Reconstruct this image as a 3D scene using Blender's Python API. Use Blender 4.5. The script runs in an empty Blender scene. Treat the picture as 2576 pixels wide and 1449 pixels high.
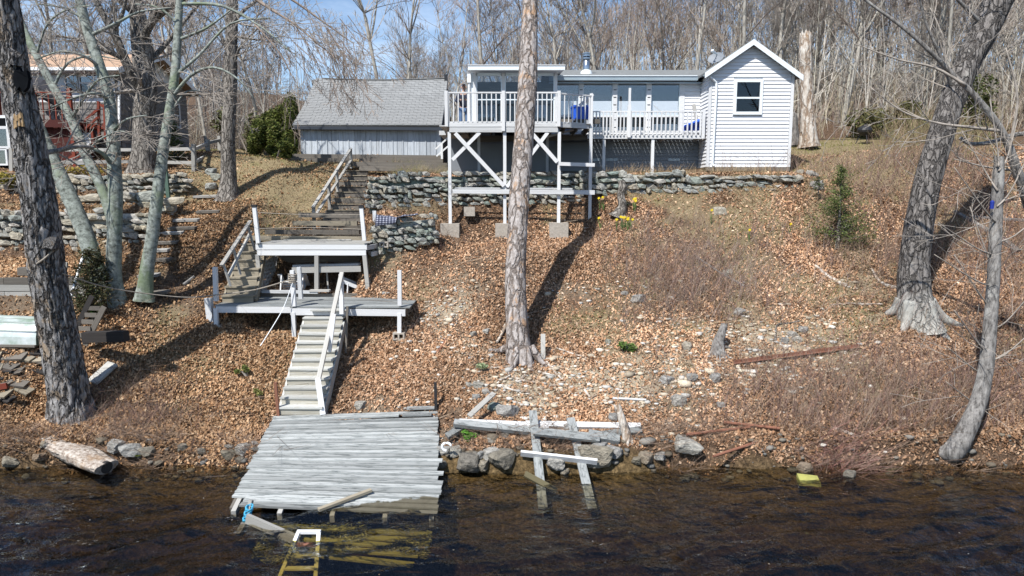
import bpy, math, random
import numpy as np
from mathutils import Vector, Matrix
S = bpy.context.scene
COL = S.collection
R = math.radians
# ---------------------------------------------------------------- camera, light
F, PITCH, CZ = 1718.0, R(7.43), 5.4
cam_d = bpy.data.cameras.new('camera'); cam = bpy.data.objects.new('camera', cam_d); COL.objects.link(cam)
cam_d.sensor_width = 36; cam_d.lens = 36*F/2576; cam_d.clip_end = 3000; cam_d.clip_start = .05
cam.location = (0, 0, CZ); cam.rotation_euler = (R(90)-PITCH, 0, 0)
S.camera = cam
SUN_EL, SUN_AZ = R(53), R(34)          # azimuth of the light's travel, clockwise from +Y
w = bpy.data.worlds.new('World'); S.world = w; w.use_nodes = True
wn, wl = w.node_tree.nodes, w.node_tree.links
bg = wn['Background']; sky = wn.new('ShaderNodeTexSky'); sky.sky_type = 'NISHITA'; sky.sun_disc = False
sky.sun_elevation = SUN_EL; sky.sun_rotation = SUN_AZ+math.pi
sky.air_density = 1.0; sky.dust_density = .3; sky.ozone_density = 3.5; sky.altitude = 100
tcw = wn.new('ShaderNodeTexCoord'); mpw = wn.new('ShaderNodeMapping'); mpw.inputs['Scale'].default_value = (2.2, 2.2, 7)
nzw = wn.new('ShaderNodeTexNoise'); nzw.inputs['Scale'].default_value = 1.6; nzw.inputs['Detail'].default_value = 7; nzw.inputs['Roughness'].default_value = .6
rpw = wn.new('ShaderNodeValToRGB'); rpw.color_ramp.elements[0].position = .5; rpw.color_ramp.elements[1].position = .8
rpw.color_ramp.elements[1].color = (.42, .42, .42, 1)
mxw = wn.new('ShaderNodeMix'); mxw.data_type = 'RGBA'
wl.new(tcw.outputs['Generated'], mpw.inputs['Vector']); wl.new(mpw.outputs[0], nzw.inputs['Vector']); wl.new(nzw.outputs['Fac'], rpw.inputs[0])
wl.new(rpw.outputs[0], mxw.inputs[0]); wl.new(sky.outputs[0], mxw.inputs[6]); mxw.inputs[7].default_value = (8.5, 9.3, 10.3, 1)
wl.new(mxw.outputs[2], bg.inputs[0]); bg.inputs[1].default_value = .10
sl = bpy.data.lights.new('sun', 'SUN'); sl.energy = 4.6; sl.angle = R(.53); sl.color = (1, .965, .91)
so = bpy.data.objects.new('sun', sl); COL.objects.link(so); so.location = (-20, -30, 60)
sd = Vector((math.sin(SUN_AZ)*math.cos(SUN_EL), math.cos(SUN_AZ)*math.cos(SUN_EL), -math.sin(SUN_EL)))
so.rotation_euler = sd.to_track_quat('-Z', 'Y').to_euler()
S.view_settings.view_transform = 'Standard'; S.view_settings.look = 'None'; S.view_settings.gamma = 1
S.view_settings.exposure = .7; S.view_settings.use_curve_mapping = False
S.render.engine = 'CYCLES'; S.cycles.use_denoising = True; S.cycles.max_bounces = 6; S.cycles.transparent_max_bounces = 12
S.cycles.diffuse_bounces = 2; S.cycles.glossy_bounces = 3; S.cycles.transmission_bounces = 4; S.cycles.volume_bounces = 0
S.cycles.caustics_reflective = False; S.cycles.caustics_refractive = False
# ---------------------------------------------------------------- helpers
def at(px, py, Y):                       # a pixel of the 2576 px wide photograph and a distance -> a point
    u = px-1288; v = py-724.5
    wy = F*math.cos(PITCH)-v*math.sin(PITCH); wz = -F*math.sin(PITCH)-v*math.cos(PITCH)
    t = Y/wy
    return Vector((u*t, Y, CZ+wz*t))
def atz(px, py, z):
    a = at(px, py, 1.0); t = (z-CZ)/(a.z-CZ); return Vector((a.x*t, t, z))
def hsh(ix, iy, iz, seed):
    h = (ix*374761393 + iy*668265263 + iz*2147483647 + seed*1274126177) & 0xffffffff
    h = ((h ^ (h >> 13))*1274126177) & 0xffffffff
    h = ((h ^ (h >> 15))*2246822519) & 0xffffffff
    return ((h ^ (h >> 16)) & 0xffff)/65535.0
def vn(x, y, z=0.0, seed=0):             # value noise 0..1
    x, y, z = np.broadcast_arrays(np.asarray(x, float), np.asarray(y, float), np.asarray(z, float))
    ix, iy, iz = [np.floor(a).astype(np.int64) for a in (x, y, z)]
    f = [(a-b) for a, b in ((x, ix), (y, iy), (z, iz))]; f = [a*a*(3-2*a) for a in f]
    r = 0
    for dx in (0, 1):
        for dy in (0, 1):
            for dz in (0, 1):
                wgt = (f[0] if dx else 1-f[0])*(f[1] if dy else 1-f[1])*(f[2] if dz else 1-f[2])
                r = r+wgt*hsh(ix+dx, iy+dy, iz+dz, seed)
    return r
def fbm(x, y, z=0.0, seed=0, o=4):
    r = 0; a = .5; k = 1.0
    for i in range(o):
        r = r+a*(vn(np.asarray(x)*k, np.asarray(y)*k, np.asarray(z)*k, seed+i)-.5); a *= .5; k *= 2.03
    return r
W = {}
def link(o, parent=None, mw=None):
    COL.objects.link(o)
    mw = mw or Matrix.Identity(4)
    if parent is not None:
        o.parent = parent; o.matrix_parent_inverse = W[parent.name].inverted()
    o.matrix_basis = mw; W[o.name] = mw.copy()
    return o
def tag(o, label=None, cat=None, group=None, kind=None):
    for k, v in (('label', label), ('category', cat), ('group', group), ('kind', kind)):
        if v: o[k] = v
    return o
def thing(name, label, cat, loc, group=None):
    o = bpy.data.objects.new(name, None); o.empty_display_size = .2
    link(o, None, Matrix.Translation(Vector(loc)))
    return tag(o, label, cat, group)
class G:
    """collects geometry for ONE mesh object"""
    def __init__(s): s.v = []; s.f = []; s.n = 0; s.c = []
    def add(s, v, f, c=None):
        v = np.asarray(v, float).reshape(-1, 3); s.v.append(v)
        for a in (f if isinstance(f, list) and len(f) and isinstance(f[0], np.ndarray) else [np.asarray(f, np.int64)]):
            if len(a): s.f.append(a+s.n)
        s.n += len(v)
        if c is not None:
            c = np.asarray(c, float); s.c.append(np.broadcast_to(c, (len(v), 3)) if c.ndim < 2 else c)
        return s
    def poly(s, pts):
        s.add(pts, np.arange(len(pts))[None]); return s
    def box(s, a, b):
        x0, y0, z0 = a; x1, y1, z1 = b
        v = [(x, y, z) for z in (z0, z1) for y in (y0, y1) for x in (x0, x1)]
        s.add(v, [(0, 2, 3, 1), (4, 5, 7, 6), (0, 1, 5, 4), (2, 6, 7, 3), (0, 4, 6, 2), (1, 3, 7, 5)]); return s
    def beam(s, p, q, w_, h, up=(0, 0, 1)):
        m = bmat(p, q, w_, h, up); v = [m @ Vector(c) for c in CUBE_V]; s.add([tuple(c) for c in v], CUBE_F); return s
    def prism(s, pts, d):                 # polygon extruded along d
        n = len(pts); pts = [Vector(p) for p in pts]; d = Vector(d)
        s.v.append(np.array([tuple(p) for p in pts]+[tuple(p+d) for p in pts]))
        o = s.n; s.n += 2*n
        s.f += [np.array([[o+i for i in range(n)][::-1]]), np.array([[o+n+i for i in range(n)]])]
        s.f.append(np.array([[o+i, o+(i+1) % n, o+n+(i+1) % n, o+n+i] for i in range(n)])); return s
    def tube(s, pts, rad, n=6, cap=True, c=None):
        v, f = tube(pts, rad, n); s.add(v, f, c)
        if cap:
            o = s.n-len(v); k = len(v)//n
            s.f.append(np.array([[o+i for i in range(n)][::-1]])); s.f.append(np.array([[o+(k-1)*n+i for i in range(n)]]))
        return s
    def build(s, name, mat, parent=None, label=None, smooth=False, keep=False):
        v = np.concatenate(s.v)
        lo, hi = v.min(0), v.max(0); b = np.array([(lo[0]+hi[0])/2, (lo[1]+hi[1])/2, lo[2]])
        if keep: b = b*0
        me = npmesh(name, v-b, s.f, smooth, np.concatenate(s.c) if s.c else None)
        me.materials.append(mat)
        o = bpy.data.objects.new(name, me); link(o, parent, Matrix.Translation(Vector(b)))
        if label: o['label'] = label
        return o
def npmesh(name, v, faces, smooth=False, col=None):
    me = bpy.data.meshes.new(name)
    me.vertices.add(len(v)); me.vertices.foreach_set('co', np.asarray(v, np.float32).ravel())
    tot = np.concatenate([np.full(len(a), a.shape[1], np.int32) for a in faces])
    idx = np.concatenate([a.ravel() for a in faces]).astype(np.int32)
    me.loops.add(len(idx)); me.loops.foreach_set('vertex_index', idx)
    me.polygons.add(len(tot)); me.polygons.foreach_set('loop_start', np.concatenate([[0], np.cumsum(tot)[:-1]]).astype(np.int32))
    me.polygons.foreach_set('loop_total', tot)
    me.polygons.foreach_set('use_smooth', np.full(len(tot), bool(smooth)))
    if col is not None:
        at_ = me.color_attributes.new('Col', 'FLOAT_COLOR', 'POINT')
        at_.data.foreach_set('color', np.concatenate([col, np.ones((len(col), 1))], 1).astype(np.float32).ravel())
    me.update(calc_edges=True)
    return me
CUBE_V = [(x, y, z) for z in (-.5, .5) for y in (-.5, .5) for x in (-.5, .5)]
CUBE_F = [(0, 2, 3, 1), (4, 5, 7, 6), (0, 1, 5, 4), (2, 6, 7, 3), (0, 4, 6, 2), (1, 3, 7, 5)]
def bmat(p, q, w_, h, up=(0, 0, 1)):
    p, q = Vector(p), Vector(q); x = q-p; L = x.length; x = x/L; up = Vector(up)
    if abs(x.dot(up)) > .98: up = Vector((0, 1, 0))
    y = up.cross(x).normalized(); z = x.cross(y)
    m = Matrix((x*L, y*w_, z*h)).transposed().to_4x4(); m.translation = (p+q)/2
    return m
MESH = {}
def shared(key, make, mat):
    k = (key, mat.name)
    if k not in MESH:
        v, f = make(); me = npmesh(key, np.array(v, float), f if isinstance(f[0], np.ndarray) else [np.array(f)]); me.materials.append(mat); MESH[k] = me
    return MESH[k]
def ucube(): return CUBE_V, CUBE_F
def uwedge():                              # clapboard: thick lower edge, thin upper edge
    v = [(x, y, z) for z in (-.5, .5) for y in (-.5, .5) for x in (-.5, .5)]
    v = [(x, (y if z < 0 else (.5 if y > 0 else .15)), z) for x, y, z in v]
    return v, CUBE_F
RS = random.Random(5)
def board(name, p, q, w_, h, mat, parent=None, up=(0, 0, 1), shape=ucube, wob=0):
    """one board/post/slat as its own object; all boards of a material share one mesh"""
    me = shared(shape.__name__, shape, mat)
    o = bpy.data.objects.new(name, me)
    p, q = Vector(p), Vector(q)
    if wob: p = p+Vector([RS.uniform(-wob, wob) for _ in '123']); q = q+Vector([RS.uniform(-wob, wob) for _ in '123'])
    return link(o, parent, bmat(p, q, w_, h, up))
def tube(pts, rad, n=6):
    P = np.asarray(pts, float); r = np.broadcast_to(np.asarray(rad, float), (len(P),))
    d = np.gradient(P, axis=0); d /= np.linalg.norm(d, axis=1, keepdims=True)+1e-9
    a = np.array([1., 0, 0]) if abs(d[0, 0]) < .8 else np.array([0, 1., 0])
    u = a-d*(d@a)[:, None]; u /= np.linalg.norm(u, axis=1, keepdims=True)+1e-9
    v = np.cross(d, u)
    th = np.arange(n)*2*math.pi/n
    V = P[:, None]+r[:, None, None]*(np.cos(th)[None, :, None]*u[:, None]+np.sin(th)[None, :, None]*v[:, None])
    k = len(P); i = np.arange(k-1)[:, None]*n; j = np.arange(n)[None]; j2 = (j+1) % n
    f = np.stack([i+j, i+j2, i+n+j2, i+n+j], -1).reshape(-1, 4)
    return V.reshape(-1, 3), [f]
def smoothpath(P, k=8):
    P = np.asarray(P, float); n = len(P); t = np.linspace(0, n-1, (n-1)*k+1); out = []
    for a in t:
        i = min(int(a), n-2); f = a-i
        p0, p1, p2, p3 = P[max(i-1, 0)], P[i], P[i+1], P[min(i+2, n-1)]
        out.append(.5*((2*p1)+(-p0+p2)*f+(2*p0-5*p1+4*p2-p3)*f*f+(-p0+3*p1-3*p2+p3)*f**3))
    return np.array(out)
# ---------------------------------------------------------------- terrain
PROF = {
 -40: [(2, -4), (9.5, -2.0), (11.6, -.9), (13.25, -.15), (13.4, .36), (14.4, .8), (15.2, 1.6), (15.7, 2.0), (17.2, 2.6), (17.5, 3.4), (20.0, 3.7), (20.5, 5.1), (22.6, 5.55), (23.0, 6.2), (24, 6.35), (26, 7.2), (32, 7.6), (60, 10), (110, 22)],
 -11.6: [(2, -4), (9.5, -2.0), (11.6, -.9), (13.25, -.15), (13.4, .36), (14.4, .8), (15.2, 1.6), (15.7, 2.0), (17.2, 2.55), (17.5, 3.3), (20.0, 3.7), (20.5, 5.0), (22.6, 5.5), (23.0, 6.15), (24, 6.3), (26, 7.15), (32, 7.6), (60, 9), (110, 14)],
 -10.2: [(2, -4), (9.5, -2.0), (11.6, -.9), (13.25, -.15), (13.42, .4), (14.6, .65), (17.3, 2.75), (19.0, 3.5), (20.5, 4.3), (22.8, 5.4), (23.3, 5.7), (24.2, 6.2), (26, 6.95), (32, 7.5), (60, 9), (110, 13)],
 -8.4: [(2, -4), (9.5, -2.0), (11.6, -.9), (13.25, -.15), (13.42, .4), (14.6, .55), (17.2, 2.2), (18.6, 2.95), (20.5, 4.25), (22.8, 5.45), (24.4, 6.3), (26.3, 6.9), (32, 7.4), (60, 9), (110, 12)],
 -7.3: [(2, -4), (9.5, -2.0), (11.6, -.9), (13.25, -.15), (13.45, .35), (14.8, .55), (17.2, 2.0), (18.8, 2.6), (19.3, 2.75), (20.6, 3.6), (21.4, 4.4), (25.6, 6.45), (26.6, 7.0), (32, 7.3), (60, 9), (110, 12)],
 -6.7: [(2, -4), (9.5, -2.0), (11.6, -.9), (13.2, -.12), (13.6, .35), (14.8, .5), (16.8, 1.6), (18.4, 2.1), (18.95, 2.6), (19.6, 2.62), (20.5, 2.85), (20.75, 3.9), (21.4, 4.3), (25.6, 6.4), (26.6, 7.0), (32, 7.3), (60, 9), (110, 12)],
 -4.6: [(2, -4), (9.5, -2.0), (11.6, -.9), (13.1, -.12), (13.5, .1), (14.6, .25), (15.1, .55), (16.8, 1.45), (18.4, 2.1), (18.95, 2.6), (19.6, 2.62), (20.5, 2.85), (20.75, 3.9), (21.4, 4.25), (25.6, 6.35), (26.6, 7.0), (32, 7.3), (60, 9), (110, 13)],
 -4.1: [(2, -4), (9.5, -2.0), (11.6, -.9), (13.0, -.12), (13.4, .1), (14.6, .25), (15.1, .6), (17.0, 1.55), (18.4, 2.2), (18.95, 2.7), (19.9, 3.75), (20.3, 4.7), (22.55, 5.05), (22.95, 6.1), (25.6, 6.35), (26.6, 6.9), (32, 7.3), (60, 9.5), (110, 14)],
 -2.4: [(2, -4), (9.5, -2.0), (11.6, -.9), (12.9, -.12), (13.2, .15), (14.5, .35), (15.1, .75), (17.0, 1.8), (18.95, 2.95), (19.95, 3.75), (20.4, 4.3), (21.6, 4.1), (22.1, 4.5), (22.55, 5.0), (22.95, 6.1), (25.6, 6.35), (30, 6.9), (60, 10), (110, 16)],
 -1.6: [(2, -4), (9.5, -2.0), (11.6, -.9), (12.9, -.12), (13.2, .25), (14.5, .5), (15.1, .9), (17.0, 1.95), (19.95, 3.75), (21.6, 4.0), (22.2, 4.45), (22.65, 5.0), (23.0, 6.1), (25.6, 6.35), (30, 6.9), (60, 10), (110, 16)],
 0: [(2, -4), (9.5, -2.0), (11.6, -.9), (12.9, -.15), (13.1, .3), (14.3, .72), (16.4, 1.58), (20.3, 3.72), (21.6, 4.0), (22.2, 4.5), (22.7, 5.0), (23.05, 6.15), (26, 6.4), (30, 7.2), (60, 10.5), (110, 15)],
 2.3: [(2, -4), (9.5, -2.0), (11.6, -.9), (13.0, -.12), (13.3, .38), (14.3, .76), (16.8, 1.85), (20.4, 3.85), (21.9, 4.12), (22.4, 4.4), (22.75, 5.2), (23.1, 6.2), (26, 6.4), (30, 7.3), (60, 11.5), (110, 17)],
 3.5: [(2, -4), (9.5, -2.0), (11.6, -.9), (13.25, -.15), (13.42, .42), (14.3, .8), (17.3, 2.2), (20.4, 4.0), (22.75, 5.5), (23.1, 6.2), (26, 6.4), (31, 7.4), (60, 12), (110, 19)],
 9: [(2, -4), (9.5, -2.0), (11.6, -.9), (13.45, -.15), (13.6, .5), (17.4, 2.35), (20.5, 3.95), (22.7, 5.62), (23.05, 6.2), (24, 6.35), (28, 7.35), (31, 7.7), (60, 13.5), (110, 22)],
 11: [(2, -4), (9.5, -2.0), (11.6, -.9), (13.5, -.15), (13.65, .5), (17.4, 2.35), (20.5, 4.1), (22.5, 5.5), (24, 6.3), (28, 7.4), (31, 7.8), (60, 14), (110, 23)],
 16: [(2, -4), (9.5, -2.0), (11.6, -.9), (13.65, -.15), (13.85, .5), (17.4, 2.6), (20.5, 4.5), (22.5, 5.9), (25, 7.0), (30, 8.0), (60, 15), (110, 25)],
 60: [(2, -4), (9.5, -2.0), (11.6, -.9), (13.65, -.15), (13.85, .5), (17.4, 2.6), (20.5, 4.5), (22.5, 5.9), (25, 7.0), (30, 8.2), (60, 15), (110, 25)],
}
PX = np.array(sorted(PROF)); PP = [np.array(PROF[k]).T for k in PX]
def T(x, y, rough=True):
    x = np.asarray(x, float); y = np.asarray(y, float); x, y = np.broadcast_arrays(x, y)
    xw = x+.35*(vn(x*.7, y*.7, 0, 3)-.5)
    Z = np.array([np.interp(y+.3*(vn(x*.8, 7, 0, 9)-.5)*(y < 15), p[0], p[1]) for p in PP])
    i = np.clip(np.searchsorted(PX, xw)-1, 0, len(PX)-2); t = np.clip((xw-PX[i])/(PX[i+1]-PX[i]), 0, 1); t = t*t*(3-2*t)
    z = np.take_along_axis(Z, i[None], 0)[0]*(1-t)+np.take_along_axis(Z, (i+1)[None], 0)[0]*t
    if rough: z = z+(.16*fbm(x*.9, y*.9, 0, 11, 4)+.03*fbm(x*5, y*5, 0, 21, 2))*np.clip((y-13.0)/.8, .2, 1)
    return z
def gp(px, py, y0=9.0, y1=60.0):           # where the sight line of a pixel meets the ground
    Y = np.linspace(y0, y1, 1600); a = at(px, py, 1.0)
    z = CZ+(a.z-CZ)*Y; d = z-T(a.x*Y, Y)
    k = np.argmax(d <= 0) if (d <= 0).any() else len(Y)-1
    return Vector((a.x*Y[k], Y[k], float(T(a.x*Y[k], Y[k]))))
def gz(x, y): return float(T(x, y))
# ---------------------------------------------------------------- materials
def nd(nt, typ, ins=None, **props):
    n = nt.nodes.new('ShaderNode'+typ)
    for k, v in props.items(): setattr(n, k, v)
    for k, v in (ins or {}).items():
        s = n.inputs[k]
        if isinstance(v, bpy.types.NodeSocket): nt.links.new(v, s)
        else: s.default_value = (*v, 1) if isinstance(v, tuple) and len(v) == 3 and s.type == 'RGBA' else v
    return n
def ramp(nt, fac, stops, interp='LINEAR'):
    n = nt.nodes.new('ShaderNodeValToRGB'); nt.links.new(fac, n.inputs[0]); e = n.color_ramp.elements; n.color_ramp.interpolation = interp
    while len(e) < len(stops): e.new(.5)
    for el, (p, c) in zip(e, stops): el.position = p; el.color = (*c, 1) if len(c) == 3 else c
    return n.outputs[0]
def mix(nt, fac, a, b, mode='MIX'):
    n = nd(nt, 'Mix', None, data_type='RGBA', blend_type=mode)
    for s, v in ((n.inputs[0], fac), (n.inputs[6], a), (n.inputs[7], b)):
        if isinstance(v, bpy.types.NodeSocket): nt.links.new(v, s)
        else: s.default_value = (*v, 1) if isinstance(v, tuple) else v
    return n.outputs[2]
def newmat(name):
    m = bpy.data.materials.new(name); m.use_nodes = True
    return m, m.node_tree, m.node_tree.nodes['Principled BSDF']
def noise(nt, vec, sc, det=4, ro=.6):
    return nd(nt, 'TexNoise', {'Vector': vec, 'Scale': sc, 'Detail': det, 'Roughness': ro}).outputs['Fac']
def coords(nt, scale=(1, 1, 1), obj=True, rnd=True):
    tc = nt.nodes.new('ShaderNodeTexCoord'); v = tc.outputs['Object' if obj else 'Generated']
    mp = nd(nt, 'Mapping', {'Vector': v, 'Scale': scale})
    if rnd:
        oi = nt.nodes.new('ShaderNodeObjectInfo')
        ml = nd(nt, 'Math', {0: oi.outputs['Random'], 1: 91.7}, operation='MULTIPLY')
        cx = nd(nt, 'CombineXYZ', {0: ml.outputs[0], 1: ml.outputs[0], 2: ml.outputs[0]})
        nt.links.new(cx.outputs[0], mp.inputs['Location'])
    return mp.outputs[0]
def rnd(nt): return nt.nodes.new('ShaderNodeObjectInfo').outputs['Random']
def bump(nt, b, h, strength=.4, dist=.02):
    n = nd(nt, 'Bump', {'Height': h, 'Strength': strength, 'Distance': dist}); nt.links.new(n.outputs[0], b.inputs['Normal'])
def wood(name, c1, c2, c3, scale=(1.2, 5, 5), var=.35, rough=.85, spot=.62, wear=.5):
    """board of unit length scaled to size: grain runs along its x"""
    m, nt, b = newmat(name); v = coords(nt, scale)
    g = noise(nt, nd(nt, 'Mapping', {'Vector': v, 'Scale': (.35, 3, 3)}).outputs[0], 3, 5, .65)
    s = noise(nt, v, 2.2, 5, .7)
    c = ramp(nt, g, [(.3, c1), (.7, c2)])
    f = ramp(nt, s, [(spot, (0, 0, 0)), (min(spot+.1, 1), (wear, wear, wear))])
    c = mix(nt, f, c, c3)
    r = rnd(nt); k = nd(nt, 'MapRange', {0: r, 3: 1-var, 4: 1+var*.35}).outputs[0]
    cc = nd(nt, 'CombineXYZ', {0: k, 1: k, 2: k}).outputs[0]
    c = mix(nt, 1.0, c, cc, 'MULTIPLY'); nt.links.new(c, b.inputs['Base Color'])
    b.inputs['Roughness'].default_value = rough; b.inputs['Specular IOR Level'].default_value = .25
    bump(nt, b, g, .35, .01)
    return m
def plain(name, c, rough=.7, var=.12, ns=6, metal=0, bmp=.15, c2=None, spec=.4):
    m, nt, b = newmat(name); v = coords(nt)
    n = noise(nt, v, ns, 5, .65)
    c2 = c2 or tuple(x*(1-2.2*var) for x in c)
    k = ramp(nt, n, [(.3, c2), (.65, c)])
    nt.links.new(k, b.inputs['Base Color']); b.inputs['Roughness'].default_value = rough; b.inputs['Metallic'].default_value = metal
    b.inputs['Specular IOR Level'].default_value = spec
    if bmp: bump(nt, b, n, bmp, .01)
    return m
def bark(name, c1, c2, c3, sc=(7, 7, 1.6), patch=.55, dist=.04, crack=.35, moss=None, base=None, plate=None):
    """c1 fissures, c2 plates, c3 lichen or bare wood patches"""
    m, nt, b = newmat(name); v = coords(nt, sc); v0 = coords(nt, (1, 1, .6))
    n = noise(nt, v, 1.7, 6, .7)
    c = ramp(nt, n, [(crack, c1), (crack+.14, tuple((a+q)/2 for a, q in zip(c1, c2))), (crack+.3, c2)])
    p = ramp(nt, noise(nt, v0, 2.6, 6, .75), [(patch, (0, 0, 0)), (patch+.08, (.85, .85, .85))])
    c = mix(nt, p, c, mix(nt, n, tuple(x*.6 for x in c3), c3))
    if moss:
        p2 = ramp(nt, noise(nt, v0, 1.3, 5, .7), [(.52, (0, 0, 0)), (.64, (.8, .8, .8))]); c = mix(nt, p2, c, moss)
    if plate:                              # long plates split by dark fissures
        sc_ = nd(nt, 'VectorMath', {0: nd(nt, 'TexNoise', {'Vector': v0, 'Scale': 6.0, 'Detail': 5}).outputs['Color']}, operation='SCALE'); sc_.inputs['Scale'].default_value = .22
        ad = nd(nt, 'VectorMath', {0: coords(nt, (1, 1, .22)), 1: sc_.outputs[0]}, operation='ADD').outputs[0]
        vo = nd(nt, 'TexVoronoi', {'Vector': ad, 'Scale': plate}, feature='DISTANCE_TO_EDGE').outputs['Distance']
        f = nd(nt, 'MapRange', {0: vo, 1: .02, 2: .13, 3: 1.0, 4: 0.0}).outputs[0]; c = mix(nt, nd(nt, 'Math', {0: f, 1: .82}, operation='MULTIPLY').outputs[0], c, c1)
        n = nd(nt, 'Math', {0: n, 1: nd(nt, 'MapRange', {0: vo, 1: 0, 2: .15}).outputs[0]}, operation='ADD').outputs[0]
    if base:                               # a whitened foot: lichen up to base[0] metres
        z = nd(nt, 'SeparateXYZ', {0: nt.nodes.new('ShaderNodeTexCoord').outputs['Object']}).outputs[2]
        zz = nd(nt, 'Math', {0: z, 1: nd(nt, 'Math', {0: noise(nt, v0, 2.2, 5, .7), 1: base[0]*1.6}, operation='MULTIPLY').outputs[0]}, operation='SUBTRACT').outputs[0]
        f = nd(nt, 'MapRange', {0: zz, 1: .5, 2: -.8, 3: 0.0, 4: .9}).outputs[0]; c = mix(nt, f, c, mix(nt, n, tuple(x*.35 for x in base[1]), base[1]))
    nt.links.new(c, b.inputs['Base Color']); b.inputs['Roughness'].default_value = .95; b.inputs['Specular IOR Level'].default_value = .1
    bump(nt, b, n, .9, dist)
    return m
def attrmat(name, rough=.8, spec=.15, trans=0.0, k=1.0):
    m, nt, b = newmat(name)
    c = nd(nt, 'Attribute', attribute_name='Col').outputs['Color']
    nt.links.new(c, b.inputs['Base Color']); b.inputs['Roughness'].default_value = rough; b.inputs['Specular IOR Level'].default_value = spec
    if trans:
        out = nt.nodes['Material Output']; tr = nd(nt, 'BsdfTranslucent', {'Color': c}); ms = nd(nt, 'MixShader', {0: trans, 1: b.outputs[0], 2: tr.outputs[0]})
        nt.links.new(ms.outputs[0], out.inputs[0])
    return m
def glassmat(name, tint, refl=.25, deep=.0, rough=.02):
    m, nt, b = newmat(name); nt.nodes.remove(b); out = nt.nodes['Material Output']
    lw = nd(nt, 'LayerWeight', {'Blend': .5})
    f = nd(nt, 'MapRange', {0: nd(nt, 'Math', {0: lw.outputs['Facing'], 1: 5.0}, operation='POWER').outputs[0], 3: refl/2, 4: 1.0}).outputs[0]
    t = nd(nt, 'BsdfTransparent', {'Color': tint}); g = nd(nt, 'BsdfGlossy', {'Roughness': rough, 'Color': (.95, .97, 1)})
    
    ms = nd(nt, 'MixShader', {0: f, 1: t.outputs[0], 2: g.outputs[0]}); nt.links.new(ms.outputs[0], out.inputs[0])
    return m
MT = {}
MT['white'] = wood('white_paint', (.56, .57, .58), (.70, .70, .70), (.30, .285, .26), var=.12, rough=.6, spot=.59, wear=.5)
MT['white2'] = wood('worn_white_paint', (.46, .47, .475), (.64, .65, .655), (.2, .185, .17), var=.18, rough=.7, spot=.53, wear=.65)
MT['dock'] = wood('weathered_dock_board', (.20, .212, .21), (.36, .375, .37), (.09, .1, .1), scale=(5, 1.1, 3), var=.42, spot=.52, wear=.8)
MT['dockb'] = wood('lake_dock_board', (.25, .262, .258), (.46, .475, .465), (.085, .098, .098), scale=(4, .9, 3), var=.5, spot=.51, wear=.85)
def wetten(m):
    nt = m.node_tree; b = nt.nodes['Principled BSDF']; src = b.inputs['Base Color'].links[0].from_socket
    ps = nt.nodes.new('ShaderNodeNewGeometry').outputs['Position']; s = nd(nt, 'SeparateXYZ', {0: ps})
    def mth(op, p, q=0.0): return nd(nt, 'Math', {0: p, 1: q}, operation=op).outputs[0]
    ex = mth('SUBTRACT', 1.0, mth('POWER', 2.718, mth('MULTIPLY', mth('ADD', s.outputs[0], 3.25), -1.2)))
    lim = mth('ADD', 11.12, mth('MULTIPLY', ex, .66)); nz = mth('MULTIPLY', mth('SUBTRACT', noise(nt, ps, 2.2, 5, .7), .5), .55)
    d = mth('SUBTRACT', mth('ADD', lim, nz), s.outputs[1]); f = nd(nt, 'MapRange', {0: d, 1: -.015, 2: .02}).outputs[0]
    c = mix(nt, f, src, mix(nt, noise(nt, ps, 9, 4, .7), (.07, .062, .045), (.155, .14, .10))); nt.links.new(c, b.inputs['Base Color'])
    nt.links.new(nd(nt, 'MapRange', {0: f, 3: .85, 4: .35}).outputs[0], b.inputs['Roughness'])
wetten(MT['dockb'])
MT['grey'] = wood('silvered_wood', (.27, .26, .24), (.46, .45, .42), (.14, .12, .1), var=.3, spot=.58)
MT['tan'] = wood('brown_stained_wood', (.20, .17, .125), (.36, .32, .245), (.11, .09, .065), var=.3, spot=.55)
MT['step'] = wood('stair_tread_wood', (.33, .33, .31), (.54, .55, .53), (.26, .22, .15), var=.25, spot=.52, wear=.7)
MT['riser'] = wood('stair_riser_wood', (.30, .27, .21), (.50, .48, .41), (.6, .6, .57), var=.25, spot=.52, wear=.6)
MT['timber'] = wood('dark_old_timber', (.09, .08, .07), (.20, .18, .155), (.27, .25, .21), var=.35, spot=.55)
MT['black'] = wood('blackened_timber', (.022, .02, .02), (.05, .045, .042), (.09, .08, .075), var=.3)
MT['red'] = wood('red_painted_wood', (.15, .033, .02), (.22, .05, .03), (.14, .03, .02), var=.2, spot=.6)
MT['redd'] = wood('dark_red_wood', (.055, .014, .012), (.09, .023, .018), (.05, .014, .012), var=.2)
MT['siding'] = plain('white_siding', (.72, .73, .75), .55, .045, 1.1, bmp=.03)
MT['trim'] = plain('pale_trim', (.60, .67, .71), .5, .03, 2, bmp=.03)
MT['pale'] = plain('pale_blue_white_trim', (.72, .77, .8), .5, .03, 2, bmp=.03)
MT['gutter'] = plain('grey_gutter_paint', (.36, .44, .49), .45, .05, 2, bmp=.03)
MT['skirt'] = plain('grey_skirt_siding', (.19, .21, .235), .6, .04, 2, bmp=.03)
MT['barn'] = wood('silvery_barn_board', (.34, .38, .43), (.62, .66, .70), (.24, .26, .28), var=.22, spot=.52, wear=.6, scale=(1.0, 2.2, 2))
MT['barnd'] = wood('dark_blue_eave_board', (.02, .025, .035), (.05, .06, .075), (.08, .085, .09), var=.2)
MT['shingle'] = plain('grey_roof_shingle', (.24, .245, .245), .95, .12, 3, bmp=.2)
MT['ashroof'] = plain('mossy_grey_shingle', (.20, .21, .21), .95, .2, 9, bmp=.3)
MT['tanroof'] = plain('tan_roof_shingle', (.42, .28, .19), .95, .1, 14, bmp=.3)
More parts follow.
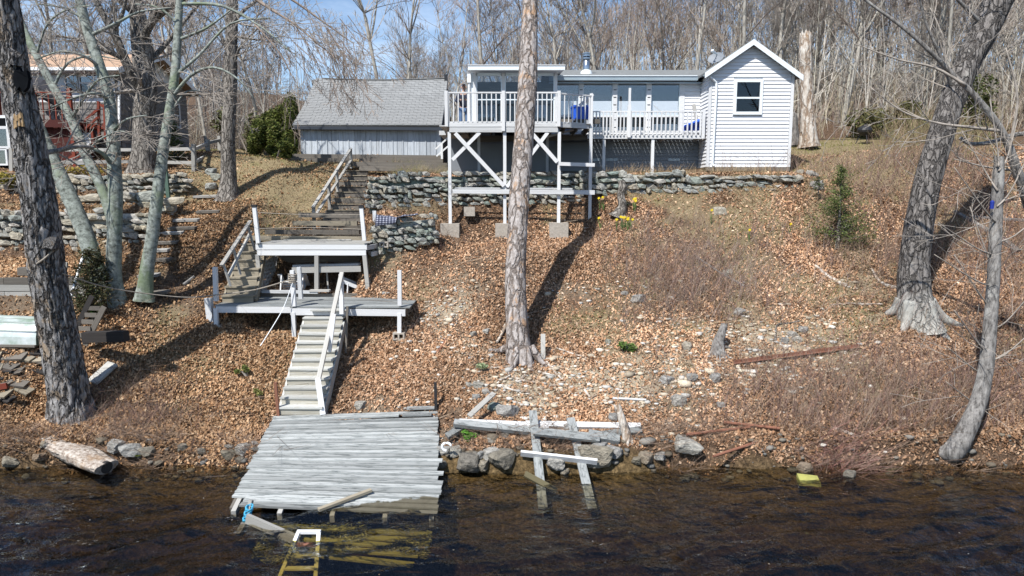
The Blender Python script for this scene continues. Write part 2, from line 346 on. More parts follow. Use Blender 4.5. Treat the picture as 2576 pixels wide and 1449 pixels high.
MT['cedar'] = wood('grey_cedar_shingle', (.15, .14, .135), (.29, .275, .265), (.11, .10, .10), var=.35, scale=(2, 6, 2))
MT['wallw'] = plain('white_house_paint', (.74, .76, .78), .6, .03, 2, bmp=.03)
MT['conc'] = plain('concrete', (.40, .36, .31), .95, .15, 8, bmp=.3)
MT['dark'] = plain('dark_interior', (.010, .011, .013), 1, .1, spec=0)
MT['blackm'] = plain('black_metal', (.02, .02, .022), .45, .1)
MT['metal'] = plain('galvanised_metal', (.45, .5, .56), .25, .1, 4, metal=.9, bmp=.05)
MT['rust'] = plain('rusty_iron', (.24, .105, .065), .9, .2, 9, bmp=.3)
MT['alu'] = plain('weathered_aluminium', (.62, .65, .65), .42, .3, 2.2, metal=.35, bmp=.1, c2=(.22, .30, .22))
MT['blue'] = plain('blue_plastic', (.02, .11, .62), .35, .12, 3, bmp=.05)
MT['navy'] = plain('dark_blue_plastic', (.012, .03, .24), .4, .12, 3, bmp=.05)
MT['blind'] = plain('white_blind', (.80, .82, .83), .6, .02, 2, bmp=0)
MT['rope'] = plain('hemp_rope', (.34, .30, .25), .95, .2, 20)
MT['brope'] = plain('bright_blue_rope', (.06, .38, .60), .8, .2, 20)
MT['yellow'] = plain('yellow_foam', (.33, .32, .09), .9, .15, 5)
MT['algae'] = wood('algae_covered_wood', (.19, .17, .045), (.34, .30, .08), (.10, .09, .03), var=.3)
MT['yrail'] = wood('yellowed_ladder_rail', (.36, .31, .09), (.48, .42, .15), (.2, .16, .05), var=.2)
MT['wetwood'] = wood('wet_dark_wood', (.10, .085, .05), (.19, .16, .09), (.22, .2, .1), var=.2, rough=.4, spot=.5)
MT['driftwood'] = bark('driftwood', (.16, .11, .08), (.55, .50, .44), (.34, .24, .16), sc=(9, 9, 2), patch=.55, dist=.03)
MT['green'] = plain('green_paint', (.07, .12, .09), .6, .1)
MT['glass'] = glassmat('window_glass', (.97, .98, .99), .20)
MT['glassd'] = glassmat('dark_window_glass', (.66, .70, .74), .08)
MT['twig'] = plain('thin_branch_bark', (.36, .32, .28), .95, .2, 6, bmp=0, spec=.1)
MT['twigr'] = plain('reddish_twig_bark', (.33, .265, .22), .95, .2, 6, bmp=0, spec=.1)
MT['leaf'] = attrmat('foliage', .7, .2, .2)
MT['litter'] = attrmat('dry_leaf', .9, .08)
MT['stem'] = attrmat('dry_stem', .95, .05)
def rockmat(name, cols, lich=(.46, .47, .45)):
    m, nt, b = newmat(name); v = coords(nt); r = rnd(nt)
    c = ramp(nt, r, [(i/(len(cols)-1), c) for i, c in enumerate(cols)])
    n = noise(nt, v, 1.6, 6, .7); k = ramp(nt, n, [(.3, (.5, .5, .5)), (.66, (1.15, 1.15, 1.15))])
    c = mix(nt, 1.0, c, k, 'MULTIPLY')
    p = ramp(nt, noise(nt, v, 3.1, 4, .7), [(.58, (0, 0, 0)), (.68, (.55, .55, .55))]); c = mix(nt, p, c, lich)
    nt.links.new(c, b.inputs['Base Color']); b.inputs['Roughness'].default_value = .92; b.inputs['Specular IOR Level'].default_value = .2
    bump(nt, b, n, .7, .25); return m
MT['stone'] = rockmat('fieldstone', [(.30, .33, .31), (.42, .42, .39), (.25, .30, .27), (.46, .41, .33), (.36, .37, .35), (.52, .49, .44), (.27, .33, .30), (.42, .37, .29)])
MT['stonet'] = rockmat('tan_fieldstone', [(.43, .39, .31), (.33, .34, .33), (.50, .44, .33), (.30, .33, .31), (.52, .49, .44), (.40, .36, .27)])
MT['rockp'] = rockmat('pale_boulder', [(.40, .38, .35), (.30, .30, .29), (.44, .42, .38), (.35, .33, .28)], (.5, .48, .43))
MT['rockw'] = rockmat('wet_shore_rock', [(.28, .25, .19), (.19, .175, .15), (.36, .32, .25), (.27, .19, .13)], (.33, .29, .21))
MT['pebble'] = rockmat('sandy_pebble', [(.46, .40, .30), (.52, .47, .38), (.38, .33, .25), (.5, .46, .4)])
MT['barkdead'] = bark('dead_tree_bark', (.03, .026, .024), (.42, .405, .395), (.46, .35, .24), sc=(11, 11, 2.4), patch=.55, dist=.06, crack=.34, plate=7)
MT['barkctr'] = bark('pale_peeling_bark', (.12, .095, .08), (.42, .385, .365), (.50, .31, .18), sc=(9, 9, 3.6), patch=.535, dist=.04, crack=.30, plate=5)
MT['barklich'] = bark('lichen_covered_bark', (.06, .065, .055), (.30, .33, .30), (.42, .44, .41), sc=(5, 5, 6), patch=.54, dist=.02, crack=.34, moss=(.14, .18, .105))
MT['barkoak'] = bark('grey_furrowed_bark', (.055, .048, .042), (.30, .275, .245), (.33, .31, .27), sc=(11, 11, 2), patch=.6, dist=.03, crack=.3, plate=9)
MT['barkgrey'] = bark('smooth_grey_bark', (.075, .07, .066), (.29, .275, .26), (.42, .41, .385), sc=(10, 10, 3), patch=.55, dist=.03, crack=.36)
MT['barklean'] = bark('leaning_tree_bark', (.05, .045, .042), (.27, .25, .235), (.38, .36, .33), sc=(9, 9, 1.6), patch=.58, dist=.05, crack=.34, base=(1.1, (.46, .45, .41)), plate=8)
MT['barksnag'] = bark('bare_white_snag', (.22, .15, .10), (.60, .565, .51), (.46, .29, .16), sc=(6, 6, 1.8), patch=.58, dist=.03, crack=.32, plate=4)
MT['barkbg'] = bark('woodland_bark', (.17, .155, .135), (.44, .415, .365), (.50, .48, .44), sc=(6, 6, 1.5), patch=.6, dist=.01, crack=.34)
# ---------------------------------------------------------------- ground, water
def ground():
    xs = np.concatenate([np.arange(-90, -18, 2.0), np.arange(-18, 18, .11), np.arange(18, 92, 2.0)])
    ys = np.concatenate([np.arange(2, 12.4, .4), np.arange(12.4, 23.6, .085), np.arange(23.6, 34, .25), np.arange(34, 180, 2.5)])
    X, Y = np.meshgrid(xs, ys); Z = T(X, Y)
    n, k = len(ys), len(xs); i = np.arange(n-1)[:, None]*k; j = np.arange(k-1)[None]
    f = np.stack([i+j, i+j+1, i+k+j+1, i+k+j], -1).reshape(-1, 4)
    g = G(); g.add(np.stack([X, Y, Z], -1).reshape(-1, 3), [f], zones(X.ravel(), Y.ravel()))
    m, nt, b = newmat('leafy_soil')
    a = nd(nt, 'Attribute', attribute_name='Col').outputs['Color']
    sp = nd(nt, 'SeparateColor', {0: a})
    tc = nt.nodes.new('ShaderNodeTexCoord').outputs['Object']
    n1 = noise(nt, tc, 1.1, 8, .7); n2 = noise(nt, tc, 14, 4, .7); n3 = noise(nt, tc, 45, 3, .6)
    soil = ramp(nt, n2, [(.3, (.05, .035, .026)), (.52, (.12, .078, .052)), (.72, (.25, .17, .115))])
    grass = ramp(nt, n3, [(.3, (.11, .085, .05)), (.5, (.25, .195, .115)), (.7, (.36, .29, .18))])
    green = ramp(nt, n1, [(.52, (.24, .195, .115)), (.66, (.15, .155, .055))])
    grass = mix(nt, .4, grass, green)
    grav = ramp(nt, n3, [(.3, (.17, .13, .09)), (.5, (.34, .28, .2)), (.7, (.5, .45, .36))])
    bed = ramp(nt, n2, [(.3, (.035, .026, .014)), (.55, (.13, .09, .045)), (.75, (.27, .19, .095))])
    c = mix(nt, sp.outputs[0], soil, grass); c = mix(nt, sp.outputs[1], c, grav); c = mix(nt, sp.outputs[2], c, bed)
    nt.links.new(c, b.inputs['Base Color']); b.inputs['Roughness'].default_value = 1; b.inputs['Specular IOR Level'].default_value = .05
    h = nd(nt, 'Math', {0: n2, 1: n3}, operation='ADD').outputs[0]; bump(nt, b, h, .8, .05)
    o = g.build('ground', m, smooth=True, keep=True); o['kind'] = 'structure'
def zones(x, y):                            # r lawn, g gravelly bare soil, b lake bed
    px = 1288+F*x/np.maximum(y, 1)
    w_ = .9*(vn(x*.8, y*.8, 0, 41)-.5)
    lawn = np.clip((y+2*w_-21.2)/1.2, 0, 1)*np.clip((-5.9-x)/.8, 0, 1)*np.clip((x+11.8+w_)/.8, 0, 1)
    lawn = np.maximum(lawn, np.clip((y+2*w_-25.3)/1.2, 0, 1)*np.clip((-2.5-x)/.5, 0, 1)*np.clip(33-y, 0, 1))
    lawn = np.maximum(lawn, np.clip((y+1.5*w_-22.6)/1.5, 0, 1)*np.clip((x-9.2)/.5, 0, 1)*np.clip((16.5-x)/2, 0, 1)*np.clip((31-y)/1, 0, 1)*np.clip((.6*y-.45-x+1.5)/1.2+.2, 0, 1))
    straw = np.clip((vn(x*.75+3, y*.75, 0, 47)*.7+vn(x*2.1, y*2.1, 0, 48)*.5-.52)*3.2, 0, .8)*np.clip((x-1.8)/2.2, 0, 1)*np.clip((y-14.3)/.8, 0, 1)*np.clip(24.5-y, 0, 1)
    lawn = np.maximum(lawn, straw); lawn = np.maximum(lawn, .7*np.clip((vn(x*.8, y*.8, 0, 49)-.62)*4, 0, 1)*(y > 14.5)*(y < 24))
    gr = np.exp(-((x-1.5)/2.8)**2-((y-15.3)/1.1)**2)*1.1+np.exp(-((x-6.3)/2.2)**2-((y-16.5)/1.0)**2)*1.2+np.exp(-((x+1.6)/.8)**2-((y-17.6)/1.2)**2)*.8
    gr = np.clip(gr+1.3*(fbm(x*1.5, y*1.5, 0, 51)), 0, 1)*(y < 20)*(y > 13.6)
    bed = np.clip((13.45-y)/.3, 0, 1)*np.ones_like(x)
    return np.stack([lawn*np.ones_like(x), gr, bed], -1)
ground()
def water():
    m, nt, b = newmat('lake_water'); nt.nodes.remove(b); out = nt.nodes['Material Output']
    tc = nt.nodes.new('ShaderNodeTexCoord').outputs['Object']
    def lay(sc, rot, s, d):
        mp = nd(nt, 'Mapping', {'Vector': tc, 'Scale': sc, 'Rotation': (0, 0, rot)}).outputs[0]
        return nd(nt, 'TexNoise', {'Vector': mp, 'Scale': s, 'Detail': d, 'Roughness': .55, 'Distortion': .6}).outputs['Fac']
    n1 = lay((.7, 1.3, 1), .25, 1.25, 2); n2 = lay((.8, 1.5, 1), -.15, 4.5, 3)
    h = nd(nt, 'Math', {0: n1, 1: nd(nt, 'Math', {0: n2, 1: .42}, operation='MULTIPLY').outputs[0]}, operation='ADD').outputs[0]
    h = nd(nt, 'Math', {0: h, 1: nd(nt, 'Math', {0: lay((1, 1.3, 1), .5, 13, 2), 1: .10}, operation='MULTIPLY').outputs[0]}, operation='ADD').outputs[0]
    bp = nd(nt, 'Bump', {'Height': h, 'Strength': 1.0, 'Distance': .10})
    fr = nd(nt, 'Fresnel', {'IOR': 1.5, 'Normal': bp.outputs[0]})
    gl = nd(nt, 'BsdfGlossy', {'Roughness': .02, 'Color': (.9, .95, 1), 'Normal': bp.outputs[0]})
    tr = nd(nt, 'BsdfTransparent', {'Color': (.85, .82, .72)})
    ms = nd(nt, 'MixShader', {0: fr.outputs[0], 1: tr.outputs[0], 2: gl.outputs[0]}); nt.links.new(ms.outputs[0], out.inputs['Surface'])
    va = nd(nt, 'VolumeAbsorption', {'Color': (.44, .35, .20), 'Density': .95}); nt.links.new(va.outputs[0], out.inputs['Volume'])
    xs = np.concatenate([[-400, -60, -20], np.arange(-11, 11.01, .06), [20, 60, 400]]); ys = np.concatenate([[-900, -100, -20, 0, 5], np.arange(7, 14.3, .045), [16]])
    X, Y = np.meshgrid(xs, ys); q = vn(X*.35, Y*.5, 0, 33); xr = X*.97+Y*.26; yr = Y*.97-X*.26+.5*vn(X*.6, Y*.6, 0, 35)
    def ridge(p): return 1-np.abs(2*p-1)
    h = .055*(ridge(vn(xr*.75, yr*1.9, 0, 31))-.5)+.030*(ridge(vn(xr*1.7+9, yr*4.2, 0, 32))-.5)+.012*(vn(xr*4, yr*8, 0, 36)-.5)
    h = 1.5*h*(.45+.9*q)*(1+.7*np.clip((12-Y)/2.5, 0, 1))*np.clip((13.9-Y)/2.2, .3, 1)*((Y > 6.9) & (Y < 14.4) & (np.abs(X) < 11.1)); h -= .01
    n_, k = len(ys), len(xs); i = np.arange(n_-1)[:, None]*k; j = np.arange(k-1)[None]; f = np.stack([i+j, i+j+1, i+k+j+1, i+k+j], -1).reshape(-1, 4)
    V = np.stack([X, Y, h], -1).reshape(-1, 3); rim = np.concatenate([np.arange(k), np.arange(1, n_)*k+k-1, (n_-1)*k+np.arange(k-2, -1, -1), np.arange(n_-2, 0, -1)*k])
    VB = V[rim].copy(); VB[:, 2] = -4.6; N_ = len(V); R_ = len(rim); r = np.arange(R_); r2 = (r+1) % R_
    g = G(); g.add(np.concatenate([V, VB]), [f, np.stack([rim[r], N_+r, N_+r2, rim[r2]], -1), (N_+r[::-1])[None]]); o = g.build('water', m, smooth=True, keep=True); o['kind'] = 'structure'
water()
# ---------------------------------------------------------------- stones
def rockmesh(seed, sub=1):
    import bmesh
    bm = bmesh.new(); bmesh.ops.create_icosphere(bm, subdivisions=sub, radius=1)
    bm.verts.ensure_lookup_table(); v = np.array([q.co[:] for q in bm.verts]); f = np.array([[q.index for q in p.verts] for p in bm.faces]); bm.free()
    rg = np.random.default_rng(seed+50); N = rg.normal(0, 1, (14, 3)); N[:6] = [[1, .1, .1], [-1, .1, -.1], [.1, 1, .1], [-.1, -1, .1], [.1, -.1, 1], [-.1, .1, -1]]; N += rg.normal(0, .12, N.shape); N /= np.linalg.norm(N, axis=1, keepdims=True); dd = rg.uniform(.66, .95, 14); dd[:6] = rg.uniform(.55, .72, 6)
    q = v@N.T; r_ = np.min(np.where(q > .05, dd/np.maximum(q, .05), 9), 1); v = v*np.minimum(r_, 1.15)[:, None]
    v = v*(1+.3*fbm(v[:, 0]*2+seed*7, v[:, 1]*2, v[:, 2]*2, seed, 2 if sub < 3 else 4))[:, None]; v /= np.abs(v).max(0)
    return v, [f]
ROCK = {}
def rock(name, pos, size, rot, mat, parent=None, seed=None, sub=2, tilt=.15):
    seed = RS.randrange(9) if seed is None else seed; key = (seed, sub, mat.name)
    if key not in ROCK:
        v, f = rockmesh(seed, sub); me = npmesh('rock', v, f, False); me.materials.append(mat); ROCK[key] = me
    o = bpy.data.objects.new(name, ROCK[key])
    m = Matrix.Translation(Vector(pos)) @ Matrix.Rotation(rot, 4, 'Z') @ Matrix.Rotation(RS.uniform(-tilt, tilt), 4, 'Y') @ Matrix.Rotation(RS.uniform(-tilt, tilt), 4, 'X') @ Matrix.Diagonal((*size, 1))
    return link(o, parent, m)
def stone_wall(label, A, B, zt, courses, mat, depth=.3, wid=(.2, .42), group=None, ragged=.12, extra=0):
    """A, B: front base corners (with z); zt: top z at each end"""
    A, B = Vector(A), Vector(B); L = (B-A).length; d = (B-A)/L; n = Vector((d.y, -d.x, 0)).normalized(); n = n if n.y < 0 else -n
    t = thing('stone_wall', label, 'stone wall', (A+B)/2, group)
    back = -n*depth
    g = G(); a2, b2 = A-n*.16, B-n*.16
    g.prism([a2-Vector((0, 0, .4)), b2-Vector((0, 0, .4)), Vector((b2.x, b2.y, zt[1]-.09)), Vector((a2.x, a2.y, zt[0]-.09))], back)
    g.build('wall_core', MT['stone'], t)
    for c in range(courses):
        s = -RS.uniform(0, .2)
        while s < L:
            w_ = RS.choice((RS.uniform(*wid), RS.uniform(*wid), wid[0]*RS.uniform(.6, 1)))*(1.15 if c == courses-1 else 1); k = (s+w_/2)/L
            if k > 1.02: break
            k = max(0, k); z0 = A.z+(B.z-A.z)*k; z1 = zt[0]+(zt[1]-zt[0])*k+ragged*(vn(s*1.3, c, 0, 5)-.5)*2
            h = (z1-z0)/courses
            p = A+d*(s+w_/2)+n*RS.uniform(-.05, .07); p.z = z0+h*(c+.5)+RS.uniform(-.35, .35)*h*.5
            if c == courses-1 and RS.random() < .14: s += w_*.9; continue
            hh = h*(RS.uniform(.42, .62) if RS.random() > .16 else RS.uniform(.75, .95))
            rock('stone', p-n*.1, (w_*.56, depth*.62, hh), math.atan2(d.y, d.x)+RS.uniform(-.15, .15), mat, t, sub=1 if w_ < .5 else 2, tilt=.14)
            s += w_*RS.uniform(.86, .94)
    return t
stone_wall('long grey fieldstone wall below the steps and the tall white deck', (-4.72, 22.62, 5.08), (2.4, 22.85, 5.3), (6.2, 6.27), 7, MT['stone'])
stone_wall('low fieldstone wall of large rounded stones in front of the white gabled room', (2.4, 22.78, 5.5), (9.45, 22.85, 5.66), (6.32, 6.14), 4, MT['stone'], wid=(.22, .5))
stone_wall('short mossy stone wall with plaid blanket draped on it beside the landing', (-4.05, 19.92, 3.75), (-2.25, 20.12, 4.08), (4.72, 4.9), 6, MT['stone'], wid=(.18, .36))
stone_wall('upper dry stone wall under the split rail fence and the big oak', (-18.5, 22.75, 5.5), (-10.85, 22.7, 5.6), (6.2, 6.2), 4, MT['stonet'], wid=(.22, .46))
stone_wall('tall tan stone retaining wall left of the lichen covered trunks', (-18.0, 20.12, 3.6), (-10.75, 20.2, 3.75), (5.1, 5.05), 8, MT['stonet'], wid=(.22, .48))
stone_wall('short course of large flat tan stones above the tall retaining wall', (-14.0, 21.5, 5.05), (-10.7, 21.5, 5.0), (5.6, 5.5), 2, MT['stonet'], wid=(.4, .75))
# ---------------------------------------------------------------- cottage
def siding(par, x0, x1, z0, z1, y, e=.122, mat=None, holes=(), clip=None, axis='x'):
    z = z0
    while z < z1-.02:
        h = min(e, z1-z); a, b_ = (clip(z+h*.4) if clip else (x0, x1))
        spans = [(a, b_)]
        for (ha, hb, hz0, hz1) in holes:
            if z+h > hz0+.02 and z < hz1-.02:
                spans = [q for s in spans for q in ((s[0], min(ha, s[1])), (max(hb, s[0]), s[1])) if q[1]-q[0] > .03]
        for a, b_ in spans:
            if axis == 'x': p, q, up = (a, y-.006, z+h/2), (b_, y-.006, z+h/2), (0, 0, 1)
            else: p, q, up = (y+.006, b_, z+h/2), (y+.006, a, z+h/2), (0, 0, 1)
            board('siding_board', p, q, .045, h*1.04, mat, par, up, uwedge)
        z += e
def window(par, x0, x1, z0, z1, y, frame=.07, mat='white', glass='glass', rail=None, depth=.06, name='window', inner=True):
    f = G()
    f.box((x0-frame, y-depth, z0-frame), (x0, y, z1+frame)); f.box((x1, y-depth, z0-frame), (x1+frame, y, z1+frame))
    f.box((x0, y-depth, z1), (x1, y, z1+frame)); f.box((x0, y-depth, z0-frame), (x1, y, z0))
    if rail: f.box((x0, y-depth*.8, rail-.03), (x1, y, rail+.03))
    fo = f.build(name, MT[mat], par)
    if rail:
        G().box((x0, y-.012, z0), (x1, y-.004, rail-.03)).build('pane', MT[glass], fo); G().box((x0, y-.022, rail+.03), (x1, y-.014, z1)).build('pane', MT[glass], fo)
    else: G().box((x0, y-.012, z0), (x1, y-.004, z1)).build('pane', MT[glass], fo)
    return fo
def X3(px, py, Y): return at(px*.83854, py*.83854, Y)
H = thing('cottage', 'white clapboard cottage with a gabled room, glass sunroom and low grey roof', 'house', (4, 26, 6.4))
# gabled room
gx0, gx1, gy, gz0, ge, gpk, gpx = 6.72, 9.60, 24.0, 6.5, 9.60, 10.62, 8.10
slope = (gpk-ge)/(gx1-gpx)
def gclip(z):
    if z <= ge-.1: return gx0+.1, gx1-.1
    k = (gpk-.02-z)/slope
    return max(gx0, gpx-k), min(gx1-.1, gpx+k)
wx0, wx1, wz0, wz1 = 7.66, 8.45, 8.36, 9.34
B_ = G(); B_.prism([(gx0, gy, gz0), (gx1, gy, gz0), (gx1, gy, ge), (gpx, gy, gpk-.02), (gx0, gy, ge)], (0, 5.5, 0))
B_.build('wall', MT['siding'], H)
siding(H, gx0, gx1, gz0, gpk-.1, gy-.012, .121, MT['siding'], [(wx0-.1, wx1+.1, wz0-.1, wz1+.1)], gclip)
siding(H, gy, gy+.95, gz0, ge, gx0-.014, .121, MT['siding'], (), None, 'y')
board('corner_board', (gx0+.04, gy-.035, gz0), (gx0+.04, gy-.035, ge), .1, .05, MT['white'], H)
board('corner_board', (gx1-.04, gy-.035, gz0), (gx1-.04, gy-.035, ge-.05), .1, .05, MT['white'], H)
wo = window(H, wx0, wx1, wz0, wz1, gy-.02, .1, 'pale', 'glassd', 8.82)
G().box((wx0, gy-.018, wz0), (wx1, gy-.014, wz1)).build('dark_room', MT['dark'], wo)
for s, xe in ((-1, 6.5), (1, 9.82)):
    top = Vector((gpx, 0, gpk+.1)); end = Vector((xe, 0, gpk+.1-abs(xe-gpx)*slope))
    g = G(); g.prism([(top.x, gy-.24, top.z), (end.x, gy-.24, end.z), (end.x, gy-.24, end.z-.07), (top.x, gy-.24, top.z-.07)], (0, 6, 0)); g.build('roof', MT['ashroof'], H)
    g = G(); g.prism([(top.x, gy-.27, top.z-.012), (end.x, gy-.27, end.z-.012), (end.x, gy-.27, end.z-.2), (top.x, gy-.27, top.z-.2)], (0, .026, 0)); g.build('rake_board', MT['pale'], H)
    g = G(); g.prism([(top.x, gy-.24, top.z-.075), (end.x, gy-.24, end.z-.075), (end.x, gy-.24, end.z-.1), (top.x, gy-.24, top.z-.1)], (0, .22, 0)); g.build('soffit', MT['gutter'], H)
g = G(); g.tube([(gx0+.0, gy-.12, 9.52), (gx0+.05, gy-.14, 9.46), (gx0+.22, gy-.09, 9.32), (gx0+.24, gy-.08, 9.1), (gx0+.2, gy-.08, 6.6), (gx0+.24, gy-.14, 6.52)], .04, 8); g.build('downspout', MT['pale'], H)
board('foundation', (gx0, gy-.02, 6.43), (gx1, gy-.02, 6.43), .1, .13, MT['timber'], H)
board('foundation', (1.4, 25.0, 6.3), (gx0, 25.0, 6.3), .1, .16, MT['timber'], H)
# long wing
wy = 24.98
G().box((-1.3, wy+.02, 6.3), (gx0, 29.2, 6.5)).build('floor', MT['timber'], H)
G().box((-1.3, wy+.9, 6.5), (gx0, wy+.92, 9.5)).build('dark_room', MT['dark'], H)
siding(H, 1.35, gx0-.03, 6.4, 7.5, wy-.01, .128, MT['skirt'])
G().box((-2.3, wy+.01, 6.3), (gx0, wy+.05, 7.55)).build('wall', MT['skirt'], H)
for px in (885, 1810, 1510-880):
    a = X3(1640+px/4.954, 230+1215/4.954, wy-.03); 
    for k in range(3):
        G().box((a.x+k*.135, wy-.04, a.z-.09), (a.x+.125+k*.135, wy-.027, a.z)).build('vent', MT['gutter'], H)
pil = [(1672, 1735), (1751, 1836), (1853, 1938), (1955, 2037)]
zt_, zm, zl1, zl0 = at(1500, 211, wy).z, at(1500, 289, wy).z, at(1500, 295, wy).z, at(1500, 329, wy).z
zb = at(1500, 252, wy).z
G().box((1.35, wy, zl0-.08), (6.3, wy+.05, 7.62)).build('wall', MT['wallw'], H)
G().box((1.35, wy, zt_+.06), (gx0, wy+.05, 9.52)).build('wall', MT['gutter'], H)
for i, (a, b_) in enumerate(pil):
    xa, xb = X3(a, 270, wy).x, X3(b_, 270, wy).x
    fo = window(H, xa, xb, zm, zt_, wy, .035, 'trim', 'glass', None, .04)
    bl = G()
    for k in range(int((zb-zm)/.035)): bl.box((xa, wy+.05, zm+.035*k), (xb, wy+.058, zm+.035*k+.031))
    bl.build('blind', MT['blind'], fo)
    fo = window(H, xa, xb, zl0, zl1, wy, .045, 'white', 'glassd', None, .05)
    bl = G()
    for k in range(int((zl1-zl0)*(.55 if i == 3 else .3)/.035)): bl.box((xa, wy+.05, zl0+.035*k), (xb, wy+.058, zl0+.035*k+.026))
    bl.build('blind', MT['blind'], fo)
for a, b_ in ((1735, 1751), (1836, 1853), (1938, 1955)):
    xa, xb = X3(a, 270, wy).x+.02, X3(b_, 270, wy).x-.02
    po = G().box((xa, wy-.07, zl0-.1), (xb, wy+.03, zt_+.1)).build('pilaster', MT['white'], H)
    for k in range(6): G().box(((xa+xb)/2-.05, wy-.075, zl0+.1+k*.26), ((xa+xb)/2+.05, wy-.07, zl0+.13+k*.26)).build('slot', MT['dark'], po)
xr = X3(2037, 270, wy).x
G().box((xr+.03, wy-.05, zl0-.1), (xr+.2, wy+.03, zt_+.1)).build('pilaster', MT['white'], H)
G().box((xr+.18, wy, 7.55), (gx0, wy+.05, zt_+.08)).build('wall', MT['siding'], H)
siding(H, xr+.2, gx0-.02, 7.62, zt_+.05, wy-.012, .121, MT['siding'])
board('sill', (1.4, wy-.07, zl0-.1), (xr+.1, wy-.07, zl0-.1), .1, .06, MT['white'], H)
# eaves and roof of the wing
G().box((1.3, 24.72, 9.44), (gx0-.03, wy, 9.47)).build('soffit', MT['gutter'], H)
g = G(); g.prism([(1.3, 24.62, 9.52), (1.3, 24.60, 9.66), (1.3, 24.72, 9.66), (1.3, 24.72, 9.50)], (gx0-.22-1.3, 0, 0)); go = g.build('gutter', MT['gutter'], H)
board('gutter_lip', (1.3, 24.595, 9.665), (gx0-.25, 24.595, 9.665), .03, .025, MT['pale'], go)
g = G(); g.prism([(1.2, 24.64, 9.67), (1.2, 28.4, 10.55), (1.2, 32, 9.6), (1.2, 32, 9.5), (1.2, 28.4, 10.43), (1.2, 24.66, 9.6)], (gx0+1.0-1.2, 0, 0)); g.build('roof', MT['ashroof'], H)
# chimney pipe
a = at(1475, 178, 26); c = G(); c.tube([(a.x, 26, 9.7), (a.x, 26, at(1475, 140, 26).z)], .125, 16); co = c.build('chimney', MT['metal'], H, smooth=True)
zc = at(1475, 142, 26).z
c = G(); c.tube([(a.x, 26, zc-.1), (a.x, 26, zc-.06)], .165, 16); c.tube([(a.x, 26, zc-.01), (a.x, 26, zc+.03)], .165, 16); c.tube([(a.x, 26, zc+.08), (a.x, 26, zc+.11), (a.x, 26, zc+.16)], [.165, .165, .03], 16); c.tube([(a.x, 26, zc-.05), (a.x, 26, zc+.1)], .11, 12); c.build('chimney_cap', MT['metal'], co)
c = G(); zz = at(1475, 180, 26).z; c.tube([(a.x, 26, zz-.15), (a.x, 26, zz), (a.x, 26, zz+.05)], [.24, .2, .13], 16); c.build('flashing', MT['pale'], co)
# sunroom
sy, sx0, sx1, sf, stp = 23.4, -1.22, 1.46, 7.86, 9.55
su = [X3(q, 200, sy).x for q in (1424, 1510, 1588, 1668)]
for i, x in enumerate(su): board('sunroom_post', (x, sy, sf), (x, sy, stp), .1, .09, MT['white'], H)
board('sunroom_post', (sx0-.12, sy+.02, sf), (sx0-.12, sy+.02, stp), .1, .08, MT['pale'], H)
g = G(); g.tube([(sx0-.2, sy-.05, 9.5), (sx0-.2, sy-.05, 7.9)], .045, 8); g.build('downspout', MT['white'], H)
G().box((sx0-.26, sy-.12, 9.22), (sx0-.14, sy-.02, 9.5)).build('lamp', MT['wallw'], H)
for x0, x1 in zip(su, su[1:]):
    f = G(); zr = at(1300, 251, sy).z
    for zz_, hh in ((sf+.04, .04), (stp-.05, .05), (zr, .018)): f.box((x0+.05, sy-.03, zz_-hh), (x1-.05, sy+.02, zz_+hh))
    f.box((x0+.05, sy-.03, sf), (x0+.08, sy+.018, stp)); f.box((x1-.08, sy-.03, sf), (x1-.05, sy+.018, stp))
    fo = f.build('sash', MT['trim'], H); G().box((x0+.08, sy-.006, sf+.08), (x1-.08, sy-.001, stp-.1)).build('pane', MT['glassd'], fo)
G().box((sx0, wy-.1, sf), (sx1, wy-.08, 9.5)).build('back_wall', MT['timber'], H)
G().box((sx0-.02, sy+.05, sf), (sx0, wy, 9.5)).build('side_wall', MT['gutter'], H)
for x in (-.85, .9):
    c = G(); c.box((x-.3, 24.1, 8.2), (x+.3, 24.2, 8.62)); c.box((x-.3, 23.7, 8.15), (x+.3, 24.1, 8.25))
    for sx in (-.27, .27):
        for yy in (23.74, 24.14): c.box((x+sx-.025, yy-.025, sf), (x+sx+.025, yy+.025, 8.2))
    tag(c.build('chair', MT['pale']), 'pale chair inside the sunroom behind the glass, %s' % ('near the lamp corner' if x < 0 else 'near the cottage wall'), 'chair', 'chairs inside the sunroom')
g = G(); g.prism([(-1.42, 22.9, 9.56), (-1.42, 22.9, 9.68), (-1.42, 25.2, 9.95), (-1.42, 25.2, 9.8)], (3.12, 0, 0)); g.build('sunroom_roof', MT['wallw'], H)
board('fascia', (-1.43, 22.885, 9.62), (1.72, 22.885, 9.62), .03, .14, MT['pale'], H); board('fascia_lip', (-1.44, 22.875, 9.70), (1.73, 22.875, 9.70), .05, .025, MT['white'], H)
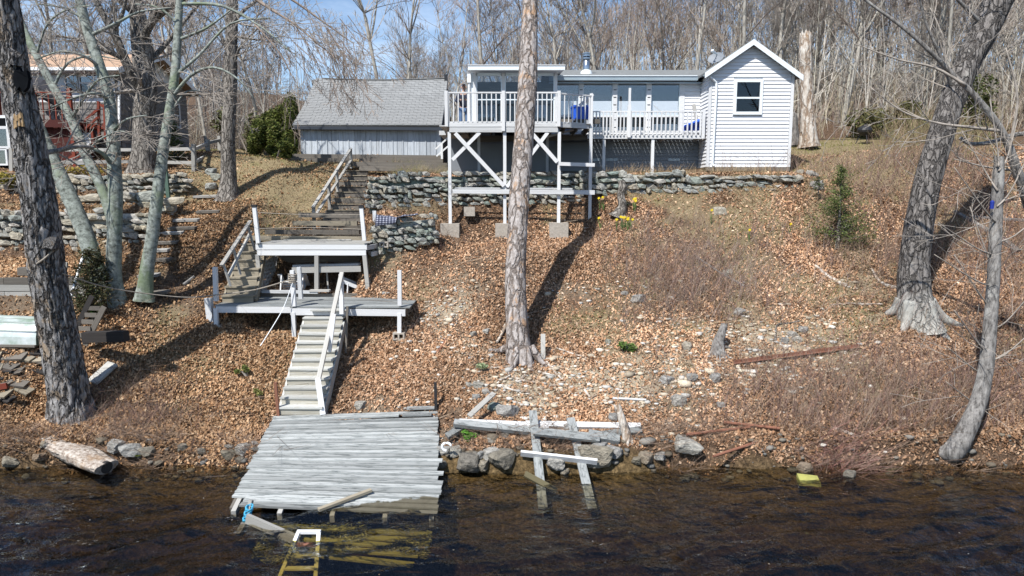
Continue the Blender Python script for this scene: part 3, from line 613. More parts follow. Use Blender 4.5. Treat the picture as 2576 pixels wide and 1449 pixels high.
# dish
d = thing('satellite_dish', 'small grey satellite dish on the roof beside the gable', 'satellite dish', at(1800, 175, 26))
g = G(); c = at(1802, 148, 26)
th = np.linspace(0, 2*math.pi, 17)[:-1]; rr = np.array([.02, .15, .27, .31]); ax = Vector((-.5, -.62, .5)).normalized(); e1 = ax.cross(Vector((0, 0, 1))).normalized(); e2 = ax.cross(e1)
rings = [[tuple(c+(e1*math.cos(t)+e2*math.sin(t)*.8)*r_+ax*(r_*r_*.7)) for t in th] for r_ in rr]
v = np.array(rings).reshape(-1, 3); f = np.array([[i*16+j, i*16+(j+1) % 16, i*16+16+(j+1) % 16, i*16+16+j] for i in range(3) for j in range(16)])
g.add(v, [f]); g.add([tuple(Vector(p)-ax*.015) for p in v], [f[:, ::-1]]); g.build('reflector', MT['skirt'], d)
board('feed_arm', c-e2*.2, c+ax*.38+e1*.05, .03, .03, MT['gutter'], d); board('feed_horn', c+ax*.36, c+ax*.46, .08, .08, MT['pale'], d)
board('mast', c-ax*.02, at(1812, 178, 26.05), .05, .05, MT['gutter'], d)
# ---------------------------------------------------------------- tall white deck
D = thing('deck', 'tall white railed deck on braced posts in front of the sunroom', 'deck', (0, 22.5, 4.6))
dz = 7.82
LX, RX, EX, EY = -2.06, 1.45, 2.55, 22.55
for i in range(22): board('deck_board', (LX-.35 if i > 7 else LX, 22.05+i*.145, dz-.015), ((RX+i*.33 if i < 3 else EX-.02) if i < 11 else -1.2 if i > 14 else EX, 22.05+i*.145, dz-.015), .135, .03, MT['white2'], D)
for x in np.arange(LX+.15, EX, .4): board('joist', (x, 22.06 if x < RX else 22.5, dz-.14), (x, 24.9, dz-.14), .045, .2, MT['timber'], D)
board('rim_board', (LX, 22, dz-.085), (RX, 22, dz-.085), .045, .16, MT['white2'], D); board('rim_board', (LX+.08, 22.01, dz-.25), (RX, 22.01, dz-.25), .045, .165, MT['white2'], D)
board('rim_board', (RX, 22, dz-.09), (EX, EY, dz-.09), .04, .17, MT['white2'], D); board('rim_board', (EX, EY, dz-.09), (EX, 24.9, dz-.09), .04, .17, MT['white2'], D)
board('rim_board', (LX, 22, dz-.1), (LX-.3, 25.2, dz-.1), .04, .17, MT['white2'], D)
rt = 8.70
def rail(par, p, q, n, zb, zt, bal=.033, mat='white', hang=0, low=True):
    p, q = Vector(p), Vector(q)
    board('top_rail', (p.x, p.y, zt), (q.x, q.y, zt), .09, .04, MT[mat], par)
    for i in range(n):
        k = (i+.5)/n; a = p.lerp(q, k); board('baluster', (a.x, a.y-.02, zb-hang), (a.x, a.y-.02, zt-.02), bal, bal, MT[mat], par, wob=.004)
xs = [LX, X3(1510, 300, 22).x, RX]
for a, b_, n in ((xs[0], xs[1], 12), (xs[1], xs[2], 12)): rail(D, (a, 22, 0), (b_, 22, 0), n, dz-.02, rt)
rail(D, (RX, 22, 0), (EX, EY, 0), 8, dz-.02, rt-.02); rail(D, (LX, 22.1, 0), (LX-.3, 25.1, 0), 10, dz, rt)
rail(D, (EX, EY, 0), (EX, 24.0, 0), 7, dz, rt-.02)
for x, y in ((xs[0], 21.97), (xs[1], 21.97), (RX+.02, 21.97), (EX, EY), (LX-.3, 25.1)): board('rail_post', (x, y, dz-.3 if x == xs[1] else dz-.16), (x, y, rt+.05), .1, .09, MT['white'], D)
posts = [(at(1133, 562, 22.06), 1), (at(1270, 562, 22.06), 1), (at(1405, 560, 22.06), 1), (at(1483, 572, EY), 0)]
for p, k in posts:
    board('post', p, (p.x, p.y, dz-.32 if k else dz-.16), .1, .1, MT['white'], D)
    if k: board('footing', (p.x-.3, p.y, p.z-.3), (p.x+.3, p.y, p.z-.3), .5, .6, MT['conc'], D)
    else: board('footing', (p.x-.2, p.y, p.z-.05), (p.x+.2, p.y, p.z-.05), .4, .12, MT['conc'], D); board('footing', (p.x-.18, p.y, p.z-.2), (p.x+.22, p.y, p.z-.2), .4, .16, MT['conc'], D)
for x, y in ((X3(1437, 500, 23.1).x, 23.1), (1.2, 23.6)):
    zf = gz(x, y); board('post', (x, y, min(zf, 5.3)), (x, y, dz-.25), .09, .09, MT['white2'], D)
board('footing', (-1.55, 22.3, 5.0), (-1.2, 22.3, 5.0), .3, .3, MT['conc'], D)
def b2(name, a, b_, Y, w_, h, mat, par, Y2=None):
    return board(name, at(a[0], a[1], Y), at(b_[0], b_[1], Y2 or Y), w_, h, mat, par, (0, -1, 0))
for a, b_ in (((1145, 335), (1268, 468)), ((1338, 335), (1402, 408))): b2('brace', a, b_, 21.98, .12, .04, MT['white'], D)
for a, b_ in (((1207, 333), (1138, 402)), ((1378, 333), (1275, 470))): b2('brace', a, b_, 22.02, .11, .04, MT['white'], D)
b2('cross_beam', (1138, 481), (1496, 484), 21.93, .14, .04, MT['white2'], D); b2('cross_beam', (1145, 473), (1440, 475), 22.12, .05, .05, MT['white2'], D)
b2('cross_beam', (1405, 412), (1496, 415), 21.93, .11, .05, MT['white'], D)
b2('under_brace', (1375, 345), (1460, 322), 23.2, .06, .05, MT['white2'], D); b2('under_beam', (1180, 350), (1480, 345), 24.2, .2, .08, MT['timber'], D)
for a, b_ in (((1096, 375), (1134, 340)), ((1098, 393), (1134, 362))): b2('stair_rail', a, b_, 23.5, .05, .05, MT['white'], D)
b2('stair_post', (1111, 360), (1112, 400), 23.5, .07, .07, MT['white'], D)
# ---------------------------------------------------------------- balcony
Bc = thing('balcony', 'narrow white balcony walkway with slatted railing along the long windows', 'balcony', (4.7, 24.5, 6.3))
by = 24.05; bz = 7.60; bt = at(1500, 281, by).z
n = 37
for i in range(n):
    x = 1.6+i*.138; board('floor_board', (x, by+.05, bz), (x, wy-.06, bz), .116, .03, MT['white2'], Bc)
for x in (2.7, 4.0, 5.3, 6.5): board('joist', (x, by+.05, bz-.09), (x, wy-.06, bz-.09), .045, .14, MT['white2'], Bc)
board('rim_board', (2.6, by, bz-.075), (6.62, by, bz-.075), .04, .13, MT['white'], Bc)
pxp = X3(1886, 400, by).x
rail(Bc, (2.6, by-.02, 0), (pxp, by-.02, 0), 12, bz+.02, bt, .045, hang=.06); rail(Bc, (pxp, by-.02, 0), (6.55, by-.02, 0), 17, bz+.02, bt, .045, hang=.06)
board('bottom_rail', (2.6, by, bz+.10), (6.55, by, bz+.10), .04, .06, MT['white'], Bc)
board('rail_post', (pxp, by-.04, bz-.1), (pxp, by-.04, at(1581, 266, by).z), .11, .1, MT['white'], Bc); board('tall_post', (pxp, by-.05, bt), (pxp, by-.05, at(1581, 222, by).z), .075, .07, MT['white'], Bc)
board('rail_post', (6.58, by-.03, bz-.14), (6.58, by-.03, bt+.06), .1, .09, MT['white'], Bc)
for px in (1518, 1640): p = at(px, 434, by+.06); board('post', (p.x, p.y, p.z-.12), (p.x, p.y, bz-.13), .1, .1, MT['white'], Bc)
# things on the decks
def tub(name, label, c, w_, d_, h, mat, cat):
    t = thing(name, label, cat, c); x, y, z = c
    g = G(); g.prism([(x-w_/2, y, z), (x+w_/2, y, z), (x+w_/2*1.1, y, z+h), (x-w_/2*1.1, y, z+h)], (0, d_, 0)); g.build('body', mat, t)
    board('rim', (x-w_*.58, y+d_/2, z+h), (x+w_*.58, y+d_/2, z+h), d_*1.08, .04, mat, t)
    for k in (-.3, 0, .3): board('rib', (x+k*w_, y-.012, z+.03), (x+k*w_, y-.012, z+h-.04), .05, .02, mat, t)
    for k in (-.35, .35): board('handle', (x+k*w_, y-.02, z+h), (x+k*w_, y-.02, z+h+.06), .1, .03, mat, t)
    return t
a = at(1459, 305, 22.9); tub('storage_bin', 'bright blue plastic bin on the tall deck behind the slanted railing', (a.x, 22.75, dz+.16), .52, .35, .38, MT['blue'], 'bin')
for k in range(3): tag(board('timber_block', (a.x-.62+k*.44, 22.7, dz+.075), (a.x-.25+k*.44, 22.7, dz+.075), .14, .14, MT['timber']), ('leftmost', 'middle', 'rightmost')[k]+' of the dark wood blocks under the blue bin on the deck', 'wood block', 'wood blocks on the deck')
tag(board('loose_plank', (a.x-.02, 22.9, dz+.6), (a.x+.42, 22.95, dz+.98), .1, .04, MT['white2'], None, (0, -1, 0)), 'pale plank slanting up behind the blue bin on the deck', 'plank')
a = at(1738, 335, 24.5)
k = thing('kayak', 'blue plastic kayak end lying on the balcony next to the gabled room', 'kayak', (a.x, 24.4, bz))
st = [(-.38, .04, .10, .05), (-.3, .07, .15, .13), (-.1, .10, .19, .17), (.1, .15, .22, .19), (.3, .20, .24, .2)]
ring = []
for s, zc_, h_, w_ in st: ring.append([(a.x+s*.85, 24.42+w_*math.cos(t), bz+.16+zc_*1.0+h_*.9*math.sin(t)) for t in np.linspace(0, 2*math.pi, 13)[:-1]])
v = np.array(ring).reshape(-1, 3); f = np.array([[i*12+j, i*12+(j+1) % 12, i*12+12+(j+1) % 12, i*12+12+j] for i in range(4) for j in range(12)])
g = G(); g.add(v, [f]); g.poly(ring[0][::-1]); g.poly(ring[-1]); g.build('hull', MT['blue'], k)
board('stripe', (a.x-.3, 24.24, bz+.2), (a.x+.26, 24.21, bz+.38), .02, .1, MT['navy'], k)
board('keel_strip', (a.x-.15, 24.25, bz+.05), (a.x+.26, 24.22, bz+.16), .03, .04, MT['white'], k)
tag(b2('paddle_board', (1757, 325), (1745, 262), 24.7, .13, .03, MT['grey'], None), 'grey weathered board leaning upright in the balcony corner above the kayak', 'board')
# ---------------------------------------------------------------- barn
Bn = thing('barn', 'weathered silver board barn with a wide sagging grey shingle roof', 'barn', (-5.5, 28, 7))
bx0, bx1, byf = -8.3, -2.74, 27.0
def roofp(x, s): # s 0 eave..1 ridge
    sag = -.07*math.sin(math.pi*min(max((x-bx0)/(bx1-bx0), 0), 1))
    return Vector((x+(.20 if x < -8 else 0)*s, 26.72+2.78*s, 8.2+2.2*s+sag*s-.10*math.sin(math.pi*s)))
G().box((bx0+.1, byf+.03, 6.6), (bx1-.02, 32, 8.3)).build('wall', MT['barnd'], Bn)
x = bx0+.1; i = 0
while x < bx1-.1:
    w_ = RS.uniform(.15, .27); x2 = min(x+w_, bx1)
    board('wall_plank', ((x+x2)/2, byf+.0+RS.uniform(-.008, .008), 6.92), ((x+x2)/2, byf+.0, 8.3), x2-x-.012, .04, MT['barn'], Bn, (0, -1, 0))
    if i % 2 == 0: board('batten', (x2-.005, byf-.03, 6.95), (x2-.005, byf-.03, 8.3), .035, .03, MT['barn'], Bn, (0, -1, 0))
    x = x2; i += 1
board('eave_board', (bx0-.05, 26.74, 8.11), (bx1+.05, 26.74, 8.06), .04, .12, MT['barnd'], Bn)
board('corner_board', (bx1+.02, byf-.02, 6.9), (bx1+.02, byf-.02, 8.2), .07, .06, MT['barnd'], Bn)
xs_ = np.linspace(bx0-.12, bx1+.06, 12); g = G()
V = []; FF = []
for s in np.linspace(0, 1, 6):
    for x in xs_: p = roofp(x, s); V.append((p.x, p.y, p.z-.03))
FF = [[r*12+j, r*12+j+1, r*12+13+j, r*12+12+j] for r in range(5) for j in range(11)]
g.add(V, [np.array(FF)]); g.add([(x, y, z-.1) for x, y, z in V], [np.array(FF)[:, ::-1]])
g.prism([(bx0-.1, 29.5, 10.35), (bx0-.1, 32.3, 8.2), (bx0-.1, 32.3, 8.1), (bx0-.1, 29.5, 10.2)], (bx1-bx0+.1, 0, 0))
g.build('roof', MT['shingle'], Bn)
for xx in (bx0+.12, bx1-.02): G().prism([(xx, 27.05, 8.1), (xx, 29.5, 10.2), (xx, 31.9, 8.1)], (-.04 if xx < -5 else .0401, 0, 0)).build('gable_end', MT['barnd'], Bn)
rows = 27; cnt = 0; gs = G()
for r in range(rows):
    s0, s1 = r/rows, (r+1.12)/rows; x = bx0-.12-(r % 2)*.15
    while x < bx1:
        xa, xb = max(x, bx0-.12), min(x+.3, bx1+.05); x += .303
        if xb-xa < .04: continue
        p0, p1 = roofp((xa+xb)/2, s0), roofp((xa+xb)/2, s1); up = (p1-p0).cross(Vector((1, 0, 0)))
        up = up if up.z > 0 else -up
        nn = up.normalized(); lift = .012+RS.uniform(0, .006)
        p0 = p0+nn*lift; p1 = p1+nn*.004
        if cnt < 300: board('shingle', p0, p1, xb-xa-.008, .012, MT['shingle'], Bn, nn)
        else: gs.beam(p0, p1, xb-xa-.008, .012, nn)
        cnt += 1
o = gs.build('shingle_field', MT['shingle'], Bn); o['kind'] = 'stuff'
for i in range(8):
    a = roofp(bx0+.2+i*.66, 1); b_ = roofp(bx0+.2+(i+1)*.66+.02, 1); board('ridge_cap', a+Vector((0, .02, .02)), b_+Vector((0, .02, .025)), .18, .025, MT['shingle'], Bn)
board('vent_stack', (bx1-.02, 29.4, 10.2), (bx1-.02, 29.4, 10.55), .12, .12, MT['blackm'], Bn)
b2('bracket', (1246, 390), (1266, 392), 26.9, .04, .05, MT['blackm'], Bn) if False else None
Tb = thing('timber_edging', 'stacked dark timbers edging the terrace along the foot of the barn', 'timber edging', (-5.5, 26.3, 6.5))
for p, q, Y in (((738, 394), (1108, 398), 26.5), ((735, 404), (880, 405), 26.35), ((905, 401), (1115, 404), 26.3)): b2('timber', p, q, Y, .2, .2, MT['timber'], Tb)
for p, q, Y in (((870, 413), (1125, 416), 25.7), ((905, 424), (1125, 427), 25.4)): b2('timber', p, q, Y, .17, .2, MT['timber'], Tb)
# ---------------------------------------------------------------- upper timber steps
U = thing('timber_steps', 'timber steps filled with dead leaves climbing to the barn terrace', 'steps', (-5.5, 23.5, 5.2))
n = 11
for i in range(n):
    k = i/(n-1); y = 21.4+k*4.0; z = 4.42+k*2.0; xl = -6.1-.06*k; xr = -4.72-.55*k
    board('riser_timber', (xl, y, z-.08), (xr, y, z-.08), .12, .17, MT['timber'], U, wob=.02)
    board('tread_edge', (xl+.05, y-.03, z+.012), (xr-.04, y-.03, z+.012), .11, .025, MT['tan'], U, wob=.01)
pr = [at(787, 522, 21.3), at(883, 373, 25.7)]
board('hand_rail', pr[0], pr[1], .1, .05, MT['grey'], U); lo = Vector((0, 0, -.42)); board('rail', pr[0]+lo+Vector((0, .1, .12)), pr[1]+lo, .09, .04, MT['grey'], U)
for k in (0.01, .37, .58, .985):
    p = pr[0].lerp(pr[1], k); zb = T(p.x+.1, p.y) if k else 4.3
    board('rail_post', (p.x, p.y+.03, p.z-(.95 if k < .9 else .7)), (p.x, p.y+.03, p.z), .09, .09, MT['grey'], U)
py0 = 1; L3 = thing('timber_edging', 'three broad tan timbers stepped in leaves behind the landing', 'timber edging', (-5.5, 20.8, 4.2))
for p, q, Y in (((752, 541), (905, 543), 21.2), ((738, 560), (900, 560), 20.95), ((668, 583), (905, 584), 20.9), ((590, 600), (945, 602), 20.75)):
    a, b_ = at(p[0], p[1], Y), at(q[0], q[1], Y); board('timber', a, b_, .16, .14, MT['timber' if py0 % 2 else 'tan'], L3, wob=.02); py0 += 1; 
# ---------------------------------------------------------------- landing deck
LD = thing('deck', 'weathered upper landing deck with white fascia and black capped posts', 'deck', (-5.6, 19.6, 2.7))
lz = 4.17; lx0, lx1, ly0, ly1 = -7.14, -4.09, 19.1, 20.55
for i in range(10): board('deck_board', (lx0-.02, ly0+.05+i*.147, lz-.015), (lx1+.03, ly0+.05+i*.147, lz-.015), .138, .03, MT['grey'], LD, wob=.005)
board('loose_board', (-6.75, 20.2, lz+.02), (-4.75, 20.25, lz+.03), .14, .03, MT['grey'], LD)
board('fascia', (lx0-.03, ly0, lz-.10), (lx1+.03, ly0, lz-.10), .04, .15, MT['white'], LD); board('fascia', (lx0, ly0+.01, lz-.265), (lx1, ly0+.01, lz-.265), .04, .145, MT['white'], LD)
board('fascia', (lx1, ly0, lz-.13), (lx1+.25, ly1, lz-.13), .04, .13, MT['white2'], LD); board('fascia', (lx0, ly0, lz-.13), (lx0, ly1, lz-.13), .04, .15, MT['white2'], LD)
board('fascia', (lx1+.1, ly0+.3, lz-.33), (lx1+.25, ly1, lz-.33), .04, .13, MT['white2'], LD)
for i in range(6): board('joist', (lx0+.2+i*.55, ly0+.04, lz-.13), (lx0+.2+i*.55, ly1, lz-.13), .05, .17, MT['timber'], LD)
zb = 2.72
for (a, b_), Y, zt, cap in ((((640, 520), (650, 612)), 19.05, 0, 1), (((909, 522), (917, 605)), 19.05, 0, 1), (((942, 530), (944, 605)), 20.5, 0, 0)):
    p, q = at(a[0], a[1], Y), at(b_[0], b_[1], Y); o = board('rail_post', q, p, .1, .1, MT['white'], LD)
    if cap: board('post_cap', p-Vector((0, 0, .01)), p+Vector((0, 0, .06)), .13, .13, MT['blackm'], LD)
for a, b_, Y in (((648, 640), (657, 735), 19.15), ((797, 640), (797, 727), 19.15), ((917, 640), (926, 730), 19.15), ((945, 620), (943, 660), 20.5)):
    board('leg', at(a[0], a[1], Y), at(b_[0], b_[1], Y), .11, .11, MT['grey'], LD)
b2('cross_beam', (735, 680), (908, 676), 19.2, .16, .05, MT['grey'], LD); b2('shelf', (740, 668), (905, 664), 19.6, .06, .3, MT['white2'], LD)
b2('pole', (820, 662), (826, 728), 19.6, .04, .04, MT['grey'], LD)
g = G()
for k in range(9):
    for s in (1, -1):
        y0 = ly0+.1+k*.12; g.beam((lx0+.03+.008*s, y0 if s > 0 else y0+.5, 2.8), (lx0+.03+.008*s, y0+.5 if s > 0 else y0, 3.75), .03, .008, (1, 0, 0))
g.build('lattice', MT['white2'], LD)
G().box((lx0+.1, ly1+.1, 3.3), (lx1, ly1+.15, 4.0)).build('back_board', MT['timber'], LD)
g = G()
for y, zz in ((19.25, lz+.55), (19.25, lz+.15)): g.tube([at(650, 575 if zz < 4.5 else 535, 19.05)+Vector((0, 0, 0)), at(780, 572, 19.05) if zz < 4.5 else at(780, 541, 19.05), at(914, 577 if zz < 4.5 else 540, 19.05)], .009, 4)
tag(g.build('rope', MT['rope']), 'thin grey ropes strung between the black capped posts of the upper landing', 'rope')
# ---------------------------------------------------------------- left stair
def stair(par, p0, p1, w0, w1, n, mt, mr, string=True, t=.04, run=.28):
    """p0, p1: centre of first and last nosing; treads across x"""
    p0, p1 = Vector(p0), Vector(p1); rise = (p1.z-p0.z)/n
    for i in range(n+1):
        k = i/n; c = p0.lerp(p1, k); w_ = w0+(w1-w0)*k
        board('tread', (c.x-w_/2, c.y+run/2-.04, c.z-t/2), (c.x+w_/2, c.y+run/2-.04, c.z-t/2), run, t, mt, par, wob=.008)
        board('riser', (c.x-w_/2+.02, c.y, c.z-t-rise/2+.02), (c.x+w_/2-.02, c.y, c.z-t-rise/2+.02), .025, max(rise-t+.02, .05), mr, par)
    if string:
        for s in (-1, 1):
            dn = Vector((0, .12, -.2)); a, b_ = p0+Vector((s*w0/2, 0, 0))+dn, p1+Vector((s*w1/2, 0, 0))+dn
            board('stringer', a, b_, .05, .26, mt, par)
SL = thing('stair', 'short tan wooden stair from the lower deck up beside the landing', 'stair', (-7.4, 18.5, 2.7))
stair(SL, (-7.28, 17.95, 2.86), (-7.50, 19.75, 4.12), .86, .66, 6, MT['tan'], MT['tan'])
ra, rb = at(557, 668, 17.75), at(630, 556, 19.8)
board('hand_rail', ra, rb, .1, .05, MT['grey'], SL); board('rail', ra+Vector((.08, .2, -.3)), rb+Vector((0, 0, -.3)), .08, .04, MT['grey'], SL)
for k, dl in ((.05, .62), (.38, .75), (.9, .72)):
    p = ra.lerp(rb, k); board('rail_post', p, p+Vector((.12, .1, -dl)), .07, .05, MT['grey'], SL)
# ---------------------------------------------------------------- lower deck
MD = thing('deck', 'long low grey deck with white fascia and a row of stub posts', 'deck', (-5.2, 18, 1.9))
mz = 2.67; my0, my1 = 17.2, 19.0; mx0, mx1, mxs = -7.66, -2.72, -5.62
for i in range(13):
    y = my0+.07+i*.142; x0 = mx0 if i > 1 else mxs
    board('deck_board', (x0-.04, y, mz-.015), (mx1+.12, y, mz-.015) if i < 10 else (mx1-.1*(i-9), y, mz-.015), .134, .03, MT['dock'], MD, wob=.006)
board('fascia', (mxs-.03, my0-.01, mz-.12), (mx1, my0-.01, mz-.15), .04, .17, MT['white'], MD); board('fascia', (mx0, my0+.28, mz-.11), (mxs+.1, my0+.28, mz-.12), .04, .16, MT['white'], MD)
board('fascia', (mx1, my0, mz-.13), (mx1+.02, my1, mz-.12), .04, .18, MT['timber'], MD)
for i in range(9): board('joist', (mx0+.15+i*.6, my0+.3, mz-.13), (mx0+.15+i*.6, my1, mz-.13), .05, .17, MT['timber'], MD)
for (tx, ty), (bx_, by_), Y, m in (((541, 672), (544, 757), 17.45, 'white'), ((735, 680), (740, 770), 17.22, 'white'), ((752, 672), (757, 752), 17.9, 'white2'), ((1005, 680), (1006, 768), 17.22, 'white')):
    p, q = at(tx, ty, Y), at(bx_, by_, Y); board('rail_post', p, q, .1, .1, MT[m], MD)
for (tx, ty), (bx_, by_), Y in (((543, 775), (545, 822), 17.45), ((738, 785), (741, 846), 17.2), ((1005, 788), (1005, 838), 17.2)):
    p, q = at(tx, ty, Y), at(bx_, by_, Y); board('leg', p, q, .1, .1, MT['white'], MD)
board('plinth', at(524, 750, 17.6), at(532, 818, 17.6), .16, .16, MT['white2'], MD)
board('back_sill', (mx0+.6, my1+.05, mz+.03), (-3.7, my1+.05, mz+.03), .12, .12, MT['timber'], MD)
b2('edging_board', (660, 733), (800, 735), 18.95, .08, .1, MT['white2'], MD); b2('edging_board', (962, 737), (1090, 738), 18.9, .06, .1, MT['grey'], MD); b2('base_plate', (780, 731), (830, 731), 18.98, .05, .2, MT['grey'], MD)
def block(label, c, s=(.4, .2, .2)):
    t = thing('cinder_block', label, 'cinder block', c); x, y, z = c; g = G(); a, b_, h = s
    for p0, p1 in (((x-a/2, y-b_/2, z), (x+a/2, y+b_/2, z+.035)), ((x-a/2, y-b_/2, z+h-.035), (x+a/2, y+b_/2, z+h)), ((x-a/2, y-b_/2, z+.035), (x-a/2+.04, y+b_/2, z+h-.035)), ((x+a/2-.04, y-b_/2, z+.035), (x+a/2, y+b_/2, z+h-.035)), ((x-.02, y-b_/2, z+.035), (x+.02, y+b_/2, z+h-.035))): g.box(p0, p1)
    g.build('body', MT['conc'], t); return t
c = at(544, 829, 17.45); block('cinder block under the left end post of the lower deck', (c.x, c.y, c.z-.08), (.28, .2, .2))
c = at(1004, 846, 17.2); block('cinder block under the right end post of the lower deck', (c.x, c.y, c.z-.08), (.3, .2, .18))
c = at(1160, 747, 19.8); c = at(1395*.0+1158, 743, 19.9)
block('cinder block among the stones at the end of the short mossy wall', tuple(at(1157-190+0, 622, 19.75)), (.26, .2, .16))
# rope coil, lines
g = G()
for k in range(5):
    p = at(736, 690+k*5, 17.2); g.tube([(p.x+.10*math.cos(t), p.y+.10*math.sin(t), p.z+.01*math.sin(2*t+k)) for t in np.linspace(0, 2*math.pi, 17)], .018, 6, False)
tag(g.build('rope_coil', MT['rope']), 'coiled grey rope wrapped round the middle stub post of the lower deck', 'rope')
pts = smoothpath([at(157, 688, 14.3), at(250, 718, 15.2), at(347, 736, 16.2), at(466, 748, 17.0), at(540, 742, 17.36), at(640, 729, 17.3), at(735, 702, 17.12)], 8)
tag(G().tube(pts, .014, 5).build('mooring_rope', MT['rope']), 'slack rope running from the broken dead trunk to the lower deck posts', 'rope')
pts = smoothpath([at(736, 712, 17.1), at(715, 770, 17.0), at(690, 815, 16.6), at(655, 870, 16.1)], 8)
tag(G().tube(pts, .010, 5).build('cord', MT['blind']), 'thin white cord trailing from the middle post down onto the leaves', 'cord')
# chairs under the landing
def adirondack(label, c, rz, fold):
    t = thing('wooden_chair', label, 'chair', c); M_ = Matrix.Translation(Vector(c)) @ Matrix.Rotation(rz, 4, 'Z') @ Matrix.Rotation(fold, 4, 'X')
    P = lambda x, y, z: M_ @ Vector((x, y, z)); up = (M_.to_3x3() @ Vector((0, 0, 1)))
    for k in range(5): board('seat_slat', P(-.28, -.25+k*.11, .32-.03*k), P(.28, -.25+k*.11, .32-.03*k), .09, .02, MT['white'], t, up)
    for k in range(5): board('back_slat', P(-.22+k*.11, .22, .2), P(-.26+k*.13, .62, .95+.05*(2-abs(k-2))), .095, .02, MT['white'], t, M_.to_3x3() @ Vector((0, -1, .4)))
    for s in (-1, 1):
        board('leg', P(s*.3, -.3, 0), P(s*.3, -.3, .5), .03, .1, MT['white'], t); board('arm', P(s*.34, -.36, .52), P(s*.34, .4, .52), .12, .025, MT['white'], t, up); board('rear_leg', P(s*.27, -.3, .33), P(s*.27, .62, 0), .03, .12, MT['white'], t)
    board('back_brace', P(-.25, .5, .62), P(.25, .5, .62), .02, .06, MT['white'], t)
    return t
p = at(738, 722, 19.6); adirondack('white slatted garden chair tipped back in leaves behind the roped posts', (p.x, 19.55, 2.62), .15, -.55)
p = at(880, 735, 19.4); adirondack('white slatted garden chair lying collapsed under the landing near its right leg', (p.x+.1, 19.65, 2.6), 1.75, -1.15)
# plaid blanket
p = at(945, 572, 19.95); q = at(1055, 553, 20.3); m, nt, b = newmat('plaid_cloth')
tc = nt.nodes.new('ShaderNodeTexCoord').outputs['Object']; sx = nd(nt, 'SeparateXYZ', {0: tc})
def stripe(s): return nd(nt, 'Math', {0: nd(nt, 'Math', {0: nd(nt, 'Math', {0: s, 1: 11.0}, operation='MULTIPLY').outputs[0]}, operation='FRACT').outputs[0], 1: .68}, operation='GREATER_THAN').outputs[0]
k1 = nd(nt, 'Math', {0: stripe(sx.outputs[0]), 1: stripe(nd(nt, 'Math', {0: sx.outputs[1], 1: sx.outputs[2]}, operation='ADD').outputs[0])}, operation='ADD').outputs[0]
nt.links.new(ramp(nt, nd(nt, 'Math', {0: k1, 1: .5}, operation='MULTIPLY').outputs[0], [(0, (.025, .028, .05)), (.5, (.10, .11, .16)), (1, (.42, .43, .48))]), b.inputs['Base Color']); b.inputs['Roughness'].default_value = .95
nu, nv = 30, 8; g = G(); v = []
for i in range(nu):
    for j in range(nv):
        u, vv = i/(nu-1), j/(nv-1); x = p.x+(q.x-p.x)*u; y = 19.85+vv*.55*(1-.7*u); zz = 4.82+.1*u+.12*(1-u)*math.sin(u*7+1)*.5+.07*math.sin(u*19+vv*3)*(.5-abs(vv-.5))-(.32*(1-u)*max(0, .25-vv)/.25 if u < .5 else 0)+.04
        v.append((x, y, zz))
f = np.array([[i*nv+j, (i+1)*nv+j, (i+1)*nv+j+1, i*nv+j+1] for i in range(nu-1) for j in range(nv-1)])
g.add(v, [f]); o = g.build('plaid_blanket', m, smooth=True); tag(o, 'dark blue plaid blanket spread along the top of the short stone wall', 'blanket')
sm = o.modifiers.new('thick', 'SOLIDIFY'); sm.thickness = .02
# ---------------------------------------------------------------- lower stair
LS = thing('stair', 'long steep weathered stair down from the lower deck to the dock', 'stair', (-4.7, 16, .6))
stair(LS, (-4.72, 14.75, .80), (-4.77, 17.0, 2.44), 1.0, 1.02, 10, MT['step'], MT['riser'], run=.25)
board('tread', (-5.1, 17.15, 2.60), (-4.15, 17.1, 2.62), .2, .04, MT['step'], LS)
ra, rb = at(801, 955, 15.1), at(860, 686, 17.1)
board('hand_rail', ra, rb, .1, .06, MT['grey'], LS)
board('rail_post', at(812, 1044, 14.72), at(799, 952, 15.1), .11, .08, MT['white'], LS); board('rail_post', at(860, 790, 17.0), at(858, 690, 17.08), .1, .1, MT['white'], LS); board('rail_post', at(828, 885, 15.85), at(840, 790, 15.9), .1, .06, MT['white'], LS)
tag(b2('plank', (600*.0+870, 888), (874, 770), 16.7, .05, .05, MT['timber'], None), 'thin dark prop standing in the shade beside the long stair', 'prop')
# ---------------------------------------------------------------- dock
DK = thing('dock', 'square weathered grey plank dock sloping down into the brown water', 'dock', (-3.2, 13, 0))
bl, br, fl, fr = Vector((-5.29, 14.7, .60)), Vector((-1.66, 14.88, .68)), Vector((-4.93, 11.32, .085)), Vector((-1.27, 11.18, -.02))
n = 25
for i in range(n):
    k = (i+.5)/n; a = bl.lerp(fl, k); b_ = br.lerp(fr, k)
    a.x += RS.uniform(-.03, .03); b_.x += RS.choice((0, 0, 0, .06, .1))*(k > .4)+RS.uniform(-.02, .02)
    if k > .93: a.x += .2
    if i < 2: b_.x -= .85*(i == 1)
    board('dock_board', a, b_, .131, .035, MT['dockb'], DK, wob=.006)
for x, y, z, L_ in ((-2.05, 14.86, .74, .62), (-2.1, 14.62, .66, .64)): board('loose_board', (x-L_/2, y, z), (x+L_/2, y+.02, z+.01), .15, .035, MT['dock'], DK)
for k in (.03, .25, .5, .75, .97):
    a = bl.lerp(br, k)+Vector((0, 0, -.1)); b_ = fl.lerp(fr, k)+Vector((0, -.1, -.1)); board('joist', a, b_, .08, .14, MT['grey'], DK)
for k, y in ((0, .0), (1, 0)): board('side_beam', bl.lerp(br, k)+Vector((.03-.06*k, 0, -.1)), fl.lerp(fr, k)+Vector((.03-.06*k, 0, -.1)), .05, .16, MT['timber'], DK)
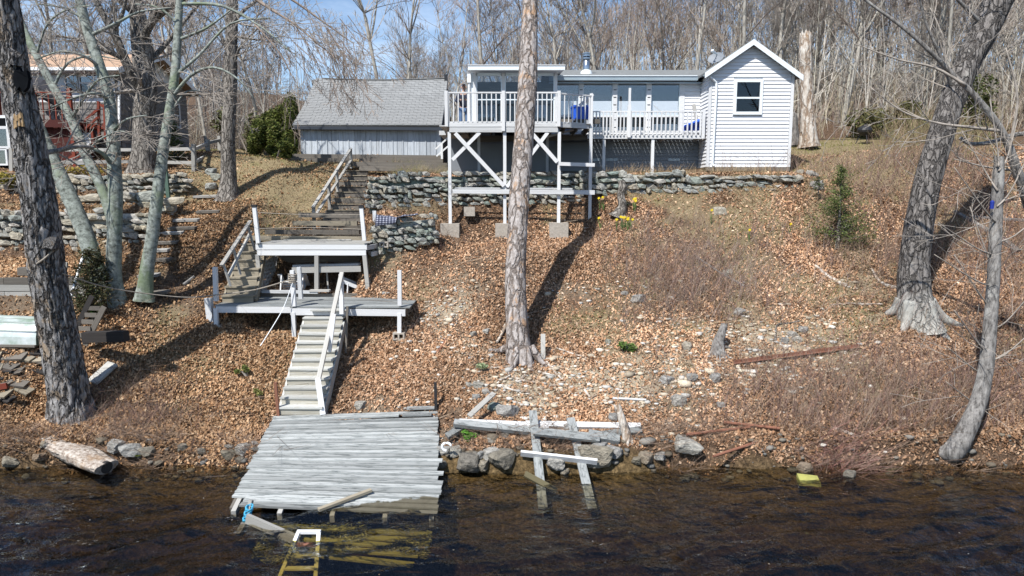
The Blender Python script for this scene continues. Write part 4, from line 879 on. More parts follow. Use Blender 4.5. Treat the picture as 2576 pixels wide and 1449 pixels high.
for a, b_ in (((694, 962), (702, 1050)), ((1096, 962), (1097, 1028))):
    pass
tag(b2('iron_post', (693, 962), (701, 1050), 14.72, .06, .06, MT['rust'], None), 'rusty upright iron post at the foot of the long stair', 'post')
tag(b2('iron_post', (1095, 962), (1097, 1032), 14.85, .06, .06, MT['blackm'], None), 'dark upright iron channel post at the shore corner of the dock', 'post')
s0 = fl+Vector((.35, .25, .05)); tag(board('mooring_stake', at(618, 1318, 11.0), at(632, 1258, 11.15), .07, .05, MT['grey']), 'short grey stake leaning at the lake corner of the dock', 'stake')
g = G(); a = at(628, 1275, 11.05); b_ = at(618, 1315, 10.98)
for k in range(22):
    t = k/21; c = a.lerp(b_, t); ph = k*1.9
    g.tube([(c.x+.055*math.cos(ph+s), c.y+.055*math.sin(ph+s), c.z+.03*math.sin(s*1.3+k)) for s in np.linspace(0, 4.5, 8)], .012, 5, False)
tag(g.build('blue_rope', MT['brope']), 'bright blue rope knotted round the leaning stake on the dock', 'rope')
a, b_ = at(802, 1308, 11.15), at(934, 1242, 11.75); a.z = .10; b_.z = .19
tag(board('loose_plank', a, b_, .09, .045, MT['tan']), 'narrow brown plank lying diagonally across the front of the dock', 'plank')
# sunken frame in front
SK = thing('sunken_platform', 'algae yellow sunken plank platform just under water in front of the dock', 'platform', (-2.9, 10.4, -.3))
for i in range(5):
    y = 10.98-i*.15; z = -.10-.05*i; board('sunken_board', (-4.4+i*.22, y, z+.04), (-1.38-.05*i, y-.05, z-.12), .145, .03, MT['algae'], SK, wob=.03)
rg_ = np.random.default_rng(3); na = 9000; C_ = np.stack([rg_.uniform(-4.2, -1.35, na), 11.0-.75*rg_.random(na)**.8, np.zeros(na)], -1); C_[:, 2] = -.11-.34*(10.98-C_[:, 1])-.04*(C_[:, 0]+4.2)/2.8+rg_.normal(0, .03, na); kk = vn(C_[:, 0]*2.2, C_[:, 1]*3.5, 0, 6) > .42; C_ = C_[kk]
aa = rg_.normal(0, 1, (len(C_), 3))*[1.2, .5, .25]; aa /= np.linalg.norm(aa, axis=1, keepdims=True); bb = np.cross(aa, rg_.normal(0, 1, aa.shape)); bb /= np.linalg.norm(bb, axis=1, keepdims=True); vv_ = np.stack([C_-aa*.05, C_+bb*.007, C_+aa*.05, C_-bb*.007], 1).reshape(-1, 3)
cc_ = np.array([(.24, .22, .06), (.17, .15, .045), (.32, .29, .11), (.09, .085, .03)])[rg_.integers(0, 4, len(C_))]; o = G().add(vv_, np.arange(len(vv_)).reshape(-1, 4), np.repeat(cc_, 4, 0)).build('algae', MT['litter'], SK); o['kind'] = 'stuff'
a, b_ = at(622, 1322, 10.75), at(760, 1358, 10.4); a.z = .14; b_.z = -.1
board('beam', a, b_, .06, .16, MT['grey'], SK); board('beam_end', at(600, 1346, 10.65), at(617, 1318, 10.8), .1, .1, MT['timber'], SK)
LAD = thing('ladder', 'white and yellowed ladder going down into the water from the sunken platform', 'ladder', (-3.2, 10.2, -.8))
ta, tb = atz(752, 1338, .10), atz(802, 1338, .10); ba, bb = atz(700, 1462, -.36), atz(793, 1462, -.36)
mid_a, mid_b = ta.lerp(ba, .2), tb.lerp(bb, .2)
for (p, q, m) in ((ta, mid_a, 'white'), (tb, mid_b, 'white'), (mid_a, ba, 'yrail'), (mid_b, bb, 'yrail')): board('side_rail', p, q, .06, .05, MT[m], LAD)
board('top_rung', ta-Vector((.03, 0, 0)), tb+Vector((.03, 0, 0)), .06, .05, MT['white'], LAD)
for k, m in ((.27, 'rust'), (.5, 'yrail'), (.75, 'yrail'), (.98, 'yrail')): board('rung', ta.lerp(ba, k), tb.lerp(bb, k), .09, .03, MT[m], LAD)
# ---------------------------------------------------------------- lumber by the water
def plank(label, a, b_, Ya, Yb, w_, h, mat='dock', up=(0, -.5, 1), name='plank', cat='plank', za=None, zb=None, lift=.0):
    p = at(a[0], a[1], Ya) if Ya else gp(*a); q = at(b_[0], b_[1], Yb) if Yb else gp(*b_)
    if za is not None: p = atz(a[0], a[1], za)
    if zb is not None: q = atz(b_[0], b_[1], zb)
    p.z += lift; q.z += lift
    return tag(board(name, p, q, w_, h, MT[mat], None, up), label, cat)
plank('longest grey beam of the lumber heap lying along the bank', (1142, 1064), (1530, 1104), 13.75, 13.5, .16, .09)
plank('pale plank lying behind the longest beam of the lumber heap', (1155, 1062), (1380, 1072), 13.95, 13.85, .15, .06, 'white2')
plank('pale thick plank at the back of the lumber heap reaching the stump', (1322, 1068), (1612, 1074), 13.95, 13.8, .15, .09, 'white2')
plank('grey plank lowest on the shore side of the lumber heap beside the stump', (1460, 1100), (1614, 1082), 13.6, 13.65, .16, .07)
plank('grey beam of the lumber heap jutting out under the stump', (1480, 1094), (1558, 1108), 13.5, 13.42, .2, .14, 'dock')
plank('short grey plank laid across both tilted boards on the lumber heap', (1342, 1086), (1508, 1104), 13.35, 13.3, .17, .06)
plank('left of the two long boards tilted down into the water', (1340, 1042), (1366, 1290), 14.0, None, .17, .045, 'dock', (0, -.3, 1), zb=-.35, lift=.07)
plank('right of the two long boards tilted down into the water', (1435, 1060), (1490, 1290), 13.95, None, .17, .045, 'dock', (0, -.3, 1), zb=-.35, lift=.07)
plank('white pole nailed across the two tilted boards near the water', (1310, 1152), (1502, 1174), 13.0, 12.85, .06, .12, 'white', lift=.1)
plank('short brown board end slanting out of the water under the white pole', (1320, 1192), (1400, 1235), None, None, .13, .04, 'wetwood', za=.2, zb=-.12)
plank('thin grey board propped behind the lumber heap', (1180, 1058), (1243, 1000), 14.0, 14.5, .12, .03, 'grey', lift=.1)
plank('short pale board end sticking out at the left of the lumber heap', (1124, 1098), (1160, 1076), 13.6, 13.8, .14, .07)
plank('short dark board under the left end of the lumber heap', (1140, 1085), (1165, 1074), 13.75, 13.85, .2, .04, 'timber')
plank('thin white stick lying on the leaves above the stump', (1541, 1008), (1625, 1014), None, None, .05, .04, 'white2', lift=.05)
plank('dark railway sleeper lying on the bank below the lichen trunks', (213, 848), (318, 845), 15.75, 15.6, .2, .24, 'black', (0, 0, 1), 'timber_beam', 'timber beam')
def lbar(label, a, b_, lift=.05, pipe=False, Y=(None, None)):
    p = at(*a, Y[0]) if Y[0] else gp(*a); q = at(*b_, Y[1]) if Y[1] else gp(*b_); p.z += lift; q.z += lift; g = G()
    if pipe: g.tube([p, q], .032, 8); nm = 'rusty_pipe'
    else: g.beam(p, q, .08, .012); g.beam(p+Vector((0, .04, .035)), q+Vector((0, .04, .035)), .012, .075); nm = 'angle_iron'
    tag(g.build(nm, MT['rust']), label, 'iron bar')
lbar('long rusty angle iron lying on the gravelly slope', (1846, 923), (2160, 884), .08)
lbar('short rusty angle iron half buried behind the long one', (2040, 892), (2110, 884), .04)
lbar('rusty pipe sticking out along the bank top under brush', (1820, 1078), (1960, 1092), .12, True)
lbar('rusty pipe leaning left across the undercut bank', (1726, 1105), (1886, 1086), .1, True, (13.6, 13.75))
lbar('rusty pipe slanting from the bank down into the water', (1795, 1148), (1960, 1094), .0, True, (13.05, 13.7))
# yellow foam block and rocks in the water
a = atz(2034, 1206, .0); t = G(); 
g = G(); g.prism([(a.x-.2, a.y-.06, -.1), (a.x+.21, a.y-.1, -.12), (a.x+.19, a.y-.1, -.015), (a.x-.19, a.y-.05, .012)], (.02, .2, .05)); tag(g.build('foam_block', MT['yellow']), 'yellow foam block floating in the shallow water', 'foam block')
def rk(label, px, py, sz, mat='rockw', Y=None, z=None, name='rock', cat='rock', asp=(1, .8, .65), rot=None, grp=None):
    p = atz(px, py, z) if z is not None else (at(px, py, Y) if Y else gp(px, py)); s = sz/2*p.y/1718
    o = rock(name, p+Vector((0, 0, s*asp[2]*.3)), (s*asp[0], s*asp[1], s*asp[2]), RS.uniform(0, 3) if rot is None else rot, MT[mat], None, sub=3)
    return tag(o, label, cat, grp)
rk('jagged brown rotten stump breaking the water behind the yellow block', 2024, 1180, 40, 'rockw', z=0, cat='stump', name='sunken_stump')
rk('small dark rock breaking the water right of the yellow block', 2138, 1196, 38, 'rockw', z=0)
rk('large tan boulder on the shore near the rusty pipes', 1724, 1136, 82, 'rockp', rot=0, asp=(1, .8, .62))
rk('wet dark rock in front of the large tan boulder', 1700, 1152, 44, 'rockw', z=.02); rk('black wet rock right under the large tan boulder', 1742, 1147, 40, 'rockw', z=.03)
for px, py, sz, lb in ((1238, 1146, 52, 'rounded upright tan boulder at the water edge right of the dock'), (1180, 1170, 84, 'flat reddish brown boulder at the water edge right of the dock'), (1262, 1168, 80, 'big brown wet boulder at the waterline left of the tilted boards'),
   (1115, 1140, 44, 'tan boulder touching the right edge of the dock'), (1145, 1140, 44, 'pale rounded stone by the curled pipe right of the dock'), (1108, 1172, 40, 'dark stone half under the right dock edge'), (1210, 1148, 30, 'small tan stone behind the reddish boulder'), (1215, 1178, 44, 'brown stone between the reddish and the big wet boulder'),
   (1395, 1170, 60, 'pale grey flat rock under the white pole'), (1500, 1160, 100, 'dark slab of rock right of the tilted boards'), (1545, 1145, 60, 'brown rock below the standing stump'), (1435, 1085, 44, 'pale stone behind the right tilted board'), (1505, 1132, 46, 'whitish stone between the lumber heap and the dark slab'), (1470, 1142, 36, 'small grey stone left of the dark slab'),
   (1625, 1160, 46, 'mossy grey rock at the waterline right of the stump'), (1660, 1150, 36, 'dark rock left of the large tan boulder'), (1600, 1165, 34, 'small orange brown rock at the waterline right of the stump'), (1420, 1190, 30, 'small wet rock between the tilted boards')):
    rk(lb, px, py, sz, 'rockp' if ('tan' in lb or 'pale' in lb or 'whit' in lb) else 'rockw')
for px, py, sz, lb in ((292, 1130, 52, 'white boulder beside the right end of the shore log'), (330, 1140, 60, 'mossy brown boulder right of the white one by the log'), (372, 1146, 44, 'dark boulder at the bank foot two places right of the log'), (575, 1148, 44, 'round mossy stone near the left dock edge'), (612, 1133, 46, 'flat grey stone against the left dock edge'), (605, 1162, 30, 'small wet stone in the shallows left of the dock'),
   (100, 1156, 36, 'small tan rock under the left end of the log'), (25, 1172, 46, 'dark rock at the waterline at the picture edge left of the log'), (460, 1128, 30, 'small grey stone in the bank between the log and the dock'), (508, 1140, 26, 'brown stone low in the bank left of the mossy stone'), (640, 1120, 24, 'little tan stone above the flat grey stone by the dock')):
    rk(lb, px, py, sz, 'rockp' if 'white' in lb or 'flat' in lb else 'rockw')
for px, py, sz, lb in ((2040, 442, 32, 'round pale boulder at the right end of the low wall'), (2052, 470, 34, 'second pale boulder just below the right end of the low wall'), (2062, 476, 28, 'pale flat boulder lowest at the right end of the low wall'), (2012, 437, 26, 'grey boulder inside the right end of the low wall'), (1798, 957, 40, 'dark grey boulder beside the pale one above the bank'), (1740, 955, 40, 'pale spotted boulder left of the dark grey one'),
   (1705, 1012, 46, 'white boulder on the leafy bank above the pipes'), (1812, 1022, 26, 'small white stone right of the white bank boulder'), (1675, 960, 44, 'flat grey stone left of the pale spotted boulder'), (1205, 975, 34, 'white rock lying among driftwood right of the dock'), (1180, 972, 24, 'small white rock left of the bigger white one'), (1222, 988, 26, 'tan rock below the two white ones'), (1198, 1003, 28, 'pale grey rock lowest of the white rock group'),
   (1275, 1040, 60, 'flat pale rock above the lumber heap'), (1243, 1028, 40, 'green grey rock behind the propped grey board'), (1545, 1055, 44, 'grey boulder behind the standing stump'), (1810, 535, 36, 'pointed grey stone in the brush under the low wall'), (1828, 690, 30, 'grey stone in the middle of the brushy slope'), (1858, 790, 34, 'white stone low in the brushy slope'), (1728, 875, 34, 'grey rock left of the driftwood stump'), (1604, 757, 44, 'white rotten slab beside the brush'), (1570, 742, 22, 'small white stone by the rotten slab'),
   (545, 505*1.0, 1, ''), (530, 437, 30, 'grey boulder by the end of the upper left wall'), (545, 452, 34, 'rounded boulder right of the oak'), (560*.95, 475, 40, 'flat rock half sunk in the lawn edge'), (690, 487, 1, ''), (1420, 900, 1, ''), (1530, 862, 22, 'grey stone on bare soil right of the dead trunk'), (1190, 845, 26, 'pale stone on the bare soil left of the dead trunk'), (1222, 838, 22, 'round grey stone close to the dead trunk'), (2020, 835, 34, 'pale cobble in the small cobble heap, topmost'), (1990, 845, 30, 'pale cobble at the left of the cobble heap'), (2005, 860, 28, 'pale cobble at the foot of the cobble heap'), (1975, 860, 26, 'tan cobble low in the cobble heap'), (705, 1080, 1, '')):
    if lb: rk(lb, px, py, sz, 'rockp' if ('white' in lb or 'pale' in lb or 'tan' in lb) else 'stone')
p = gp(905, 1025); rk('white plastic bag or rock behind the back edge of the dock', 905, 1024, 34, 'rockp')
# grill
a = at(2172, 385, 28.6); a.z = gz(a.x, a.y); q = thing('kettle_grill', 'small black charcoal grill standing on the grass edge', 'grill', a)
g = G(); rr = .3; ps = [(rr*math.cos(t), rr*.7*math.sin(t)) for t in np.linspace(-math.pi/2, math.pi/2, 9)]
for i in range(8):
    pass
ring = [[(a.x+max(r_, .01)*math.cos(u), a.y+max(r_, .01)*math.sin(u), a.z+.55+z_) for u in np.linspace(0, 2*math.pi, 17)[:-1]] for r_, z_ in ps]
g.add(np.array(ring).reshape(-1, 3), [np.array([[i*16+j, i*16+(j+1) % 16, i*16+16+(j+1) % 16, i*16+16+j] for i in range(8) for j in range(16)])]); g.build('bowl', MT['blackm'], q)
for k in range(3): u = k*2.1+.4; board('leg', (a.x+.15*math.cos(u), a.y+.15*math.sin(u), a.z+.42), (a.x+.33*math.cos(u), a.y+.33*math.sin(u), a.z), .03, .03, MT['blackm'], q)
board('handle', (a.x-.06, a.y-.02, a.z+.8), (a.x+.06, a.y-.02, a.z+.8), .03, .03, MT['blackm'], q)
# curled white pipe by the rocks
a = at(1130, 1130, 13.0); g = G(); g.tube([(a.x-.05+.09*math.cos(t), a.y, a.z+.05+.08*math.sin(t)) for t in np.linspace(.3, 4.6, 12)], .025, 6); tag(g.build('curled_pipe', MT['wallw']), 'short curled white pipe among the rocks right of the dock', 'pipe')
# ---------------------------------------------------------------- person
def skin(name, joints, edges, mat, parent, sub=1, root=0):
    me = bpy.data.meshes.new(name); me.from_pydata([j[:3] for j in joints], edges, []); me.materials.append(mat)
    o = bpy.data.objects.new(name, me); link(o, parent, Matrix.Identity(4))
    o.modifiers.new('skin', 'SKIN'); sv = me.skin_vertices[0].data
    for i, j in enumerate(joints): sv[i].radius = (j[3], j[4] if len(j) > 4 else j[3])
    sv[root].use_root = True; o.modifiers['skin'].use_smooth_shade = True
    s = o.modifiers.new('sub', 'SUBSURF'); s.levels = sub; s.render_levels = sub
    return o
def person(c):
    x, y, z = c; t = thing('person', 'person in a dark navy jacket, jeans and cap holding a controller behind the white railing', 'person', c)
    P = lambda a, b_, h, r, r2=None: (x+a, y+b_, z+h, r, r2 or r)
    sk = plain('skin', (.52, .33, .25), .6, .08, 6); jk = plain('navy_jacket', (.022, .028, .055), .8, .2, 9); jn = plain('blue_jeans', (.10, .17, .30), .85, .2, 12); hr = plain('dark_cap', (.05, .03, .035), .8, .1); sh = plain('dark_shoe', (.03, .03, .03), .7, .1)
    J = [P(0, 0, .95, .15, .11), P(0, .01, 1.2, .15, .1), P(0, .01, 1.42, .15, .09), P(0, -.01, 1.52, .055), P(0, -.03, 1.58, .06), P(0, -.045, 1.65, .082, .095), P(0, -.04, 1.73, .07, .085),
         P(-.19, 0, 1.42, .055), P(-.26, -.02, 1.14, .042), P(-.07, -.26, 1.18, .032), P(.19, 0, 1.42, .055), P(.26, -.02, 1.14, .042), P(.07, -.26, 1.18, .032),
         P(-.1, 0, .88, .09), P(-.11, -.01, .5, .065), P(-.12, .01, .08, .05), P(.1, 0, .88, .09), P(.11, -.01, .5, .065), P(.12, .01, .08, .05), P(-.04, -.33, 1.2, .034, .02), P(.04, -.33, 1.2, .034, .02), P(-.13, -.13, .04, .045, .03), P(.13, -.13, .04, .045, .03)]
    E_ = [(0, 1), (1, 2), (2, 3), (3, 4), (4, 5), (5, 6), (2, 7), (7, 8), (8, 9), (2, 10), (10, 11), (11, 12), (0, 13), (13, 14), (14, 15), (0, 16), (16, 17), (17, 18), (9, 19), (12, 20), (15, 21), (18, 22)]
    b = skin('body', J, E_, sk, t, 2)
    for s in (-1, 1):
        for k in range(4): skin('finger', [P(s*.05, -.33, 1.215-.018*k, .009), P(s*.035, -.375, 1.215-.018*k, .008), P(s*.012, -.385+.004*k, 1.21-.018*k, .007)], [(0, 1), (1, 2)], sk, b, 1)
        skin('finger', [P(s*.045, -.31, 1.235, .01), P(s*.03, -.34, 1.25, .009), P(s*.015, -.35, 1.252, .008)], [(0, 1), (1, 2)], sk, b, 1)
        g = G(); g.tube([P(s*.082, -.03, 1.62, 0)[:3], P(s*.092, -.025, 1.65, 0)[:3], P(s*.085, -.02, 1.68, 0)[:3]], [.012, .02, .014], 6); g.build('ear', sk, b)
        g = G(); g.tube([P(s*.033, -.128, 1.657, 0)[:3], P(s*.033, -.137, 1.657, 0)[:3]], .011, 6); g.build('eye', hr, b)
    G().tube([P(0, -.13, 1.66, 0)[:3], P(0, -.155, 1.625, 0)[:3], P(0, -.135, 1.615, 0)[:3]], [.01, .016, .01], 6).build('nose', sk, b); G().box(P(-.025, -.139, 1.588, 0)[:3], P(.025, -.125, 1.597, 0)[:3]).build('mouth', plain('lip', (.4, .2, .17)), b)
    skin('jacket', [P(0, 0, .88, .175, .13), P(0, .01, 1.2, .175, .125), P(0, .01, 1.41, .165, .11), P(0, 0, 1.5, .075), P(-.2, 0, 1.41, .075), P(-.28, -.01, 1.13, .062), P(-.1, -.22, 1.17, .048), P(.2, 0, 1.41, .075), P(.28, -.01, 1.13, .062), P(.1, -.22, 1.17, .048)], [(0, 1), (1, 2), (2, 3), (2, 4), (4, 5), (5, 6), (2, 7), (7, 8), (8, 9)], jk, t, 2)
    skin('jeans', [P(0, 0, .93, .16, .12), P(-.1, 0, .84, .105), P(-.11, -.01, .5, .08), P(-.12, .01, .1, .065), P(.1, 0, .84, .105), P(.11, -.01, .5, .08), P(.12, .01, .1, .065)], [(0, 1), (1, 2), (2, 3), (0, 4), (4, 5), (5, 6)], jn, t, 2)
    for s in (-1, 1): skin('shoe', [P(s*.12, .03, .05, .055, .05), P(s*.13, -.15, .04, .05, .035)], [(0, 1)], sh, t, 2)
    skin('cap', [P(0, -.035, 1.725, .092, .1), P(0, -.03, 1.77, .06, .07)], [(0, 1)], hr, t, 2); G().box(P(-.075, -.22, 1.705, 0)[:3], P(.075, -.1, 1.715, 0)[:3]).build('cap_brim', hr, t)
    ct = thing('controller', 'small black handheld controller held by the person on the deck', 'controller', (x, y-.38, z+1.2))
    g = G(); g.box((x-.07, y-.41, z+1.17), (x+.07, y-.375, z+1.24)); g.box((x-.05, y-.405, z+1.25), (x+.05, y-.395, z+1.34)); g.build('body', MT['blackm'], ct)
a = at(1166, 300, 25.6); G().box((-2.6, 24.85, 7.66), (-1.35, 27.2, 7.81)).build('walkway', MT['white2'], D)
person((a.x, 25.9, 7.82))
# ---------------------------------------------------------------- neighbouring house
NH = thing('shingled_house', 'grey shingled house with tan roof and white windows behind the multi stemmed trees', 'house', (-17, 28, 7))
hx, hy0, hy1 = -14.6, 26.0, 31.4; hz = 7.0; hez = 10.25; hrz = 11.15; hym = 28.7; hx0 = -24
G().box((hx0, hy0, hz-.6), (hx, hy1, hez)).build('wall', MT['cedar'], NH)
g = G(); g.prism([(hx-.05, hy0, hez-.02), (hx-.05, hy1, hez-.02), (hx-.05, hym, hrz-.1)], (.04, 0, 0)); g.build('gable_end', MT['wallw'], NH)
for s, ye in ((-1, hy0-.55), (1, hy1+.5)):
    k = (hrz-hez)/(hym-hy0); ze = hrz+.06-abs(ye-hym)*k
    g = G(); g.prism([(hx0, hym, hrz+.06), (hx0, ye, ze), (hx0, ye, ze-.12), (hx0, hym, hrz-.06)], (hx+.45-hx0, 0, 0)); g.build('roof', MT['tanroof'], NH)
    g = G(); g.prism([(hx+.44, hym, hrz+.05), (hx+.44, ye, ze+.0), (hx+.44, ye, ze-.2), (hx+.44, hym, hrz-.15)], (.03, 0, 0)); g.build('rake_board', MT['wallw'], NH)
    board('gutter', (hx0, ye-.04, ze-.08), (hx+.45, ye-.04, ze-.08), .1, .11, MT['wallw'], NH)
G().box((hx0, hy0-.5, hez-.28), (hx+.3, hy0, hez-.25)).build('soffit', MT['wallw'], NH)
cnt = 0; gs = G()
def wshing(p, q, w_, up):
    global cnt
    if cnt < 290: board('wall_shingle', p, q, w_, .03, MT['cedar'], NH, up)
    else: gs.beam(p, q, w_, .03, up)
    cnt += 1
for r in range(15):
    z = hz-.1+r*.2; y = hy0
    while y < hy1:
        w_ = RS.uniform(.2, .4); y2 = min(y+w_, hy1); wshing((hx+.03, (y+y2)/2, z), (hx+.012, (y+y2)/2, z+.21), y2-y-.012, (1, 0, 0)); y = y2
    x = -17.6
    while x < hx:
        w_ = RS.uniform(.14, .24); x2 = min(x+w_, hx)
        if z < 8.95: wshing(((x+x2)/2, hy0-.03, z), ((x+x2)/2, hy0-.012, z+.21), x2-x-.01, (0, -1, 0))
        x = x2
if gs.n: o = gs.build('wall_shingles', MT['cedar'], NH); o['kind'] = 'stuff'
G().box((-18.5, hy0-.04, 8.95), (hx, hy0-.01, hez)).build('wall', MT['wallw'], NH)
for a, b_ in ((170, 198), (206, 260)):
    x0, x1 = at(a, 220, hy0).x, at(b_, 220, hy0).x; z0, z1 = at(200, 232, hy0).z, at(200, 190, hy0).z
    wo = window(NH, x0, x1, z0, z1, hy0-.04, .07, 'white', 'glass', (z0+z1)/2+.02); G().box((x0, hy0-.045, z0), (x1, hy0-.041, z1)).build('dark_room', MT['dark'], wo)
x0, x1 = at(170, 220, hy0).x-.1, at(262, 220, hy0).x+.05; board('sill', (x0, hy0-.08, at(200, 238, hy0).z-.04), (x1, hy0-.08, at(200, 238, hy0).z-.04), .12, .1, MT['white'], NH)
ya, yb = 29.6, 30.6; f = G(); za, zb = 8.55, 9.45
f.box((hx, ya-.1, za-.1), (hx+.06, yb+.1, za)); f.box((hx, ya-.1, zb), (hx+.06, yb+.1, zb+.1)); f.box((hx, ya-.1, za), (hx+.06, ya, zb)); f.box((hx, yb, za), (hx+.06, yb+.1, zb)); f.box((hx, ya, 8.97), (hx+.05, yb, 9.03)); fo = f.build('window', MT['white'], NH)
G().box((hx+.032, ya, za), (hx+.04, yb, zb)).build('pane', MT['glassd'], fo)
board('downspout', at(300, 205, hy0-.1), at(300, 370, hy0-.1), .07, .07, MT['wallw'], NH); board('corner_board', (hx, hy0-.05, hz), (hx, hy0-.05, hez), .08, .06, MT['timber'], NH)
# red deck of the neighbour
RD = thing('red_deck', 'dark red wooden deck with railing and stair on the shingled house', 'deck', (-17, 25, 7))
ry = 24.6; rzf = at(200, 300, ry).z; RX0, RX1 = -22, at(182, 300, ry).x
G().box((RX0, ry+.05, rzf-.04), (RX1, hy0-.06, rzf)).build('floor', MT['redd'], RD)
board('rim_board', (RX0, ry, rzf-.15), (RX1, ry, rzf-.15), .05, .25, MT['redd'], RD); rail(RD, (RX0, ry, 0), (RX1, ry, 0), 30, rzf, rzf+.92, .035, 'red')
for p in (0, 95, 180): x = at(p, 300, ry).x; board('post', (x, ry, 6.5), (x, ry, rzf+1.05), .11, .11, MT['red'], RD)
for p, q in ((112, 182),):
    for k in range(14): x = RX1-1.25+k*.09; board('skirt_plank', (x, ry+.2, 6.6), (x, ry+.2, rzf-.2), .085, .03, MT['redd'], RD, (0, -1, 0))
G().box((at(98, 300, ry).x, ry+.5, 6.3), (RX1+.3, ry+.6, rzf-.1)).build('skirt_wall', MT['redd'], RD)
px_ = at(253, 315, 25.2); board('stair_platform', (px_.x-.45, 25.4, px_.z-.05), (px_.x+.35, 25.4, px_.z-.05), .8, .2, MT['red'], RD)
for a, b_ in (((248, 255), (250, 345)), ((263, 262), (266, 350)), ((232, 330), (238, 380)), ((190, 370), (192, 410))): b2('stair_post', a, b_, 25.0, .08, .08, MT['red'], RD)
b2('stair_rail', (246, 275), (196, 318), 24.9, .08, .05, MT['red'], RD); b2('stair_rail', (246, 295), (210, 328), 24.9, .07, .05, MT['red'], RD); b2('stair_rail', (205, 375), (160, 410), 24.6, .07, .05, MT['red'], RD); b2('stair_rail', (212, 385), (170, 412), 24.6, .06, .05, MT['red'], RD)
b2('stair_rail', (250, 262), (266, 272), 25.0, .08, .05, MT['red'], RD)
for k in range(6): b2('stair_tread', (196-3*k, 342+13*k), (232-3*k, 341+13*k), 25.1-.1*k, .2, .05, MT['white'], RD)
g = G(); a = at(110, 205, 25.4); p_ = at(60, 175, 25.4)
cloth = plain('dark_patterned_cloth', (.035, .036, .045), .9, .3, 8)
u = thing('patio_umbrella', 'folded dark patterned patio umbrella hanging over the red deck', 'umbrella', at(120, 260, 25.3))
rg = []
for i, (px, py, w_, d_) in enumerate(((52, 200, .05, .05), (70, 208, .3, .2), (105, 225, .45, .3), (140, 245, .4, .3), (158, 266, .25, .2), (162, 280, .1, .1))):
    c = at(px, py, 25.3); rg.append([(c.x+.1*math.cos(t), c.y+d_*math.sin(t), c.z+w_*.6*math.cos(t)*(1+.25*math.cos(5*t))) for t in np.linspace(0, 2*math.pi, 15)[:-1]])
v = np.array(rg).reshape(-1, 3); g.add(v, [np.array([[i*14+j, i*14+(j+1) % 14, i*14+14+(j+1) % 14, i*14+14+j] for i in range(5) for j in range(14)])]); g.build('canopy', cloth, u); board('pole', at(62, 198, 25.35), at(80, 300, 25.35), .05, .05, MT['blackm'], u)
g = G(); c = at(84, 252, 24.45)
for k in range(4): g.tube([(c.x-.02+.04*k*.3, c.y, c.z+.3-.17*k), (c.x+.05, c.y-.02, c.z+.2-.17*k), (c.x, c.y, c.z+.14-.17*k)], .05, 8)
tag(g.build('life_vest', MT['yellow']), 'bright yellow rolled thing hanging on the red deck post', 'float')
WA = thing('white_annex', 'white annex with a dark window at the picture edge below the red deck', 'annex', (-18, 24.4, 6.3))
ax1 = at(30, 400, 24.4).x; G().box((-24, 24.4, 6.1), (ax1, 24.55, at(20, 290, 24.4).z)).build('wall', MT['wallw'], WA)
wo = window(WA, at(-30, 340, 24.4).x, at(20, 340, 24.4).x, at(0, 368, 24.4).z, at(0, 325, 24.4).z, 24.39, .1, 'white', 'glass', None); wo2 = window(WA, at(-30, 340, 24.4).x, at(12, 340, 24.4).x, at(0, 412, 24.4).z, at(0, 378, 24.4).z, 24.39, .06, 'white', 'glass', None)
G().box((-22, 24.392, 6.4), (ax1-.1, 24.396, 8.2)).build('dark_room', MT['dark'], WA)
# split rail fence
SF = thing('split_rail_fence', 'grey split rail fence on top of the upper stone wall', 'fence', (-14, 24, 6.3))
fp = [at(30, 438, 23.9), at(135, 428, 23.9), at(360, 425, 24.1), at(488, 430, 24.2), at(523, 408, 26.3), at(553, 402, 28)]
ft = [at(30, 372, 23.9), at(135, 365, 23.9), at(360, 366, 24.1), at(487, 362, 24.2), at(522, 350, 26.3), at(552, 342, 28)]
for p, q in zip(fp, ft): board('post', (p.x, p.y, p.z-.1), (q.x, q.y, q.z), .12, .14, MT['grey'], SF)
for i in range(5):
    for k in (.82, .3):
        a, b_ = fp[i].lerp(ft[i], k), fp[i+1].lerp(ft[i+1], k); board('rail', a, b_, .07, .11, MT['grey'], SF, wob=.02)
# left bank things
TW = thing('timber_retaining_wall', 'stacked grey timber retaining wall behind the overturned boat', 'retaining wall', (-13.4, 17.4, 2.4))
for r, (ya_, m) in enumerate(((775, 'timber'), (758, 'tan'), (742, 'grey'), (727, 'grey'), (712, 'timber'))):
    for k in range(3): x0 = -18+k*2.5+(r % 2)*.8; board('timber', (x0, 17.42, 2.62+r*.172), (min(x0+2.48, -10.9), 17.42, 2.62+r*.172), .16, .165, MT[m], TW, wob=.01)
b2('end_post', (92, 728), (100, 775), 17.3, .14, .1, MT['black'], TW)
tag(b2('timber_block', (50, 682), (92, 684), 17.9, .2, .2, MT['timber'], None), 'short dark timber offcut lying above the timber retaining wall', 'timber')
BT = thing('aluminium_boat', 'overturned weathered aluminium boat on the bank by the broken dead trunk', 'boat', (-12.3, 15.6, 1.6))
st = []; 
for i in range(9):
    s = i/8; x = -15.2+s*4.1; hw = .62*(1-.15*s*s); hh = .62*(1-.12*s)
    ring = []
    for j in range(13):
        t = math.pi*j/12; cy, cz = -math.cos(t), math.sin(t); cy = math.copysign(abs(cy)**.7, cy); cz = cz**.75+ (.035 if j in (3, 5, 7, 9) else 0)
        ring.append((x, 16.15+hw*cy, 2.0+hh*cz+.1*(1-s)))
    st.append(ring)
v = np.array(st).reshape(-1, 3); g = G(); g.add(v, [np.array([[i*13+j, i*13+j+1, i*13+14+j, i*13+13+j] for i in range(8) for j in range(12)])]); g.build('hull', MT['alu'], BT, smooth=False)
